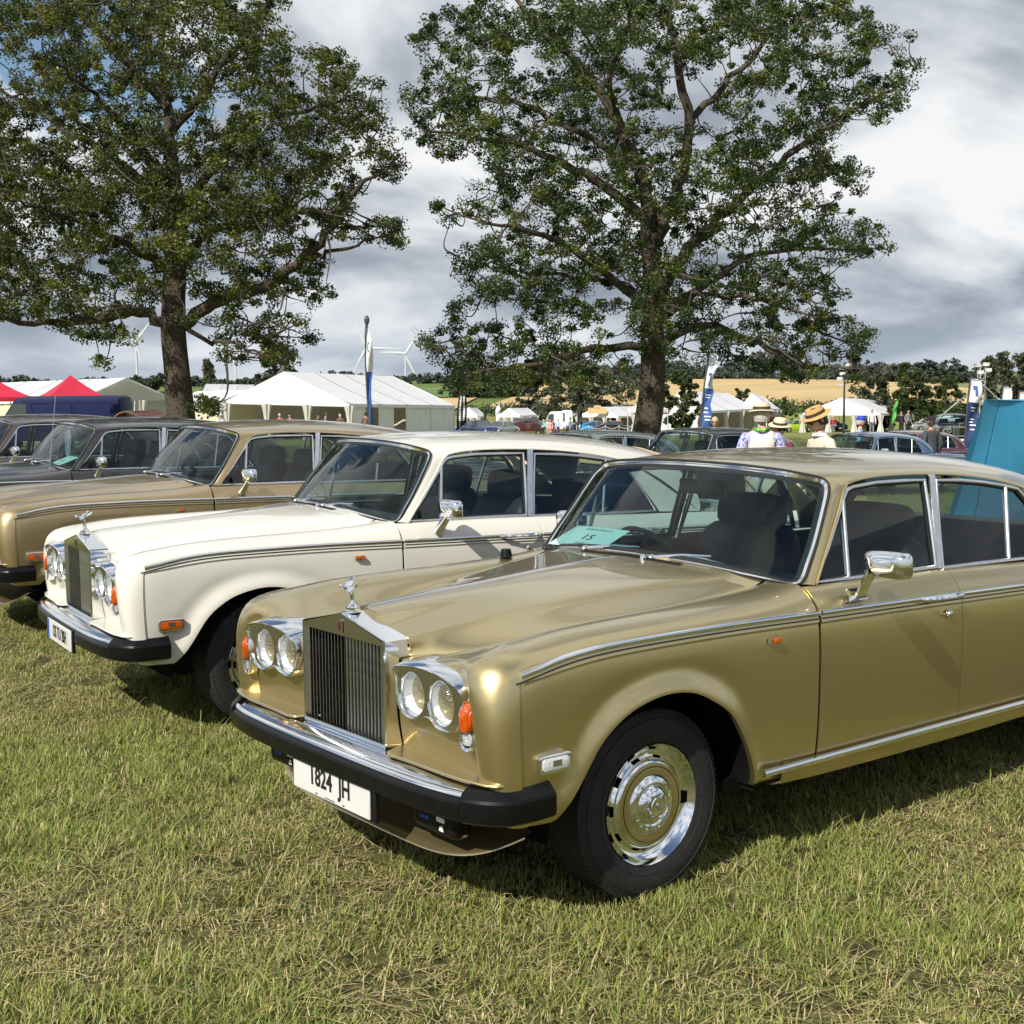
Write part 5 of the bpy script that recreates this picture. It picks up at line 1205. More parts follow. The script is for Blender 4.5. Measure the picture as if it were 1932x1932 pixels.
# hedgerows and woods far off read as masses
def wood(name, pts, h, seed, n, size, cols, nleaf=26):
    r = np.random.default_rng(seed); C = []
    P = np.array(pts, float); seg = np.linalg.norm(np.diff(P, axis=0), axis=1); cum = np.concatenate([[0], np.cumsum(seg)])
    for _ in range(n):
        s = r.uniform(0, cum[-1]); x, y = np.interp(s, cum, P[:, 0]), np.interp(s, cum, P[:, 1]); hh = h * (.55 + .45 * math.sin(s * .11 + seed) * math.sin(s * .037) + .25 * r.random())
        C.append((x + r.normal(0, 2), y + r.normal(0, 5), hill_z(x, y) + max(.5, hh) * r.random() ** .8))
    o = link(name, leaf_mesh(name, np.array(C), r.uniform(.8, 2.2, n), nleaf, size, cols, seed, M_LEAF2)); tag(o, kind='stuff')
FAR = [(.045, .058, .046), (.058, .072, .056), (.074, .088, .066), (.09, .104, .076)]  # paler, greyer leaf colours: distance haze mixed into the palette
wood('hill_wood', [(at(860, 700, 560).x, 560), (at(1000, 700, 560).x, 550), (at(1250, 700, 540).x, 540), (at(1450, 700, 545).x, 545), (at(1700, 700, 560).x, 560)], 9.5, 3, 1600, 1.2, FAR)
wood('hill_wood', [(at(-100, 700, 700).x, 700), (at(600, 700, 680).x, 680), (at(900, 700, 640).x, 640)], 6, 4, 700, 1.8, FAR)
wood('hill_wood', [(at(1650, 700, 480).x, 480), (at(2100, 700, 460).x, 460)], 7, 6, 500, 1.5, FAR)
wood('hedge', [(at(850, 760, 350).x, 350), (at(1010, 760, 350).x, 348)], 5, 7, 160, .9, DK)
wood('hedge', [(at(900, 760, 270).x, 268), (at(1300, 760, 268).x, 268), (at(1700, 760, 268).x, 266)], 2.0, 8, 420, .55, MD)
wood('hedge', [(at(1660, 760, 230).x, 230), (at(1990, 760, 225).x, 225)], 4.0, 9, 560, .6, MD)
wood('hedge', [(at(1180, 740, 530).x, 530), (at(1680, 740, 530).x, 530)], 4, 11, 420, 1.1, FAR)
# ------------------------------------------------------------------ marquees and gazebos
M_PVC = mat('white_canvas', (.74, .745, .755), .55, 0, var=.03, vscale=1.2, trans=.14, bump=.12, bscale=1.6)
M_PVCG = mat('ivory_canvas', (.62, .60, .55), .6, 0, var=.04, vscale=1.5, trans=.15, bump=.25, bscale=1.2)
M_INNER = mat('tent_lining', (.62, .55, .40), .8)
M_ALU = mat('tent_pole', (.72, .73, .74), .4, .6)
M_REDC = mat('red_canopy', (.60, .022, .060), .6, 0, var=.06, vscale=1.2, trans=.2)
M_BLUEC = mat('blue_canvas', (.035, .30, .50), .65, 0, var=.10, vscale=1.5, bump=.3, bscale=2.2, trans=.1)
def V3(p): return np.array(at(*p))
def tent(name, label, gl, ap, gr, fr, fe, bays=4, eave=2.4, front='open', side='open', group='white marquees on the show field', mt=None, end='closed', lean=0.0, gm=None):
    """frame tent from its gable (left eave, apex, right eave) and the far ends of ridge and right eave"""
    mt = mt or M_PVC; gl, ap, gr, fr, fe = [V3(p) for p in (gl, ap, gr, fr, fe)]; fl = gl + (fr - ap)
    b0 = (gl + gr) / 2; base = Vector((b0[0], b0[1], gz(b0[1]))); root = empty(name, base, 0, label, 'marquee', group); o = np.array(base); L = lambda a, b, t: a * (1 - t) + b * t
    ax = fr - ap; ax = ax / np.linalg.norm(ax)
    def g_of(p): return np.array([p[0], p[1], gz(p[1]) - .05])
    for k in range(bays):
        t0, t1 = k / bays + (.004 if k else 0), (k + 1) / bays - .004
        for e0, e1, s in ((gr, fe, 1), (gl, fl, -1)):
            m = MB(); n = 7; G = []
            for t in np.linspace(t0, t1, 5):
                rdg, ev = L(ap, fr, t), L(e0, e1, t); sag = .05 * math.sin(math.pi * (t - t0) / (t1 - t0))
                out = (ev - rdg); out[2] = 0; out = out / np.linalg.norm(out) * .12
                G.append([L(rdg, ev + out, q) - o + [0, 0, -.10 * math.sin(math.pi * q) - sag * .5] for q in np.linspace(0, 1, n)])
            m.grid(G); m.build('roof_panel', mt, root)
            m = MB(); G = []                                         # scalloped valance
            for t in np.linspace(t0, t1, 13):
                ev = L(e0, e1, t) + out; G.append([ev - o + [0, 0, -.01], ev - o + [0, 0, -.22 - .03 * abs(math.sin(t * bays * math.pi * 4))]])
            m.grid(G); m.build('valance', mt, root)
    # gables
    for a, b, c, nm in ((gl, ap, gr, 'gable'), (fl, fr, fe, 'gable')):
        m = MB(); G = []
        for i in range(15):
            t = i / 14; lo = L(a, c, t) + [0, 0, -.22]; hi = L(a, b, t * 2) if t < .5 else L(b, c, t * 2 - 1); w = .05 * math.sin(i * 2.3)
            G.append([L(lo, hi, q) - o + ax * (w * (1 - q) - .03) for q in (0, .35, .7, 1)])
        m.grid(G); m.build(nm, gm or mt, root)
    # legs with gathered curtains, walls
    def leg(p, drape=True):
        q = g_of(p); m = MB(); m.tube([q - o, p - o], .05, 6); lg = m.build('tent_leg', M_ALU, root)
        if drape:
            m = MB(); G = []
            for z, r_ in ((0, .34), (.25, .27), (.55, .16), (.8, .24), (1, .34)):
                c = L(q, p - [0, 0, .15], z); G.append([c - o + [r_ * (1 + .18 * math.sin(7 * a)) * math.cos(a), r_ * (1 + .18 * math.sin(7 * a)) * math.sin(a), 0] for a in np.linspace(0, 2 * math.pi, 28, endpoint=False)])
            m.grid(G, cv=True); m.build('curtain', M_PVCG, lg)
    def wall(a, b, mt_=None):
        m = MB(); G = []
        d = b - a; n_ = np.array([d[1], -d[0], 0]); n_ /= np.linalg.norm(n_)
        for t in np.linspace(0, 1, 12):
            p = L(a, b, t); q = g_of(p); w = n_ * .05 * math.sin(t * 23); G.append([L(q, p, s) - o + w * (.4 + .6 * (1 - s)) for s in (0, .4, .8, 1)])
        m.grid(G); m.build('wall_panel', mt_ or mt, root)
    for t in (0, 1 / 3, 2 / 3, 1): leg(L(gl, gr, t), front != 'closed')
    for k in range(1, bays + 1):
        leg(L(gr, fe, k / bays), side == 'open'); leg(L(gl, fl, k / bays), False)
    if front == 'closed':
        for k in range(3): wall(L(gl, gr, k / 3), L(gl, gr, (k + 1) / 3))
    if side == 'closed':
        for k in range(bays): wall(L(gr, fe, k / bays + .004), L(gr, fe, (k + 1) / bays - .004))
    if side == 'half':
        for k in range(bays):
            if k >= bays // 2: wall(L(gr, fe, k / bays + .004), L(gr, fe, (k + 1) / bays - .004))
            else: wall(L(gr, fe, k / bays + .004), L(gr, fe, (k + .55) / bays))
    if end == 'closed':
        for k in range(3): wall(L(fl, fe, k / 3), L(fl, fe, (k + 1) / 3), M_INNER)
        for k in range(bays): wall(L(gl, fl, k / bays), L(gl, fl, (k + 1) / bays), M_INNER)
    return root
tent('marquee', 'big white marquee with an open curtained gable, behind the honey gold and white saloons', (427.6, 756, 96), (535.5, 700.7, 94), (659, 761.5, 92), (742, 709.6, 110), (857, 764.5, 108), 4, side='half')
tent('marquee', 'long white marquee behind the red gazebos and the blue van', (150, 752, 86), (238, 712.4, 88), (321, 749, 91), (-60, 724, 100), (20, 760, 102), 5, front='open', side='closed', gm=mat('shaded_gable_canvas', (.78, .78, .76), .6, trans=.55, var=.03))  # canvas copy made paler and more translucent to brighten gables in shade
tent('marquee', 'white marquee just right of the left oak trunk, ridge running level', (372, 752, 118), (389, 724, 122), (405, 752, 126), (480, 725.6, 128), (500, 754, 132), 3, side='open')
tent('marquee', 'small white tent whose shaded gable stands against the big marquee', (413, 757, 104), (471, 735, 106), (505, 756, 108), (372, 738, 112), (400, 758, 114), 2, gm=MAT['shaded_gable_canvas'])
tent('marquee', 'white tent with a closed gable just right of the broad oak trunk', (1246.8, 776, 138), (1282, 736.8, 136), (1338.7, 775, 133), (1372.3, 741.6, 150), (1426.7, 771, 148), 3, front='closed', side='open')
tent('marquee', 'white open sided frame tent in front of the golden field', (1514.5, 780, 150), (1587, 750.5, 149), (1661.8, 780, 147), (1650.5, 753.3, 162), (1720.8, 781, 160), 3, end='open')
tent('marquee', 'white tent with a wooden sign on its gable, left of the broad oak trunk', (1090, 784, 176), (1128.7, 767.5, 175), (1167, 785, 173), (1201.6, 766, 188), (1238, 784, 187), 2)
tent('marquee', 'white tent standing behind the one with the wooden sign', (1085, 778, 190), (1106, 762, 192), (1130, 778, 194), (1177.5, 761.8, 200), (1200, 777, 202), 3)
tent('marquee', 'small white open canopy behind the maroon vintage car', (940, 784, 166), (959.5, 769.9, 166), (981.7, 784, 165), (995.5, 769.3, 174), (1012, 782, 173), 2, end='open')
tent('marquee', 'small pale tent peak beside the black feather flag', (866, 785, 176), (884, 768.5, 176), (902, 785, 175), (900, 769.5, 182), (916, 785, 181), 1)
tent('marquee', 'grey white tent seen edge on behind the tent with the closed gable', (1395, 770, 158), (1418, 742, 158), (1455, 771, 156), (1432, 744, 168), (1470, 771, 166), 2, front='closed')
m = MB(); p = at(1127, 775, 173.5); m.box((0, 0, 0), (2.4, .12, .75)); m.box((0, 0, .5), (.9, .12, .35)); sg = m.build('wooden_sign', mat('sign_wood', (.62, .42, .22), .7, var=.1)); sg.location = p; tag(sg, 'pale wooden sign hung on the gable of a white tent', 'sign')
def gazebo(name, label, u, vpk, vev, wpx, Y, mt, group, wall=None, cat='gazebo', rz=.5):
    pk = at(u, vpk, Y); ze = at(u, vev, Y).z; w = wpx / 2557 * Y / 2 / 1.15; b = Vector((pk.x, Y, gz(Y))); r = empty(name, b, rz, label, cat, group)
    hp, he = pk.z - b.z, ze - b.z; cs = [(-w, -w), (w, -w), (w, w), (-w, w)]
    for k in range(4):
        a, c = np.array(cs[k]), np.array(cs[(k + 1) % 4]); m = MB(); G = []
        for q in np.linspace(0, 1, 8): z = he + (hp - he) * (1 - q) ** 1.25; G.append([(*(a * q * (1 - t) + c * q * t), z - .04 * math.sin(math.pi * t) * q) for t in np.linspace(0, 1, 7)])
        m.grid(G); G = [[(*(a * (1 - t) + c * t), he), (*(a * (1 - t) + c * t) * 1.005, he - .22)] for t in np.linspace(0, 1, 7)]; m.grid(G); m.build('canopy_panel', mt, r, weld='n')
        m = MB(); m.tube([(*a, 0), (*a, he)], .03, 6); m.build('gazebo_leg', M_ALU, r)
        if wall:
            m = MB(); m.grid([[(*(a * (1 - t) + c * t) * .99, z) for z in (0, he)] for t in np.linspace(0, 1, 5)]); m.build('side_wall', wall, r)
    return r
gazebo('gazebo', 'red peaked gazebo rising behind the dark blue van', 133, 707.5, 749, 126, 66, M_REDC, 'red gazebos')
gazebo('gazebo', 'red gazebo cut by the left frame edge behind the van', -8, 716, 749, 130, 68, M_REDC, 'red gazebos')
gazebo('gazebo', 'small white walled gazebo left of the blue banner at right', 1790, 782, 793, 58, 112, M_PVC, None, wall=M_PVC)
# bright blue awning at the right edge, behind the gold saloon
def awning():
    Y = 16.0; r = empty('awning', (at(1880, 800, Y).x, Y, gz(Y)), 0, 'bright blue canvas awning at the right frame edge', 'awning'); o = np.array(r.location)
    A, B, C, D = [np.array(at(u, v, y)) for u, v, y in ((1857, 754, 16), (2060, 760, 18.5), (2060, 930, 18.0), (1818, 885, 15.4))]
    dn = lambda p: np.array([p[0], p[1], gz(16)])
    seam = .14
    for t0, t1 in ((0, seam - .002), (seam + .002, 1)):
        m = MB(); G = []
        for t in np.linspace(t0, t1, 10):
            hi, lo = A * (1 - t) + B * t, D * (1 - t) + C * t; lo = hi + (lo - hi) * ((hi[2] - gz(16)) / (hi[2] - lo[2]))
            G.append([hi * (1 - q) + lo * q - o + [.0, .05 * math.sin(9 * t + 3 * q), 0] for q in np.linspace(0, 1, 8)])
        m.grid(G); m.build('canvas_panel', M_BLUEC, r)
    m = MB(); E, F_ = A + [1.7, 3.0, -.05], B + [1.7, 3.0, -.05]; m.grid([[A - o, B - o], [E - o, F_ - o]]); m.build('canvas_roof', M_BLUEC, r)
    m = MB(); A2 = A + (D - A) * ((A[2] - gz(16)) / (A[2] - D[2])); m.grid([[A - o, A2 - o], [E - o, dn(E) - o]]); m.build('canvas_side', M_BLUEC, r)
    for p in (A, B, E, F_): 
        m = MB(); m.tube([dn(p) - o + [.02, .06, 0], p - o + [.02, .06, 0]], .02, 6); m.build('awning_pole', M_ALU, r)
awning()

# ------------------------------------------------------------------ banners, masts, turbines
M_FLAGW = mat('flag_white', (.72, .74, .78), .7, 0, var=.03, vscale=3, trans=.12)
M_FLAGB = mat('flag_blue', (.05, .12, .36), .7, 0, var=.15, vscale=4, trans=.2)
M_FLAGN = mat('flag_navy', (.02, .04, .14), .7, 0, var=.15, vscale=4, trans=.2)
M_FLAGK = mat('flag_black', (.015, .015, .018), .7, 0, var=.2, vscale=4, trans=.1)
M_POLE = mat('flag_pole', (.05, .05, .055), .5)
def banner(name, label, Y, left, right, vcut, mats, group=None, marks=(), cat='banner'):
    """cloth banner between its left (pole) and right edge traced as (u, v); rows run from the top down"""
    n = 22; Lp = np.array([at(u, v, Y) for u, v in left]); Rp = np.array([at(u, v, Y) for u, v in right]); b = Vector((Lp[-1][0], Y, gz(Y))); r = empty(name, b, 0, label, cat, group); o = np.array(b)
    def rs(P): 
        z = np.linspace(P[0][2], P[-1][2], n); i = np.argsort(P[:, 2]); return np.column_stack([np.interp(z, P[i, 2], P[i, k]) for k in range(3)])
    l, q = rs(Lp), rs(Rp); zc = at(left[0][0], vcut, Y).z; nc = int(np.argmin(abs(l[:, 2] - zc))); 
    def cloth(i0, i1, nm, mt):
        m = MB(); G = []
        for i in range(i0, i1 + 1): G.append([l[i] * (1 - t) + q[i] * t - o + [0, .16 * math.sin(t * 3.0 + i * .55) * t, 0] for t in np.linspace(0, 1, 8)])
        m.grid(G); m.build(nm, mt, r)
    if 0 < nc < n - 1: cloth(0, nc, 'banner_top', mats[0]); cloth(nc, n - 1, 'banner_bottom', mats[1])
    else: cloth(0, n - 1, 'banner_cloth', mats[0])
    m = MB(); P = [np.array([l[-1][0] - o[0], 0, 0])] + [p - o for p in l[::-3]] + [l[0] - o + [0, 0, .02]]; m.tube(P, .028, 6); m.tube([l[0] - o, q[0] - o], .02, 5); m.build('banner_pole', M_POLE, r)
    for (t0, t1, f0, f1, mt) in marks:                                  # printed marks
        i0, i1 = f0 * (n - 1), f1 * (n - 1); pt = lambda f, t: (lambda i: (lambda a, c: a * (1 - t) + c * t - o + [0, .16 * math.sin(t * 3.0 + i * .55) * t - .02, 0])(np.array([np.interp(i, range(n), l[:, k]) for k in range(3)]), np.array([np.interp(i, range(n), q[:, k]) for k in range(3)])))(f)
        m = MB(); G = [[pt(i0 + (i1 - i0) * a, t0 + (t1 - t0) * c) for c in (0, .33, .66, 1)] for a in (0, .33, .66, 1)]; m.grid(G); m.build('printed_mark', mt, r)
    return r
txt = lambda fs, a=.18, b=.82: [(a + .05 * ((k * 7) % 3), b - .06 * ((k * 5) % 4), f, f + .014, M_WTEXT) for k, f in enumerate(fs)]
bird = [(.30, .62, .24, .27, M_FLAGB), (.50, .66, .27, .36, M_FLAGB), (.40, .55, .36, .40, M_FLAGB)]
banner('feather_flag', 'tall narrow feather flag, white above blue, in front of the big marquee', 40, [(691, 606), (689.5, 625), (690, 690), (693, 750), (698, 806)], [(692.5, 606), (700, 630), (703.5, 655), (703, 695), (701, 720), (702, 760), (704, 806)], 699, (M_FLAGW, M_FLAGB), 'white and blue banners', [(.30, .48, .20, .215, M_FLAGN), (.26, .34, .215, .27, M_FLAGN), (.30, .45, .27, .285, M_FLAGN)])
m = MB(); p = at(692, 604, 40); m.ball((0, 0, 0), (.08, .06, .14), 8, 6); ft = m.build('flag_finial', M_POLE); ft.location = p; tag(ft, 'dark knob tied to the tip of the tall feather flag', 'finial')
banner('banner', 'white over blue banner right of the broad oak, twisted by the wind', 43, [(1338.5, 664), (1328.4, 730.5), (1319.5, 822)], [(1356, 668), (1344.5, 721), (1348.5, 740), (1339, 764), (1345, 790), (1348, 822)], 730, (M_FLAGW, M_FLAGB), 'white and blue banners', bird + txt((.50, .53, .66, .71, .76, .80), .2, .8))
banner('banner', 'white over navy banner standing left of the blue awning', 42, [(1831, 712), (1826, 760), (1819, 850)], [(1851, 716), (1848, 770), (1842, 850)], 757, (M_FLAGW, M_FLAGN), 'white and blue banners', [(.35, .7, .1, .16, M_FLAGB), (.5, .7, .16, .24, M_FLAGB)] + txt((.40, .44, .56, .60, .64, .70), .25, .75))
banner('banner', 'white banner top showing above the blue awning, the left one', 46, [(1892.5, 727), (1884, 800), (1882, 850)], [(1908, 731), (1902, 800), (1900, 850)], 790, (M_FLAGW, M_FLAGB), 'white and blue banners', [(.35, .6, .28, .40, M_FLAGN)])
banner('banner', 'white banner top above the blue awning, cut by the right frame edge', 46, [(1923, 737), (1917, 800), (1915, 850)], [(1940, 740), (1934, 800), (1932, 850)], 790, (M_FLAGW, M_FLAGB), 'white and blue banners', [(.35, .6, .28, .40, M_FLAGN)])
banner('feather_flag', 'wide black feather flag with two columns of white print', 110, [(868, 741), (865, 755), (862, 780), (862, 812)], [(876, 741), (880, 750), (881.5, 775), (880, 798)], 860, (M_FLAGK, M_FLAGK), 'black feather flags', [(.20 + .02 * (k % 2), .36, .10 + .055 * k, .135 + .055 * k, M_WTEXT) for k in range(16)] + [(.62, .78, .12 + .05 * k, .15 + .05 * k, M_WTEXT) for k in range(15)])
banner('feather_flag', 'thin black feather flag beside the white teardrop flag', 160, [(915, 766), (913, 780), (913, 803)], [(918, 766), (918, 780), (917, 795)], 860, (M_FLAGK, M_FLAGK), 'black feather flags')
banner('feather_flag', 'black feather flag standing left of the black coupes', 140, [(1093, 762), (1090, 785), (1089, 812)], [(1098, 762), (1099, 785), (1098, 806)], 860, (M_FLAGK, M_FLAGK), 'black feather flags', [(.3, .7, .84, .96, M_WTEXT)])
banner('teardrop_flag', 'white teardrop flag beside the small open canopy', 160, [(938, 764), (935, 770), (934, 778), (936, 800)], [(941, 764), (945, 770), (944, 778), (939, 800)], 860, (M_FLAGW, M_FLAGW))
banner('feather_flag', 'green feather flag right of the open frame tent', 120, [(1690, 755), (1684, 775), (1682, 800)], [(1694, 755), (1692, 775), (1688, 800)], 860, (mat('flag_green', (.10, .42, .08), .7, trans=.2),) * 2)
def mast(label, u, Y, vtop, r0, heads, lattice):
    b = gp(u, Y); h = at(u, vtop, Y).z - b.z; r = empty('floodlight_mast', b, 0, label, 'mast'); m = MB()
    if lattice:
        for k in range(3): a = k * 2.094; m.tube([(r0 * math.cos(a), r0 * math.sin(a), 0), (r0 * math.cos(a), r0 * math.sin(a), h)], .025, 5)
        for j in range(int(h / .35)):
            for k in range(3):
                a, c = k * 2.094, (k + 1) * 2.094; m.tube([(r0 * math.cos(a), r0 * math.sin(a), j * .35), (r0 * math.cos(c), r0 * math.sin(c), j * .35 + .35)], .014, 4)
        m.build('lattice', M_ALU, r)
        for s in (-1, 1): m = MB(); m.tube([(0, 0, h * .8), (s * 3.2, .5, 0)], .03, 5); m.build('stay', M_ALU, r)
    else: m.tube([(0, 0, 0), (0, 0, h)], [r0, r0 * .6], 8); m.build('pole', M_POLE, r)
    for dx, dz in heads: m = MB(); m.box((dx * .7, -.1, h + dz * .7), (.24, .16, .15)); m.tube([(0, 0, h + dz - .1), (dx, 0, h + dz - .05)], .03, 5); m.build('floodlight', M_PVC, r)
mast('black pole with pale floodlights in front of the open frame tent', 1592, 70, 692, .07, [(-.30, -.05), (-.20, -.50), (.25, .15), (-.4, -.85)], False)
mast('lattice mast with floodlights and stays right of the trees', 1849, 60, 692, .18, [(-.30, .1), (.25, .15), (.4, -.2), (-.1, -.35)], True)
m = MB(); b = gp(998, 240); m.tube([(0, 0, 0), (0, 0, at(998, 742, 240).z - b.z)], .16, 6); tp = m.build('telegraph_pole', M_BARK2); tp.location = b; tag(tp, 'lone wooden pole in front of the stubble field', 'pole')
M_TURB = mat('turbine_white', (.50, .53, .56), .45, 0, var=.02)
def turbine(label, hub, tips, Y, vb=800):
    h = np.array(at(*hub, Y)); b = Vector((h[0], Y, at(hub[0], vb, Y).z)); r = empty('wind_turbine', b, 0, label, 'wind turbine', 'wind turbines on the skyline'); o = np.array(b); H = h[2] - o[2]; L_ = 62 / 2557 * Y
    m = MB(); m.tube([(0, 0, 0), (0, 0, H)], [L_ * .042, L_ * .026], 16); m.build('tower', M_TURB, r)
    m = MB(); m.tube([(0, L_ * .10, H), (0, -L_ * .06, H)], [L_ * .045, L_ * .04], 10); m.ball((0, -L_ * .07, H), L_ * .045); m.build('nacelle', M_TURB, r)
    for t in tips:
        e = np.array(at(*t, Y)) - h; m = MB(); G = []; ln = np.linalg.norm(e); d = e / ln; w = np.cross(d, [0, 1, 0])
        for q, c, tk in ((0, .030, .030), (.06, .035, .028), (.2, .046, .016), (.5, .032, .010), (.8, .020, .006), (1, .004, .003)):
            p = np.array([0, -L_ * .07, H]) + d * q * ln; G.append([p + w * c * L_ * math.cos(a) - w * .012 * L_ + np.array([0, 1, 0]) * tk * L_ * math.sin(a) for a in np.linspace(0, 2 * math.pi, 10, endpoint=False)])
        m.grid(G, cv=True); m.build('blade', M_TURB, r, weld='n')
turbine('wind turbine whose whole rotor is clear, right of the tall feather flag', (764.7, 667.4), [(792.5, 623), (712.4, 665.5), (789, 716)], 1500)
turbine('wind turbine whose hub is hidden by the tall feather flag', (692, 656.5), [(665, 598), (759, 657), (667, 706)], 1450)
turbine('wind turbine right of the left oak trunk, seen under its branches', (443.5, 673), [(406, 645), (447, 722), (482, 655)], 1600)
turbine('wind turbine left of the left oak trunk, tower only clear', (256.6, 645), [(272, 690), (215, 626), (284, 606)], 1450)
# ------------------------------------------------------------------ people
def skin_mesh(nm, V, E, Rr, mats, sub=2):
    me = bpy.data.meshes.new(nm); me.from_pydata(V, E, []); o = link(nm, me); md = o.modifiers.new('skin', 'SKIN'); md.use_smooth_shade = True; md.branch_smoothing = .6
    for i, d in enumerate(me.skin_vertices[0].data): r_ = Rr[i]; d.radius = r_ if hasattr(r_, '__len__') else (r_, r_); d.use_root = (i == 0)
    s = o.modifiers.new('sub', 'SUBSURF'); s.levels = sub; s.render_levels = sub
    dg = bpy.context.evaluated_depsgraph_get(); out = bpy.data.meshes.new_from_object(o.evaluated_get(dg)); bpy.data.objects.remove(o); bpy.data.meshes.remove(me); out.name = nm
    out.materials.clear()
    for m_ in (mats if isinstance(mats, (list, tuple)) else [mats]): out.materials.append(m_)
    return out
def joinm(nm, mes, mats):
    bm = bmesh.new()
    for me in mes: bm.from_mesh(me)
    out = bpy.data.meshes.new(nm); bm.to_mesh(out); bm.free()
    for m_ in mats: out.materials.append(m_)
    out.polygons.foreach_set('use_smooth', [True] * len(out.polygons)); return out
M_SKIN = mat('skin', (.56, .33, .24), .5, 0, var=.06, vscale=20, spec=.35)
M_SKIN2 = mat('skin_tanned', (.44, .24, .165), .5, 0, var=.06, vscale=20, spec=.35)
M_HGREY = mat('hair_grey', (.48, .44, .38), .7, 0, var=.25, vscale=60, bump=.5, bscale=160)
M_HDARK = mat('hair_dark', (.035, .025, .018), .6, 0, var=.3, vscale=60, bump=.5, bscale=160)
M_HBLOND = mat('hair_blond', (.50, .38, .22), .65, 0, var=.2, vscale=60, bump=.5, bscale=160)
M_STRAW = mat('straw_pale', (.70, .58, .40), .8, 0, var=.12, vscale=90, bump=.4, bscale=150)
M_STRAW2 = mat('straw_tan', (.56, .33, .12), .8, 0, var=.15, vscale=90, bump=.4, bscale=150)
M_BAND = mat('hat_band', (.05, .028, .018), .7)
M_EYE = mat('eye_dark', (.02, .015, .012), .2)
M_SHADES = mat('sunglasses', (.008, .008, .009), .12)
def cloth(nm, c, v=.08): return mat(nm, c, .85, 0, var=v, vscale=14, bump=.35, bscale=22)
def person(label, loc, yaw, H=1.75, top=None, leg=None, hair=None, hat=None, shades=False, head_pitch=0.0, head_yaw=0.0, lean=0.0, arms=0, skin=None, sleeve='long', vest=None, scarf=None, group=None, detail=True, coat=0.0, collar=None, hat_mat=None):
    """standing figure; local -y is the way it faces"""
    skin = skin or M_SKIN; root = empty('person', loc, yaw, label, 'person', group); s = H; f = lambda x, y, z: (x * s, (y - lean * max(0, z - .5)) * s, z * s)
    hp = f(0, 0, .865)
    el = {0: [(.150, .03, .635), (.145, -.055, .49)], 1: [(.150, .0, .64), (.075, -.16, .60)], 2: [(.150, .05, .64), (.12, .03, .50)], 3: [(.16, -.05, .66), (.10, -.13, .80)]}
    eL, eR = el[arms if not hasattr(arms, '__len__') else arms[0]], el[arms if not hasattr(arms, '__len__') else arms[1]]
    V = [f(0, 0, .53), f(0, 0, .61), f(0, .0, .72), f(0, .005, .80), f(0, 0, .845), f(0, -.004, .875)]; E = [(0, 1), (1, 2), (2, 3), (3, 4), (4, 5)]; Rr = [(.085 * s, .06 * s), (.075 * s, .052 * s), (.088 * s, .058 * s), (.06 * s, .045 * s), (.031 * s, .031 * s), (.032 * s, .034 * s)]
    wr = []
    for sg, ea in ((1, eR), (-1, eL)):
        i = len(V); V += [f(.095 * sg, .005, .802), f(ea[0][0] * sg, ea[0][1], ea[0][2]), f(ea[1][0] * sg, ea[1][1], ea[1][2])]; Rr += [.032 * s, .024 * s, .015 * s]; E += [(3, i), (i, i + 1), (i + 1, i + 2)]; wr.append((V[i + 1], V[i + 2], sg))
        i = len(V); V += [f(.052 * sg, 0, .50), f(.058 * sg, -.008, .285), f(.060 * sg, .012, .055), f(.068 * sg, -.07, .022)]; Rr += [.052 * s, .033 * s, .021 * s, .02 * s]; E += [(0, i), (i, i + 1), (i + 1, i + 2), (i + 2, i + 3)]
    parts = [skin_mesh('body', V, E, Rr, skin, 1)]
    # hands: palm and five bent fingers
    hm = MB()
    for e_, w_, sg in wr:
        d = (Vector(w_) - Vector(e_)).normalized(); side = d.cross(Vector((0, 1, 0))); side = side.normalized() if side.length > .1 else Vector((1, 0, 0)); nn = d.cross(side)
        w0 = Vector(w_); hm.tube([w0 - d * .01, w0 + d * .03, w0 + d * .085], [.024, .034, .030], 8)
        for k, (of, ln) in enumerate(((-.026, .062), (-.009, .075), (.009, .070), (.025, .055))): 
            q = w0 + d * .085 + side * of; hm.tube([q, q + d * ln * .5 - nn * .006, q + d * ln * .85 - nn * .024], [.0095, .009, .007], 6)
        q = w0 + d * .03 - side * .030; hm.tube([q, q + d * .035 - side * .018, q + d * .062 - side * .020 - nn * .01], [.011, .010, .008], 6)
    parts.append(hm.mesh('hand', skin))
    # head with brow, nose, chin and ears, turned on the neck
    hd = MB(); hh = .128 * s; G = []
    for i in range(15):
        t = math.pi * i / 14; row = []
        for k in range(22):
            a = 2 * math.pi * k / 22; z = math.cos(t); r_ = math.sin(t); x = r_ * math.cos(a) * .385 * (1 - .16 * max(0, -z)); y = r_ * math.sin(a) * .47; fr = max(0, -math.sin(a)) ** 3
            if fr > .2: 
                y -= .03 * fr * math.exp(-((z - .12) / .12) ** 2) + .02 * fr * math.exp(-((z + .72) / .15) ** 2); y += .03 * fr * math.exp(-((z + .02) / .10) ** 2)
                if abs(math.cos(a)) < .25: y -= .085 * math.exp(-((z + .22) / .13) ** 2)
            if z < -.3 and y > .12: y = .12 + (y - .12) * .6
            row.append((x, y, z * .56))
        G.append(row)
    hd.grid(G, cv=True)
    for sg in (1, -1): hd.ball((.385 * sg, .03, -.03), (.045, .10, .16), 8, 6)
    Hm = Matrix.Translation(Vector(hp) + Vector((0, -lean * .06, .058 * s))) @ Matrix.Rotation(head_yaw, 4, 'Z') @ Matrix.Rotation(head_pitch, 4, 'X') @ Matrix.Diagonal((hh, hh, hh, 1)) @ Matrix.Translation((0, -.05, .12))
    me = hd.mesh('head', skin); me.transform(Hm); parts.append(me)
    link('body', joinm('body', parts, [skin]), root)
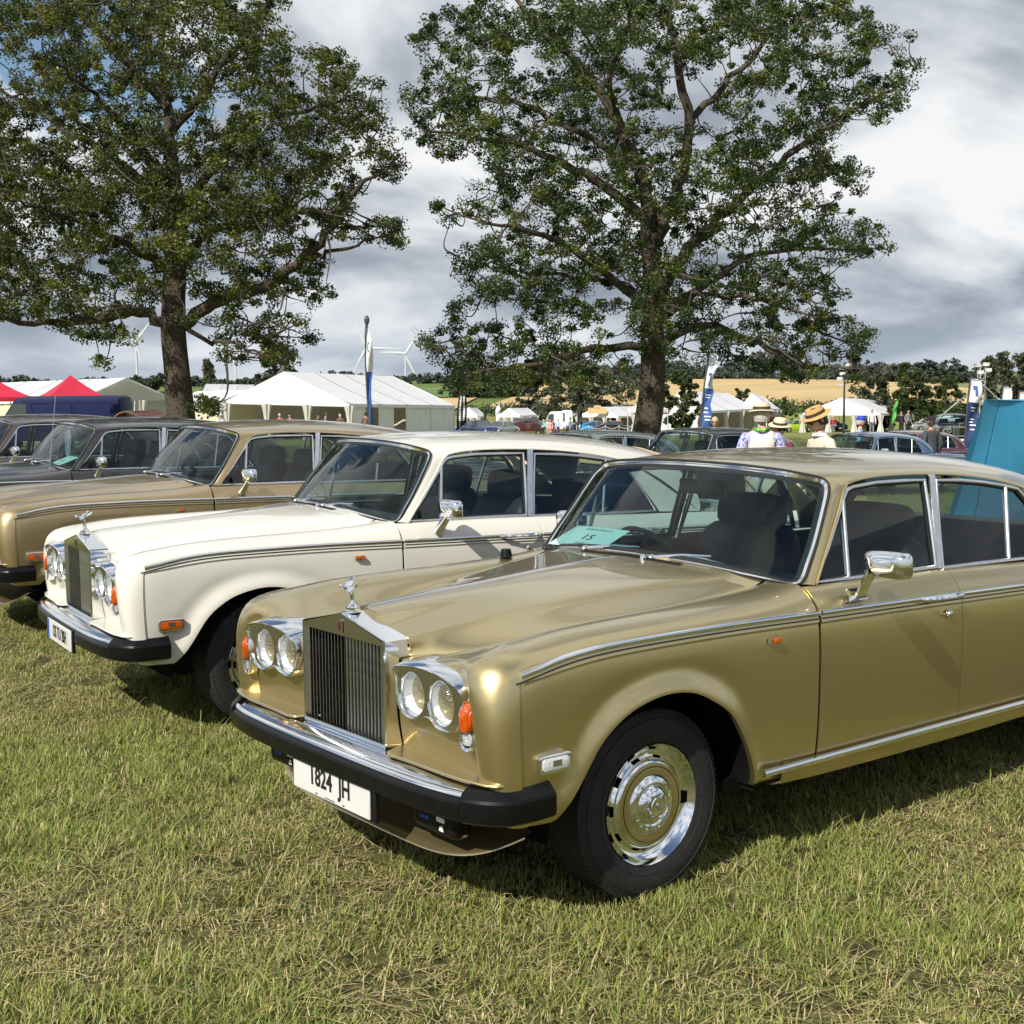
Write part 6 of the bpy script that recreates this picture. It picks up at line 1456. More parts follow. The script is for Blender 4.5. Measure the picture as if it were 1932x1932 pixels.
    def onhead(mb, nm, mt, **k): me = mb.mesh(nm, mt, **k); me.transform(Hm); return link(nm, me, root)
    if detail:
        m = MB(); m.tube([(-.10, -.475, -.31), (0, -.50, -.315), (.10, -.475, -.31)], .018, 6); onhead(m, 'mouth', mat('lips', (.38, .14, .12), .5) if 'lips' not in MAT else MAT['lips'])
        for sg in (1, -1):
            if not shades: m = MB(); m.ball((.15 * sg, -.425, .0), (.055, .035, .03), 8, 6); onhead(m, 'eye', M_EYE)
    if shades:
        m = MB()
        for sg in (1, -1): m.ball((.165 * sg, -.475, -.01), (.135, .05, .095), 10, 8); m.tube([(.29 * sg, -.44, .02), (.40 * sg, -.1, .02), (.41 * sg, .05, .0)], .022, 5)
        m.tube([(-.06, -.50, .02), (.06, -.50, .02)], .02, 5); onhead(m, 'sunglasses', M_SHADES)
    if hair is not None:
        m = MB(); G = []
        for i in range(10):
            t = (math.pi * .64) * i / 9
            row = []
            for k in range(24):
                a = 2 * math.pi * k / 24; z = math.cos(t); r_ = math.sin(t); back = (math.sin(a) + 1) / 2; cut = 1.0 if back > .35 else .62
                tt = t * (cut if back < .5 else 1.0); z, r_ = math.cos(tt), math.sin(tt); row.append((r_ * math.cos(a) * .425, r_ * math.sin(a) * .505 + .01, z * .60 - (.10 * (back > .6) * (i / 9))))
            G.append(row)
        m.grid(G, cv=True); onhead(m, 'hair', hair)
    if hat in ('fedora', 'cap', 'flat'):
        hm_ = hat_mat or M_STRAW; m = MB()
        if hat == 'fedora':
            G = []
            for r_, z in ((.40, .18), (.47, .215), (.62, .20), (.74, .17), (.755, .185), (.62, .235), (.48, .26), (.462, .34), (.43, .50), (.375, .62), (.28, .68), (.14, .66), (.01, .64)):
                G.append([(r_ * math.cos(a) * .94, r_ * math.sin(a) * 1.08, z - .04 * math.cos(2 * a) * (r_ > .6) - (.09 if (r_ < .30) else 0) * 1) for a in np.linspace(0, 2 * math.pi, 36, endpoint=False)])
            m.grid(G, cv=True); ho = onhead(m, 'hat', hm_)
            m = MB(); m.grid([[(r_ * math.cos(a) * .94, r_ * math.sin(a) * 1.08, z) for a in np.linspace(0, 2 * math.pi, 36, endpoint=False)] for r_, z in ((.485, .262), (.475, .42))], cv=True); b_ = onhead(m, 'hat_band', M_BAND)
            b_.parent = ho
        else:
            G = []
            for r_, z in ((.445, .10), (.465, .22), (.44, .42), (.32, .56), (.01, .62)): G.append([(r_ * math.cos(a) * .93, r_ * math.sin(a) * 1.08, z) for a in np.linspace(0, 2 * math.pi, 28, endpoint=False)])
            m.grid(G, cv=True); ho = onhead(m, 'cap', hm_); m = MB(); m.grid([[(x, -.46 - .32 * math.cos(x * 3.6) * q, .16 - .07 * q - .12 * x * x) for x in np.linspace(-.36, .36, 9)] for q in (0, .4, .8, 1)]); pk = onhead(m, 'cap_peak', hm_); pk.parent = ho
    # clothes: shells that follow the body
    top = top or cloth('shirt_white', (.75, .75, .74)) ; g = 1.13
    V2 = [f(0, 0, .47 - coat), f(0, 0, .54), f(0, 0, .61), f(0, 0, .72), f(0, .005, .80), f(0, .004, .832)]; E2 = [(0, 1), (1, 2), (2, 3), (3, 4), (4, 5)]; R2 = [(.100 * s, .074 * s), (.098 * s, .072 * s), (.090 * s, .064 * s), (.102 * s, .072 * s), (.074 * s, .056 * s), (.040 * s, .040 * s)]
    for sg, ea in ((1, eR), (-1, eL)):
        i = len(V2); q = .93 if sleeve == 'long' else .02; a, b = np.array(ea[0]), np.array(ea[1]); c = a * (1 - q) + b * q
        V2 += [f(.105 * sg, .005, .800), f(a[0] * sg, a[1], a[2])] + ([f(c[0] * sg, c[1], c[2])] if sleeve == 'long' else []); R2 += [.043 * s, .034 * s] + ([.025 * s] if sleeve == 'long' else []); E2 += [(4, i), (i, i + 1)] + ([(i + 1, i + 2)] if sleeve == 'long' else [])
    link('top', skin_mesh('top', V2, E2, R2, top, 2), root)
    if vest:
        link('waistcoat', skin_mesh('waistcoat', [f(0, 0, .50), f(0, 0, .61), f(0, 0, .72), f(0, .004, .79), f(.075, .004, .806), f(-.075, .004, .806)], [(0, 1), (1, 2), (2, 3), (3, 4), (3, 5)], [(.108 * s, .082 * s), (.100 * s, .074 * s), (.115 * s, .082 * s), (.098 * s, .066 * s), (.050 * s, .047 * s), (.050 * s, .047 * s)], vest, 2), root)
    if scarf:
        m = MB(); m.tube([f(.048 * math.cos(a), .046 * math.sin(a), .842 + .006 * math.sin(3 * a)) for a in np.linspace(0, 2 * math.pi, 18, endpoint=False)], .014 * s, 8, closed=True); link('neckerchief', m.mesh('neckerchief', scarf), root)
    if collar:
        m = MB(); m.grid([[f(r_ * math.cos(a), r_ * math.sin(a), z) for a in np.linspace(0, 2 * math.pi, 20, endpoint=False)] for r_, z in ((.046, .826), (.040, .850), (.043, .852), (.052, .832))], cv=True); link('collar', m.mesh('collar', collar), root)
    V3_ = [f(0, 0, .53)]; E3 = []; R3 = [(.096 * s, .070 * s)]
    for sg in (1, -1):
        i = len(V3_); V3_ += [f(.052 * sg, 0, .485), f(.058 * sg, -.006, .285), f(.060 * sg, .012, .06)]; R3 += [.060 * s, .044 * s, .034 * s]; E3 += [(0, i), (i, i + 1), (i + 1, i + 2)]
    link('trousers', skin_mesh('trousers', V3_, E3, R3, leg or cloth('trousers_grey', (.10, .10, .11)), 1), root)
    for sg in (1, -1):
        m = MB(); m.ball(f(.066 * sg, -.03, .022), (.036 * s, .078 * s, .026 * s), 10, 7); link('shoe', m.mesh('shoe', M_BAND), root)
    return root
C_PINK = cloth('waistcoat_pale', (.72, .62, .58), .05); C_PURP = mat('shirt_purple', (.10, .11, .38), .8, 0, col2=(.62, .62, .78), vscale=34)
C_LIME = mat('scarf_lime', (.30, .62, .04), .7, 0, col2=(.03, .06, .10), vscale=26); C_CREAM = cloth('jacket_cream', (.66, .58, .46), .05); C_WHITE = cloth('shirt_plain_white', (.66, .66, .66), .03)
C_CHAR = cloth('jacket_charcoal', (.055, .058, .065)); C_BLUEP = mat('shirt_blue_print', (.06, .26, .52), .8, 0, col2=(.35, .55, .72), vscale=26); C_NAVY = cloth('trousers_navy', (.03, .035, .06)); C_STONE = cloth('trousers_stone', (.42, .37, .29))
def stand(u, Y, dz=0.0): p = gp(u, Y); p.z += dz; return p
GP = 'visitors talking among the parked cars'
# facing: yaw 0 looks at the camera; pi looks away
person('man from behind in a cream hat, pale waistcoat and lime neckerchief', stand(1437, 15.3, -.03), R(172), 1.72, C_PURP, C_STONE, M_HGREY, 'fedora', vest=C_PINK, scarf=C_LIME, group=GP, arms=1, hat_mat=M_STRAW)
person('man in profile under a tan straw hat looking down, cream jacket', stand(1558, 15.0, -.13), R(-74), 1.76, C_CREAM, C_NAVY, M_HDARK, 'fedora', shades=True, head_pitch=R(24), lean=.12, group=GP, arms=1, collar=C_WHITE, hat_mat=M_STRAW2)
person('person in sunglasses and a cream hat facing the camera between two men', stand(1470, 18.5, -.03), R(10), 1.66, cloth('shirt_maroon', (.14, .03, .05)), C_NAVY, None, 'fedora', shades=True, head_pitch=R(12), group=GP, hat_mat=M_STRAW)
person('man in a royal blue cap and blue patterned shirt beyond the blue coupe', stand(1623, 33, -.06), R(70), 1.74, C_BLUEP, C_STONE, M_HGREY, 'cap', group=GP, hat_mat=cloth('cap_blue', (.02, .06, .42)), sleeve='short', arms=1)
person('man walking away in a charcoal jacket and black cap', stand(1757, 32, -.08), R(205), 1.80, C_CHAR, C_CHAR, M_HDARK, 'cap', group=GP, hat_mat=cloth('cap_black', (.012, .012, .014)), coat=.03, skin=M_SKIN2)
person('blond woman in sunglasses behind the dark saloon', stand(1349, 32, -.04), R(-15), 1.64, cloth('top_black', (.03, .03, .035)), C_NAVY, M_HBLOND, None, shades=True, group=GP)
person('person standing in the gap between the cars, seen through the gold windscreen', stand(1395, 10.9), R(200), 1.70, C_BLUEP, C_STONE, M_HGREY, 'cap', group=GP, sleeve='short', hat_mat=C_WHITE) if False else None
# far visitors: a few figures, each with clothes of its own
far_cols = {}
def fc(n, c): 
    if n not in far_cols: far_cols[n] = cloth('cloth_' + n, c)
    return far_cols[n]
FW, FR, FB, FK, FP, FD, FL, FG, FBR, FC_ = fc('white', (.62, .62, .60)), fc('red', (.35, .03, .05)), fc('blue', (.30, .40, .62)), fc('black', (.02, .02, .024)), fc('pink', (.66, .32, .32)), fc('denim', (.14, .18, .30)), fc('light', (.45, .55, .66)), fc('grey', (.20, .20, .21)), fc('brown', (.16, .09, .06)), fc('cyan', (.20, .55, .66))
GF = 'visitors strolling by the far tents'
for (u, Y, H, tp, lg, hr, ht, yw, lab, ar) in [
    (998, 138, 1.76, FW, C_STONE, M_HGREY, 'fedora', 150, 'visitor in white standing in front of the maroon vintage car', 0), (1065 - 5, 140, 1.78, FK, FK, M_HDARK, None, 10, 'visitor in black beside the white delivery van', 0) if False else (929, 140, 1.78, FK, FK, M_HDARK, None, 20, 'visitor all in black between the dark blue saloon and the maroon car', 0),
    (919, 142, 1.70, FW, FG, M_HGREY, None, 60, 'visitor in a white shirt next to one dressed in black', 0), (1055 + 3, 139, 1.74, FP, FW, M_HBLOND, None, 0, 'woman in a pink top among the group by the white van', 0) if False else (1038, 136, 1.62, FP, FP, M_HBLOND, None, 0, 'woman in a pink top at the front of the far group', 0),
    (1011, 140, 1.78, FR, FK, M_HDARK, None, 0, 'visitor in a dark red top beside the maroon car', 0), (1026, 138, 1.70, FC_, FG, M_HBLOND, None, -80, 'visitor in pale cyan leaning towards the group', 0), (1034, 142, 1.72, C_CREAM, C_STONE, M_HGREY, 'fedora', 170, 'visitor in cream with a pale hat at the back of the far group', 0),
    (1043, 140, 1.74, FD, FR, M_HDARK, 'cap', 30, 'visitor in a denim shirt in the far group', 0), (1053, 141, 1.78, FL, FD, M_HGREY, None, -40, 'visitor in a light blue shirt at the right of the far group', 0), (1076, 130, 1.76, FB, FG, M_HDARK, 'cap', 60, 'man in a blue shirt and dark cap walking right of the white van', 0),
    (1152, 168, 1.75, FL, FG, M_HDARK, None, 0, 'visitor in pale blue behind the black coupes', 0), (1170, 170, 1.74, FBR, FK, M_HDARK, None, 0, 'visitor in brown at the tent by the oak trunk', 0),
    (381, 92, 1.62, FP, FG, M_HBLOND, 'fedora', 0, 'woman with a straw hat by the left oak trunk', 0), (418, 90, 1.72, FL, FW, M_HGREY, 'fedora', 20, 'person in pale blue raising an arm to a white hat', 3), (253, 84, 1.70, FB, FD, M_HGREY, 'cap', 90, 'visitor in blue left of the left oak trunk', 0),
    (528, 88, 1.74, FR, FG, M_HGREY, None, 10, 'grey haired visitor in red in the marquee entrance', 0), (547, 89, 1.72, FBR, FG, M_HDARK, None, 0, 'visitor in brown beside the grey haired one in the marquee entrance', 0), (600, 88, 1.68, FK, FK, M_HDARK, 'cap', 60, 'visitor in a black cap at the marquee side', 0), (614.5, 86, 1.76, FG, FK, M_HDARK, None, 100, 'dark haired visitor in grey at the marquee corner', 0),
    (642, 90, 1.70, FBR, FK, M_HBLOND, None, 200, 'visitor in brown by the curtain of the big marquee', 0), (690, 78, 1.66, FBR, FG, M_HDARK, None, 160, 'visitor in brown at the foot of the tall feather flag', 0),
    (870, 128, 1.70, FG, FK, M_HGREY, None, 0, 'visitor in grey beside the wide black feather flag', 0),
    (1321, 60, 1.62, FP, FP, M_HBLOND, None, 90, 'visitor in pink behind the twisted blue banner', 0), (1453, 58, 1.66, FR, FG, M_HGREY, 'cap', 20, 'visitor in red behind the group in hats', 0), (1590 + 55, 95, 1.70, FW, FG, M_HDARK, None, 0, 'visitor in white beside the blue cap', 0),
    (1700, 105, 1.72, FK, FK, M_HDARK, None, 0, 'visitor in black right of the open frame tent', 0), (1713, 100, 1.74, FG, FK, M_HDARK, None, 30, 'visitor in dark grey near the man in charcoal', 0), (1560 + 12, 130, 1.70, FR, FG, M_HGREY, None, 0, 'visitor in red inside the open frame tent', 0)]:
    person(lab, stand(u, Y), R(yw), H, tp, lg, hr, ht, group=GF, detail=False, arms=ar, hat_mat=FW if ht == 'fedora' else FK)
# ------------------------------------------------------------------ cars of the second row (same model family, own colours)
M_BLACKP = paint('paint_black', (.012, .012, .014), 0, .3); M_BLUEP = paint('paint_steel_blue', (.09, .17, .30), .5, .35); M_MAROON = paint('paint_maroon', (.10, .012, .022), .2, .35); M_SAGE = paint('paint_sage', (.22, .27, .25), .5, .35)
M_TANH = mat('tan_hoodcloth', (.62, .43, .24), .8, 0, var=.06, vscale=6, bump=.2, bscale=20)
FINE = {'hub_letter', 'vent_slot', 'lamp_name', 'lamp_mark', 'badge_letter', 'plate_lettering', 'plate_mark', 'fog_lamp', 'air_dam', 'washer_jet', 'sidewall_rib', 'pinstripe', 'door_lock', 'marker_window', 'badge'}
def copy_car(label, x, y, z, yaw, m_, skip=(), scale=1.0, seats=None):
    tr = {}
    for c in bpy.data.objects:
        if c.parent: tr.setdefault(c.parent.name, []).append(c)
    def rec(o, par):
        if par and o.name.split('.')[0] in FINE | set(skip): return None
        c = o.copy(); COL.objects.link(c); c.parent = par
        sw = {'paint_gold': m_, 'leather_navy': seats or M_LEATHG}
        if o.type == 'MESH':
            for i, q in enumerate(o.material_slots):
                if q.material and q.material.name in sw: c.material_slots[i].link = 'OBJECT'; c.material_slots[i].material = sw[q.material.name]
        for ch in tr.get(o.name, []): rec(ch, c)
        return c
    r = rec(proto, None); r.location = (x, y, z); r.rotation_euler = (0, 0, R(yaw)); r.scale = (scale,) * 3; tag(r, label, 'car', 'classic cars parked in the second row'); return r
copy_car('black saloon with a pale sheet on its dashboard, behind the ivory saloon', 1.99, 22.0, -.49, -147, M_BLACKP)
copy_car('steel blue car with windows lined in chrome, behind the man in the tan hat', at(1606, 815, 30).x - .8, 29.5, -.80, -147, M_BLUEP, scale=.94)
copy_car('maroon saloon showing its roof behind the steel blue car', at(1690, 815, 38).x - .8, 37.5, -1.18, -147, M_MAROON)
copy_car('sage silver car whose windscreen shows over the ivory roof', .15, 23.5, -.57, -147, M_SAGE)
cv = copy_car('open black convertible with a folded tan hood behind the ivory saloon', -1.03, 16.4, -.22, -147, M_BLACKP, skip=('roof', 'windscreen', 'windscreen_trim', 'windscreen_seal', 'windscreen_rubber', 'window', 'window_frame', 'window_seal', 'window_divider', 'door_post', 'rear_screen', 'rear_quarter', 'drip_rail', 'inside_mirror', 'headrest', 'headrest_post', 'wiper'), seats=M_TANH)
m = MB(); m.grid([[(x, y, .98 + h * (1 - (y / .80) ** 4)) for y in np.linspace(-.78, .78, 13)] for x, h in ((-2.35, .0), (-2.45, .13), (-2.7, .19), (-3.0, .20), (-3.25, .12), (-3.35, 0))]); m.build('folded_hood', M_TANH, cv)
m = MB(); m.grid([[(x, y, .95 + h * (1 - (y / .80) ** 6)) for y in np.linspace(-.76, .76, 11)] for x, h in ((-1.55, 0), (-1.60, .10), (-1.75, .12), (-1.85, 0))]); m.build('seat_cover', M_TANH, cv)
copy_car('black saloon facing the camera beside the small white gazebo', at(1806, 800, 62).x, 62, -1.15 - .25, -100, M_BLACKP)
copy_car('dark blue saloon partly hidden by the blue awning', at(1812, 830, 24).x + .6, 23, -.95, -147, paint('paint_midnight', (.02, .03, .07), .3, .35)) if False else None

# ------------------------------------------------------------------ cars and vans far across the field
M_FGL = mat('far_glass', (.05, .065, .07), .08, 0, coat=1.0)
M_TAIL = mat('tail_lamp', (.45, .02, .015), .3)
def far_car(label, u, Y, yaw, m_, kind='saloon', L_=4.6, W_=1.75, H_=1.38, name='parked_car', group='cars parked across the field'):
    r = empty(name, gp(u, Y), R(yaw), label, 'car', group); h = L_ / 2
    P = {'saloon': [(-1, .52, .62), (-.97, .62, .70), (-.55, .64, .80), (-.30, .66, .86), (.32, .67, .88), (.62, .66, .86), (.94, .60, .80), (1, .45, .70)], 'coupe': [(-1, .42, .60), (-.95, .52, .72), (-.6, .57, .82), (-.3, .60, .86), (.30, .62, .88), (.7, .66, .88), (.96, .62, .82), (1, .45, .72)],
         'vintage': [(-1, .60, .34), (-.85, .74, .40), (-.45, .78, .50), (-.30, .84, .80), (.5, .86, .86), (.8, .78, .82), (.97, .60, .7), (1, .45, .6)]}[kind]
    m = MB(); G = []
    for x, zt_, w in P:
        w *= W_ / 2 / .88; zt2 = zt_ * H_ * 1.05; G.append([(x * h, -w * .9, .22), (x * h, -w, .36), (x * h, -w, zt2 - .12), (x * h, -w * .86, zt2), (x * h, 0, zt2 + .03), (x * h, w * .86, zt2), (x * h, w, zt2 - .12), (x * h, w, .36), (x * h, w * .9, .22)])
    G = patch(G, np.linspace(0, len(P) - 1, 22), np.linspace(0, 8, 25)); m.grid(G); m.add([tuple(p) for p in G[0]], [tuple(range(25))]); m.add([tuple(p) for p in G[-1]], [tuple(range(24, -1, -1))]); m.build('body', m_, r, angle=50)
    C = {'saloon': (-.38, -.16, .34, .60), 'coupe': (-.36, -.08, .20, .74), 'vintage': (-.26, -.20, .50, .78)}[kind]; zb = (.64 if kind != 'vintage' else .80) * H_ * 1.05; w0, w1 = W_ / 2 * .86, W_ / 2 * .66
    def cab(ins, dz, nm, mt):
        m = MB(); m.add([(C[0] * h, -w0 + ins, zb), (C[0] * h, w0 - ins, zb), (C[3] * h, w0 - ins, zb), (C[3] * h, -w0 + ins, zb), (C[1] * h, -w1 + ins, H_ + dz), (C[1] * h, w1 - ins, H_ + dz), (C[2] * h, w1 - ins, H_ + dz), (C[2] * h, -w1 + ins, H_ + dz)], [(0, 1, 5, 4), (1, 2, 6, 5), (2, 3, 7, 6), (3, 0, 4, 7), (4, 5, 6, 7)]); return m.build(nm, mt, r, smooth=False, weld='n')
    cab(0, -.03, 'window', M_FGL)
    m = MB(); m.grid([[(x * h, y, H_ + .02 - .05 * abs(y / w1) ** 3 - .03 * e) for y in np.linspace(-w1 - .02, w1 + .02, 9)] for x, e in ((C[1] - .02, 1), (C[1] + .06, .2), ((C[1] + C[2]) / 2, 0), (C[2] - .04, .2), (C[2] + .02, 1))]); 
    for xa, xb in ((C[0], C[1]), (C[3], C[2])):
        for s_ in (1, -1): m.tube([(xa * h, s_ * (w0 - .02), zb), (xb * h, s_ * (w1 + .0), H_ - .02)], .035, 5)
    for s_ in (1, -1): m.tube([((C[1] + C[2]) / 2 * h, s_ * (w0 - .01), zb), ((C[1] + C[2]) / 2 * h, s_ * w1, H_ - .02)], .03, 5)
    m.build('roof', m_, r)
    for x in (-.58, .60):
        for s_ in (1, -1):
            m = MB(); y = W_ / 2 - .09; m.lathe([(.0001, y + .10), (.18, y + .10), (.20, y + .11), (.30, y + .11), (.32, y + .08), (.32, y - .10)], 20, 'Y', (x * h, 0, .32)); m2 = m; o = link('wheel', m2.mesh('wheel', M_TYRE, flipy=(s_ < 0)), r)
            m = MB(); m.lathe([(.0001, y + .125), (.12, y + .12), (.19, y + .112)], 16, 'Y', (x * h, 0, .32)); link('wheel_trim', m.mesh('wheel_trim', M_CHROME, flipy=(s_ < 0)), o)
    for s_ in (1, -1):
        m = MB(); m.ball((-h + .02, s_ * W_ * .34, .58 if kind != 'vintage' else .80), (.06, .10, .09)); m.build('headlamp', M_BOWL, r)
        m = MB(); m.box((h - .01, s_ * W_ * .38, .66), (.06, .16, .14)); m.build('tail_lamp', M_TAIL, r)
    for x in (-h - .04, h + .03): m = MB(); m.box((x, 0, .42), (.08, W_ * .96, .10)); m.build('bumper', M_CHROME, r)
    if kind == 'vintage': m = MB(); m.box((-h - .02, 0, .72), (.10, .55, .60)); m.build('radiator', M_CHROME, r)
    return r
pB = paint('far_royal_blue', (.02, .07, .42), .2, .35); pN = paint('far_navy', (.02, .04, .13), .2, .35); pC = paint('far_cyan', (.02, .32, .72), .1, .35); pS = paint('far_silver', (.42, .43, .44), .6, .35); pW = paint('far_white', (.75, .75, .75), 0, .35); pL = paint('far_lime', (.32, .50, .02), 0, .4); pBr = paint('far_brown', (.20, .085, .06), .2, .4)
# local -x is the nose; yaw 0: nose to the left of the picture
far_car('royal blue sports car beside the wide black feather flag', 874, 128, 8, pB, 'coupe', 4.4, 1.8, 1.28)
far_car('dark blue saloon seen from behind in front of the maroon vintage car', 904, 112, 118, pN, 'saloon', 4.7, 1.75, 1.42)
far_car('silver car nosing out right of the dark blue saloon', 944, 118, 60, pS, 'saloon', 4.5, 1.7, 1.36)
far_car('maroon vintage car with a tall chrome radiator', 986, 136, 52, M_MAROON, 'vintage', 4.8, 1.8, 1.85)
far_car('bright cyan coupe between two black coupes', 1126, 165, 186, pC, 'coupe', 4.9, 1.95, 1.42)
far_car('black coupe left of the bright cyan one', 1103, 168, 186, M_BLACKP, 'coupe', 4.9, 1.95, 1.42)
far_car('black coupe behind the rope barrier, right of the cyan one', 1160, 162, 186, M_BLACKP, 'coupe', 5.2, 1.95, 1.42)
far_car('lime green car between the hats, beyond the tents', 1500, 152, 20, pL, 'saloon', 4.3, 1.7, 1.40)
far_car('white hatchback parked in front of the white vans', 1021, 158, 60, pW, 'saloon', 4.2, 1.75, 1.5)
far_car('dark saloon inside the open frame tent', 1560, 158, 0, pN, 'saloon', 4.5, 1.75, 1.42)
far_car('black saloon under the open frame tent, right half', 1625, 160, 70, M_BLACKP, 'saloon', 4.5, 1.75, 1.42)
far_car('pale saloon in the marquee beyond the honey gold roof', 507, 100, 0, paint('far_paleblue', (.16, .24, .33), .3, .35), 'saloon', 4.5, 1.75, 1.40)
far_car('parked silver estate beyond the small gazebo', 1752, 150, 10, pS, 'saloon', 4.6, 1.75, 1.45)
M_VANB = mat('van_navy', (.006, .012, .060), .5, 0, var=.05, vscale=2, spec=.12); M_VANW = paint('van_white', (.76, .77, .78), 0, .4)
def van(label, u0, u1, Y, vtop, m_, flip=1, yaw=0.0, ht=None):
    """panel van, nose at u0"""
    a, b = gp(u0, Y), gp(u1, Y); L_ = abs(b.x - a.x); c = (a + b) / 2; r = empty('panel_van', c, R(yaw) + (0 if flip > 0 else math.pi), label, 'van', None); H_ = at((u0 + u1) / 2, vtop, Y).z - c.z; w = 1.0; h = L_ / 2
    prof = [(-h, .45), (-h, .95), (-h + .12, 1.08), (-h + .85, 1.22), (-h + 1.55, H_ - .12), (-h + 1.85, H_ - .01), (h - .3, H_), (h - .06, H_ - .08), (h, H_ - .4), (h, .40)]
    m = MB(); G = []
    for s_, ins in ((-1, 0), (1, 0)):
        pass
    rows = []
    for y, sc in ((-w, 0), (-w, 1), (-w * .93, 2), (0, 3), (w * .93, 2), (w, 1), (w, 0)):
        row = []
        for x, z in prof: zz = z if sc >= 2 else min(z, H_ - .22) if sc == 1 else min(z, .45); row.append((x + (.03 * (sc < 2) * (1 if x < 0 else -1)), y, zz + (.02 if sc == 3 else 0)))
        rows.append(row)
    m.grid(rows); m.build('body', m_, r, angle=40, weld='n')
    for s_ in (1, -1):
        y = s_ * (w + .006); m = MB(); m.add([(-h + .95, y, 1.25), (-h + 1.50, y, H_ - .32), (-h + 2.05, y, H_ - .32), (-h + 2.05, y, 1.22)], [(0, 1, 2, 3)]); m.build('window', M_FGL, r)
        for x0, x1 in ((-h + 2.3, -h + 2.3 + (L_ - 2.6) / 2 - .05), (-h + 2.3 + (L_ - 2.6) / 2 + .05, h - .25)):
            m = MB(); q = [(x0, y, 1.0), (x1, y, 1.0), (x1, y, H_ - .30), (x0, y, H_ - .30)]; m.tube(q, .014, 4, closed=True); m.build('side_panel', m_, r)
        for x in (-h + .85, h - 1.0):
            m = MB(); m.lathe([(.0001, .92), (.2, .92), (.22, .95), (.32, .95), (.335, .90), (.335, .7)], 20, 'Y', (x, 0, .335)); link('wheel', m.mesh('wheel', M_TYRE, flipy=(s_ < 0)), r)
        m = MB(); m.box((-h + 1.0, s_ * (w + .16), 1.42), (.10, .16, .30)); m.build('door_mirror', M_RUB, r)
    m = MB(); m.add([(-h + .83, -w * .85, 1.24), (-h + .83, w * .85, 1.24), (-h + 1.52, w * .78, H_ - .16), (-h + 1.52, -w * .78, H_ - .16)], [(0, 1, 2, 3)]); m.build('windscreen', M_FGL, r)
    m = MB(); m.box((-h - .03, 0, .55), (.12, 1.9, .25)); m.build('bumper', M_RUB, r); return r
van('dark navy panel van in front of the red gazebos', -22, 240, 60, 747.5, M_VANB)
van('white panel van behind the far group of visitors', 1014, 1062, 172, 776, M_VANW)
van('white box van with a blue flash, right of the other white van', 1036, 1080, 180, 774, M_VANW)
# brown car with its curved boot lid up
r = far_car('brown car whose curved lid stands open, behind the graphite saloon', 262, 31, 200, pBr, 'saloon', 4.6, 1.75, 1.42, group=None)
m = MB(); zl = at(262, 774, 31).z - r.location.z; G = []
for y, e in ((-.62, 0), (.55, 1)):
    G.append([(.62 * math.cos(a) + .1 * e, y, .85 + (zl - .85) * math.sin(a)) for a in np.linspace(0, math.pi, 18)])
G2 = [[(x * .95, y, z - .03) for x, y, z in g] for g in G]; m.grid(G); m.grid(G2); m.grid([G[1], G2[1]]); m.grid([G[0], G2[0]]); ld = m.build('raised_lid', pBr, r, weld='n'); ld.rotation_euler = (0, 0, R(150)); 
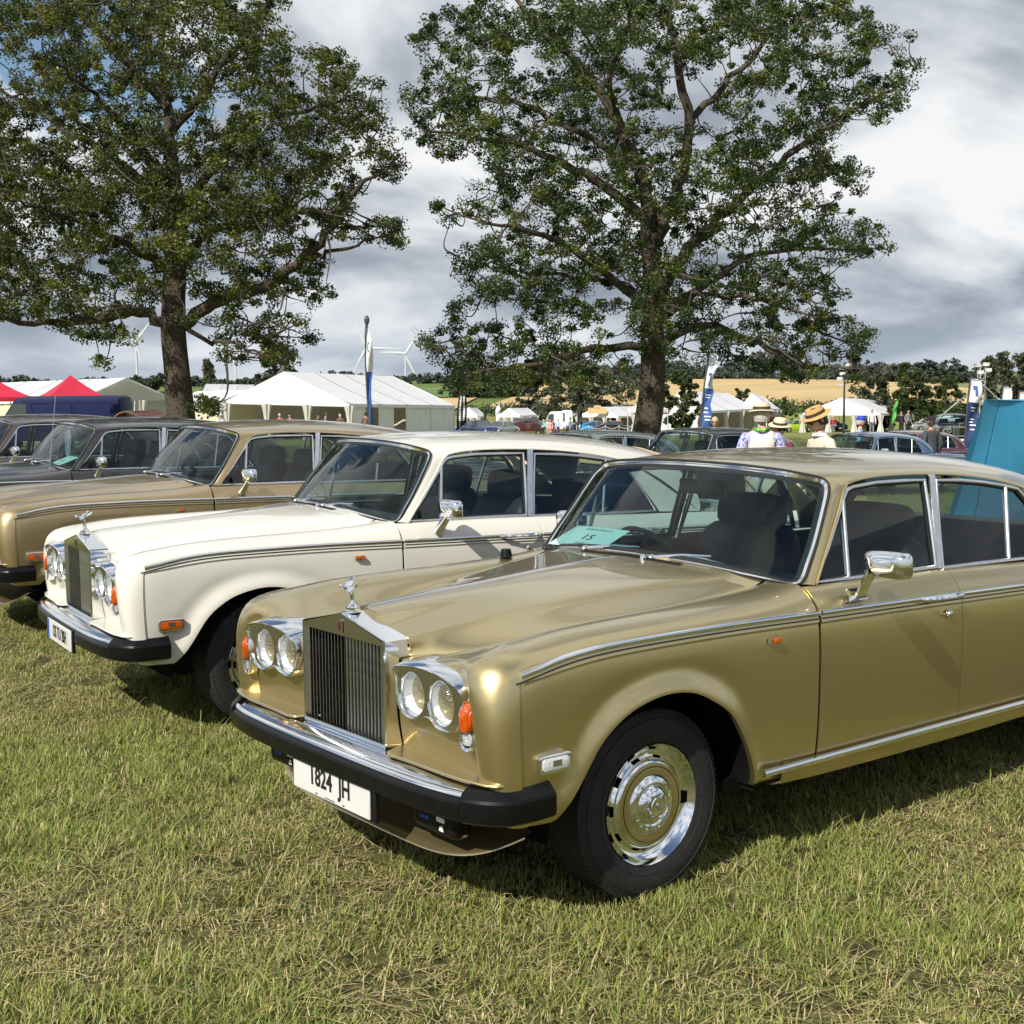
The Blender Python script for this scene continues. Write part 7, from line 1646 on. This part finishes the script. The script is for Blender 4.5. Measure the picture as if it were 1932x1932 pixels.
# small things on the grass
def thing_at(o, label, cat, p, rz=0): o.location = p; o.rotation_euler = (0, 0, rz); tag(o, label, cat); return o
rb = empty('garden_bench', gp(996, 134), .1, 'low orange brown bench in front of the maroon vintage car', 'bench')
M_OB = mat('bench_wood', (.42, .16, .05), .6, var=.2)
for k in range(3): m = MB(); m.box((0, -.16 + .16 * k, .44), (1.45, .12, .04)); m.build('slat', M_OB, rb)
for x in (-.55, .55): m = MB(); m.box((x, 0, .22), (.08, .42, .42)); m.build('leg', M_OB, rb)
m = MB(); rk = np.random.default_rng(3); G = []
for i in range(9): G.append([(-.55 + 1.1 * i / 8, .35 * math.cos(a), max(0, .18 + .03 * math.sin(3.1 * i)) * math.sin(a) * (1.15 if a < 1.6 else .8) + .02 * rk.random()) for a in np.linspace(0, math.pi, 10)])
m.grid(G); thing_at(m.build('tarpaulin', M_RUB), 'black crumpled tarpaulin on the grass left of the broad oak trunk', 'tarpaulin', gp(1162, 46))
M_ROPE = mat('rope_white', (.70, .68, .62), .8)
us_ = (1088, 1110.5, 1142, 1168, 1192)
for k, u in enumerate(us_):
    m = MB(); m.tube([(0, 0, 0), (0, 0, .95)], .035, 8); m.ball((0, 0, .97), .05); m.box((0, 0, .02), (.3, .3, .04)); o = m.build('barrier_post', M_ALU)
    tag(o, ['leftmost white post of the rope barrier, by the black feather flag', 'rope barrier post in front of the cyan coupe', 'rope barrier post at the nose of the right black coupe', 'rope barrier post at the middle of the right black coupe', 'rightmost rope barrier post, beside the broad oak trunk'][k], 'post', 'posts of the rope barrier'); o.location = gp(u, 150)
    if k:
        a, b = gp(us_[k - 1], 150), gp(u, 150); m = MB(); m.tube([tuple(a * (1 - t) + b * t - a + Vector((0, 0, .88 - .28 * math.sin(math.pi * t)))) for t in np.linspace(0, 1, 9)], .025, 5); ro = m.build('barrier_rope', M_ROPE); ro.location = a
        tag(ro, ['sagging rope from the black feather flag to the cyan coupe', 'sagging rope in front of the cyan coupe', 'sagging rope along the bonnet of the right black coupe', 'sagging rope at the tail of the right black coupe'][k - 1], 'rope', 'ropes of the barrier')
gz_ = gazebo('gazebo', 'white gazebo half hidden behind the broad oak trunk', 1222, 752, 771, 62, 76, M_PVC, None)
for kx in (-.5,):
    m = MB(); G = []
    for z, r_ in ((0, .26), (.4, .20), (.9, .10), (1.3, .17), (1.75, .22)): G.append([(r_ * (1 + .2 * math.sin(6 * a)) * math.cos(a), r_ * (1 + .2 * math.sin(6 * a)) * math.sin(a), z) for a in np.linspace(0, 2 * math.pi, 24, endpoint=False)])
    m.grid(G, cv=True); c_ = m.build('curtain', M_PVCG, gz_); c_.location = (-.60, .40, 0)
